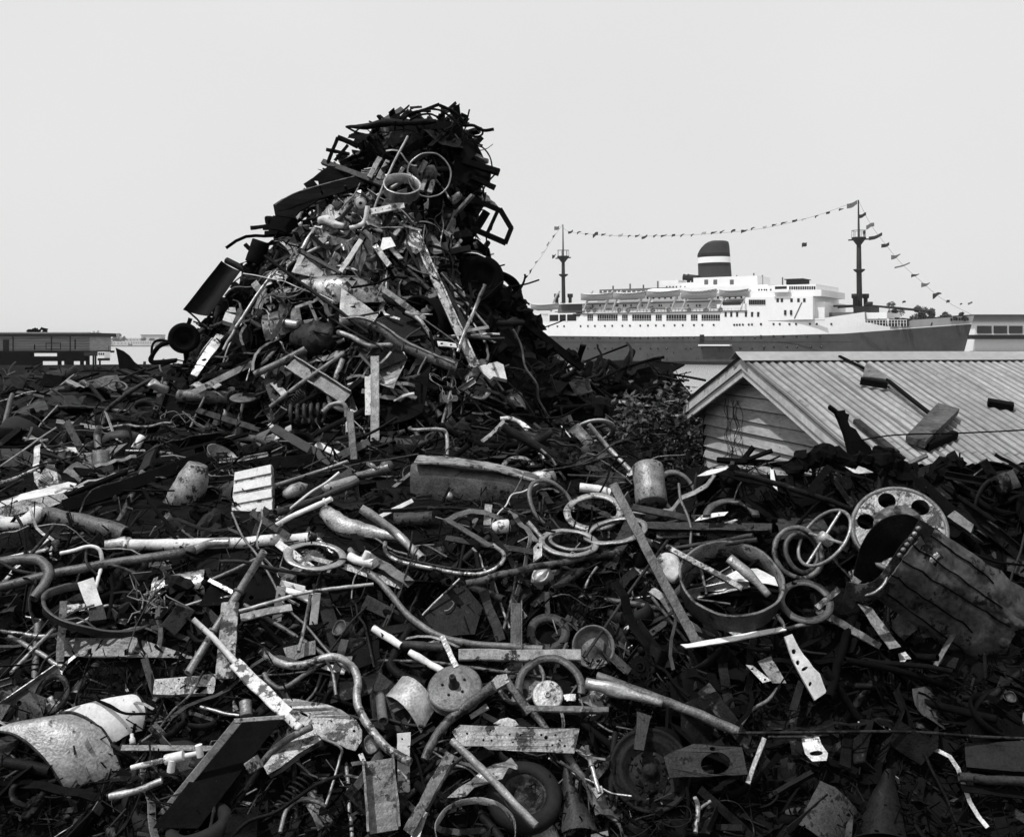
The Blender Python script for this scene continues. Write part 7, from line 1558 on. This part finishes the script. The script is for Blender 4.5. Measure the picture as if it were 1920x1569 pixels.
# litter nobody could count: shards, chips and dirt between the pieces
def litter(name, n, pick, size, mats_, label, lift=(-.02, .08)):
    b = MB(); r = random.Random(len(name)*7); c = 0
    while c < n:
        px, py = pick(r); h, nrm = hit(px, py)
        if h is None or h.y > 46: c += 1; continue
        q = h+V(nrm)*r.uniform(*lift); d = V((r.gauss(0, 1), r.gauss(0, 1), r.gauss(0, .7))).normalized(); s = size*r.uniform(.4, 1.3)*(1 if h.y < 20 else h.y/20)
        e = d.orthogonal().normalized(); e = Matrix.Rotation(r.uniform(0, 6.3), 3, d) @ e; g = d.cross(e); k = r.random(); mi = r.choices(range(len(mats_)), [m_[1] for m_ in mats_])[0]
        if k < .36: b.box(q, d*s, e*s*r.uniform(.08, .3), g*s*.04, mi)
        elif k < .86: b.sweep([q-d*s*1.9, q+e*s*r.uniform(-.5, .5), q+d*s*1.9], [(s*.06*math.cos(a), s*.06*math.sin(a)) for a in (0, 1.26, 2.5, 3.77, 5.03)], mi=mi)
        else: a = q+d*s*.8; b.add([a, q+e*s*.3, q-d*s*.7+g*s*.2, q-e*s*.35], [(0, 1, 2, 3)], mi)
        c += 1
    o = b.build(name, [m_[0] for m_ in mats_]); tag(o, label, kind='stuff')
ML = [(BK, 8), (BI, 4), (DR, 1.6), (RU, .5), (PR, .2), (LT, .06)]
litter('heap_litter', 3200, mound_pick, .16, ML, 'small loose scrap filling the towering heap', (-.02, .16))
litter('ground_litter', 2600, box_pick(-20, 1940, 690, 900), .11, ML, 'small loose scrap strewn over the level ground')
litter('slope_litter', 4200, lambda r: (r.uniform(-20, 1250), r.uniform(880, 1580)), .06, ML, 'small loose scrap and chips strewn over the near slope', (-.01, .06))
litter('shaded_litter', 2600, box_pick(1080, 1940, 900, 1580), .06, [(BK, 8), (BI, 2), (DR, .25), (PR, .02)], 'small scrap coloured black for the shade in the near slope corner', (-.01, .05))
litter('outskirts_litter', 5200, lambda r: (r.choice([r.uniform(-1500, -30), r.uniform(1950, 3400)]), r.uniform(860, 1900)), .13, [(BK, 5), (BI, 4), (DR, 2), (RU, .8), (PR, .3)], 'loose scrap strewn over the outer slope beyond the wheel disc and the mudguards', (-.01, .12))
def back_pick(r): return (0, 0)
rb_ = random.Random(41); b = MB()
for i in range(2600):                                     # far side of the heap, so that it is scrap all round
    py = 200+rb_.random()**.7*560
    for (a, b0, c), (d, e, f_) in zip(MPROF, MPROF[1:]):
        if a <= py <= d: t = (py-a)/(d-a); xl, xr = b0+(e-b0)*t+10, c+(f_-c)*t-10
    cc = P((xl+xr)/2, py, YM); rw = (xr-xl)/2/F*YM; a = rb_.uniform(-.3, PI+.3); q = V((cc.x+rw*math.cos(a), cc.y+rw*.82*math.sin(a), cc.z)); d = V((rb_.gauss(0, 1), rb_.gauss(0, 1), rb_.gauss(0, .7))).normalized(); s = rb_.uniform(.06, .22); e = d.orthogonal().normalized(); b.box(q, d*s, e*s*rb_.uniform(.08, .4), d.cross(e)*s*.05, rb_.choice([0, 0, 1, 2]))
tag(b.build('far_side_litter', [BK, BI, DR]), 'loose scrap on the far side of the heap', kind='stuff')

# creeper beside the shed, dry shrub, vine on the gable
def leafy(name, label, cat, c, rad, n, leaf, seed, ms, sticks=12):
    r = random.Random(seed); root = empty(name, V((c.x, c.y, c.z-rad[2]))); b = MB()
    for i in range(sticks):
        q = c+V((r.uniform(-1, 1)*rad[0]*.5, r.uniform(-1, 1)*rad[1]*.5, -rad[2])); b.tube([q, q+V((r.uniform(-.2, .2), r.uniform(-.2, .2), rad[2])), c+V((r.uniform(-1, 1)*rad[0], r.uniform(-1, 1)*rad[1], rad[2]*r.uniform(.2, 1)))], [.012, .008, .003], 5, smooth_path=True)
    b.build('stems', 'bark', root); b = MB(); cl = [c+V((r.uniform(-1, 1)*rad[0]*.8, r.uniform(-1, 1)*rad[1]*.8, r.uniform(-.9, .9)*rad[2])) for _ in range(26)]
    for i in range(n):
        q = r.choice(cl)+V((r.gauss(0, .09), r.gauss(0, .09), r.gauss(0, .11))); u = V((r.gauss(0, 1), r.gauss(0, 1), r.gauss(0, .6))).normalized()*leaf*r.uniform(.6, 1.2); w = u.cross(V((r.gauss(0, .4), r.gauss(0, .4), 1))).normalized()*leaf*.38; m_ = q+V((0, 0, -leaf*.12))
        b.add([q-u*.5, m_+w, q+u*.5, m_-w], [(0, 1, 2, 3)], 0)
    crinkle(b, .05, 3); b.build('leaves', ms, root); return tag(root, label, cat)
leafy('creeper', 'dark leafy creeper sprawling over junk beside the gable', 'creeper', P(1218, 822, 10.6), (.46, .5, .40), 1700, .075, 3, 'leaf', 9)
leafy('creeper', 'leafy creeper shoots in the dark under the low end of the barge board', 'creeper', P(1285, 822, 11.3), (.28, .3, .28), 700, .065, 4, 'leaf', 3)
r = random.Random(8); b = MB(); c0_ = P(287, 1128, YA(287, 1128, .28))
for i in range(46):
    q = c0_+V((r.gauss(0, .06), r.gauss(0, .05), r.gauss(0, .06))); d = V((r.gauss(0, 1), r.gauss(0, .7), r.gauss(0, 1))).normalized()*.10; b.tube([q, q+d*.6+V((r.gauss(0, .02), 0, r.gauss(0, .02))), q+d+V((r.gauss(0, .03), 0, r.gauss(0, .03)))], [.005, .004, .002], 5)
tag(b.build('dry_shrub', 'twig'), 'tangled dry leafless shrub behind the large tilted hoop', 'shrub')
b = MB()
for i in range(9):
    u = -.62+r.uniform(-.2, .2); z_ = R0.z-.62; pts = []
    for k in range(6): pts.append(q_g(u+r.gauss(0, .05)+k*.02, z_-.45+k*.11, .02) if False else (R0-V((0, 0, R0.z))+gx*(u+r.gauss(0, .07))+V((0, 0, 3.72+k*.12))-NG*(GREC-.025)))
    b.tube(pts, .0028, 5, smooth_path=True)
tag(b.build('vine', 'dark_wood'), 'dry dark vine stems climbing the gable boards', 'vine')

# drop filler that would bury the recognisable pieces or that nothing of the photograph shows, then describe the rest by what lies beside them
bpy.context.view_layer.update()
av = []; af = []; own = []; names = []; fillset = {f[0].name for f in FILL}; handset = set()
for o in NAMED: handset.add(o.name); handset.update(c.name for c in o.children)
base = 0
for o in list(SC.objects):
    if o.type != 'MESH' or o.name in ('water', 'far_woods', 'haze'): continue
    me = o.data; n_ = len(me.vertices)
    if not n_ or not len(me.polygons): continue
    co = np.empty(n_*3, 'f'); me.vertices.foreach_get('co', co); co = co.reshape(-1, 3); mw_ = np.array(o.matrix_world); co = co @ mw_[:3, :3].T+mw_[:3, 3]
    av.append(co); k_ = len(names); names.append(o.name)
    for p_ in me.polygons: af.append(tuple(i+base for i in p_.vertices)); own.append(k_)
    base += n_
AB = BVHTree.FromPolygons(np.concatenate(av).tolist(), af)
NXp, NYp = 640, 523; layers = []; occ = {}
for j in range(int(NYp*.11), NYp):
    for i in range(NXp):
        px, py = (i+.5)*3, (j+.5)*3; d = ray(px, py).normalized(); o_ = CAMP; st_ = []
        for _ in range(12):
            loc, n_, fi, ds = AB.ray_cast(o_, d, 400)
            if loc is None: break
            nm = names[own[fi]]
            if not st_ or st_[-1] != nm: st_.append(nm)
            if nm not in fillset: break
            o_ = loc+d*.002
        if not st_: continue
        layers.append((px, py, st_))
        if st_[-1] in handset:
            for nm in st_[:-1]: occ[nm] = occ.get(nm, 0)+1
THIN = {'long_rod', 'bent_strip', 'long_pipe', 'flat_bar', 'steel_rod'}
gone = {k for k, v in occ.items() if v >= (24 if k.split('.')[0] in THIN else 9)}
seen = {}
for px, py, st_ in layers:
    for nm in st_:
        if nm not in gone: s_ = seen.setdefault(nm, [0, 0, 0]); s_[0] += 1; s_[1] += px; s_[2] += py; break
print('buried removed', len(gone))
kept = 0; COUNT = {}
for ob, k, tone, c, x in sorted(FILL, key=lambda f: -seen.get(f[0].name, [0])[0]):
    s_ = seen.get(ob.name, [0, 0, 0])
    COUNT[k[0]] = COUNT.get(k[0], 0)+1
    if s_[0] < 4 or COUNT[k[0]] > 215: bpy.data.objects.remove(ob); continue
    px, py = s_[1]/s_[0], s_[2]/s_[0]; sl = abs(x.z); pose = 'upright' if sl > .8 else ('leaning' if sl > .4 else 'lying')
    LK = near_lm(px, py); lab = None
    for w_ in ('', 'small ' if s_[0] < 25 else 'large '):
        for l in LK:
            t_ = f'{w_}{tone} {k[2]} {pose} {rel(px, py, l)} {l[2]}'
            if t_ not in USED and len(t_.split()) <= 16: lab = t_; break
        if lab: break
    if lab is None:
        for a in range(6):
            for d_ in range(a+1, 6):
                t_ = f'{tone} {k[2]} between {LK[a][2]} and {LK[d_][2]}'
                if t_ not in USED and len(t_.split()) <= 16: lab = t_; break
            if lab: break
    if lab is None: bpy.data.objects.remove(ob); continue
    USED.add(lab); tag(ob, lab, k[3], f'scattered {k[0].replace("_", " ")}s in the scrap', 'thing'); kept += 1
for o in SC.objects:
    if o.get('category') and not o.get('kind'): o['kind'] = 'thing'
print('kept', kept, 'objects', len(SC.objects), 'dup', [l for l, v in LABELS.items() if len(v) > 1][:5])
print('unseen', [o.name+':'+o['label'][:40] for o in NAMED if o.name not in seen and not any(c.name in seen for c in o.children)])
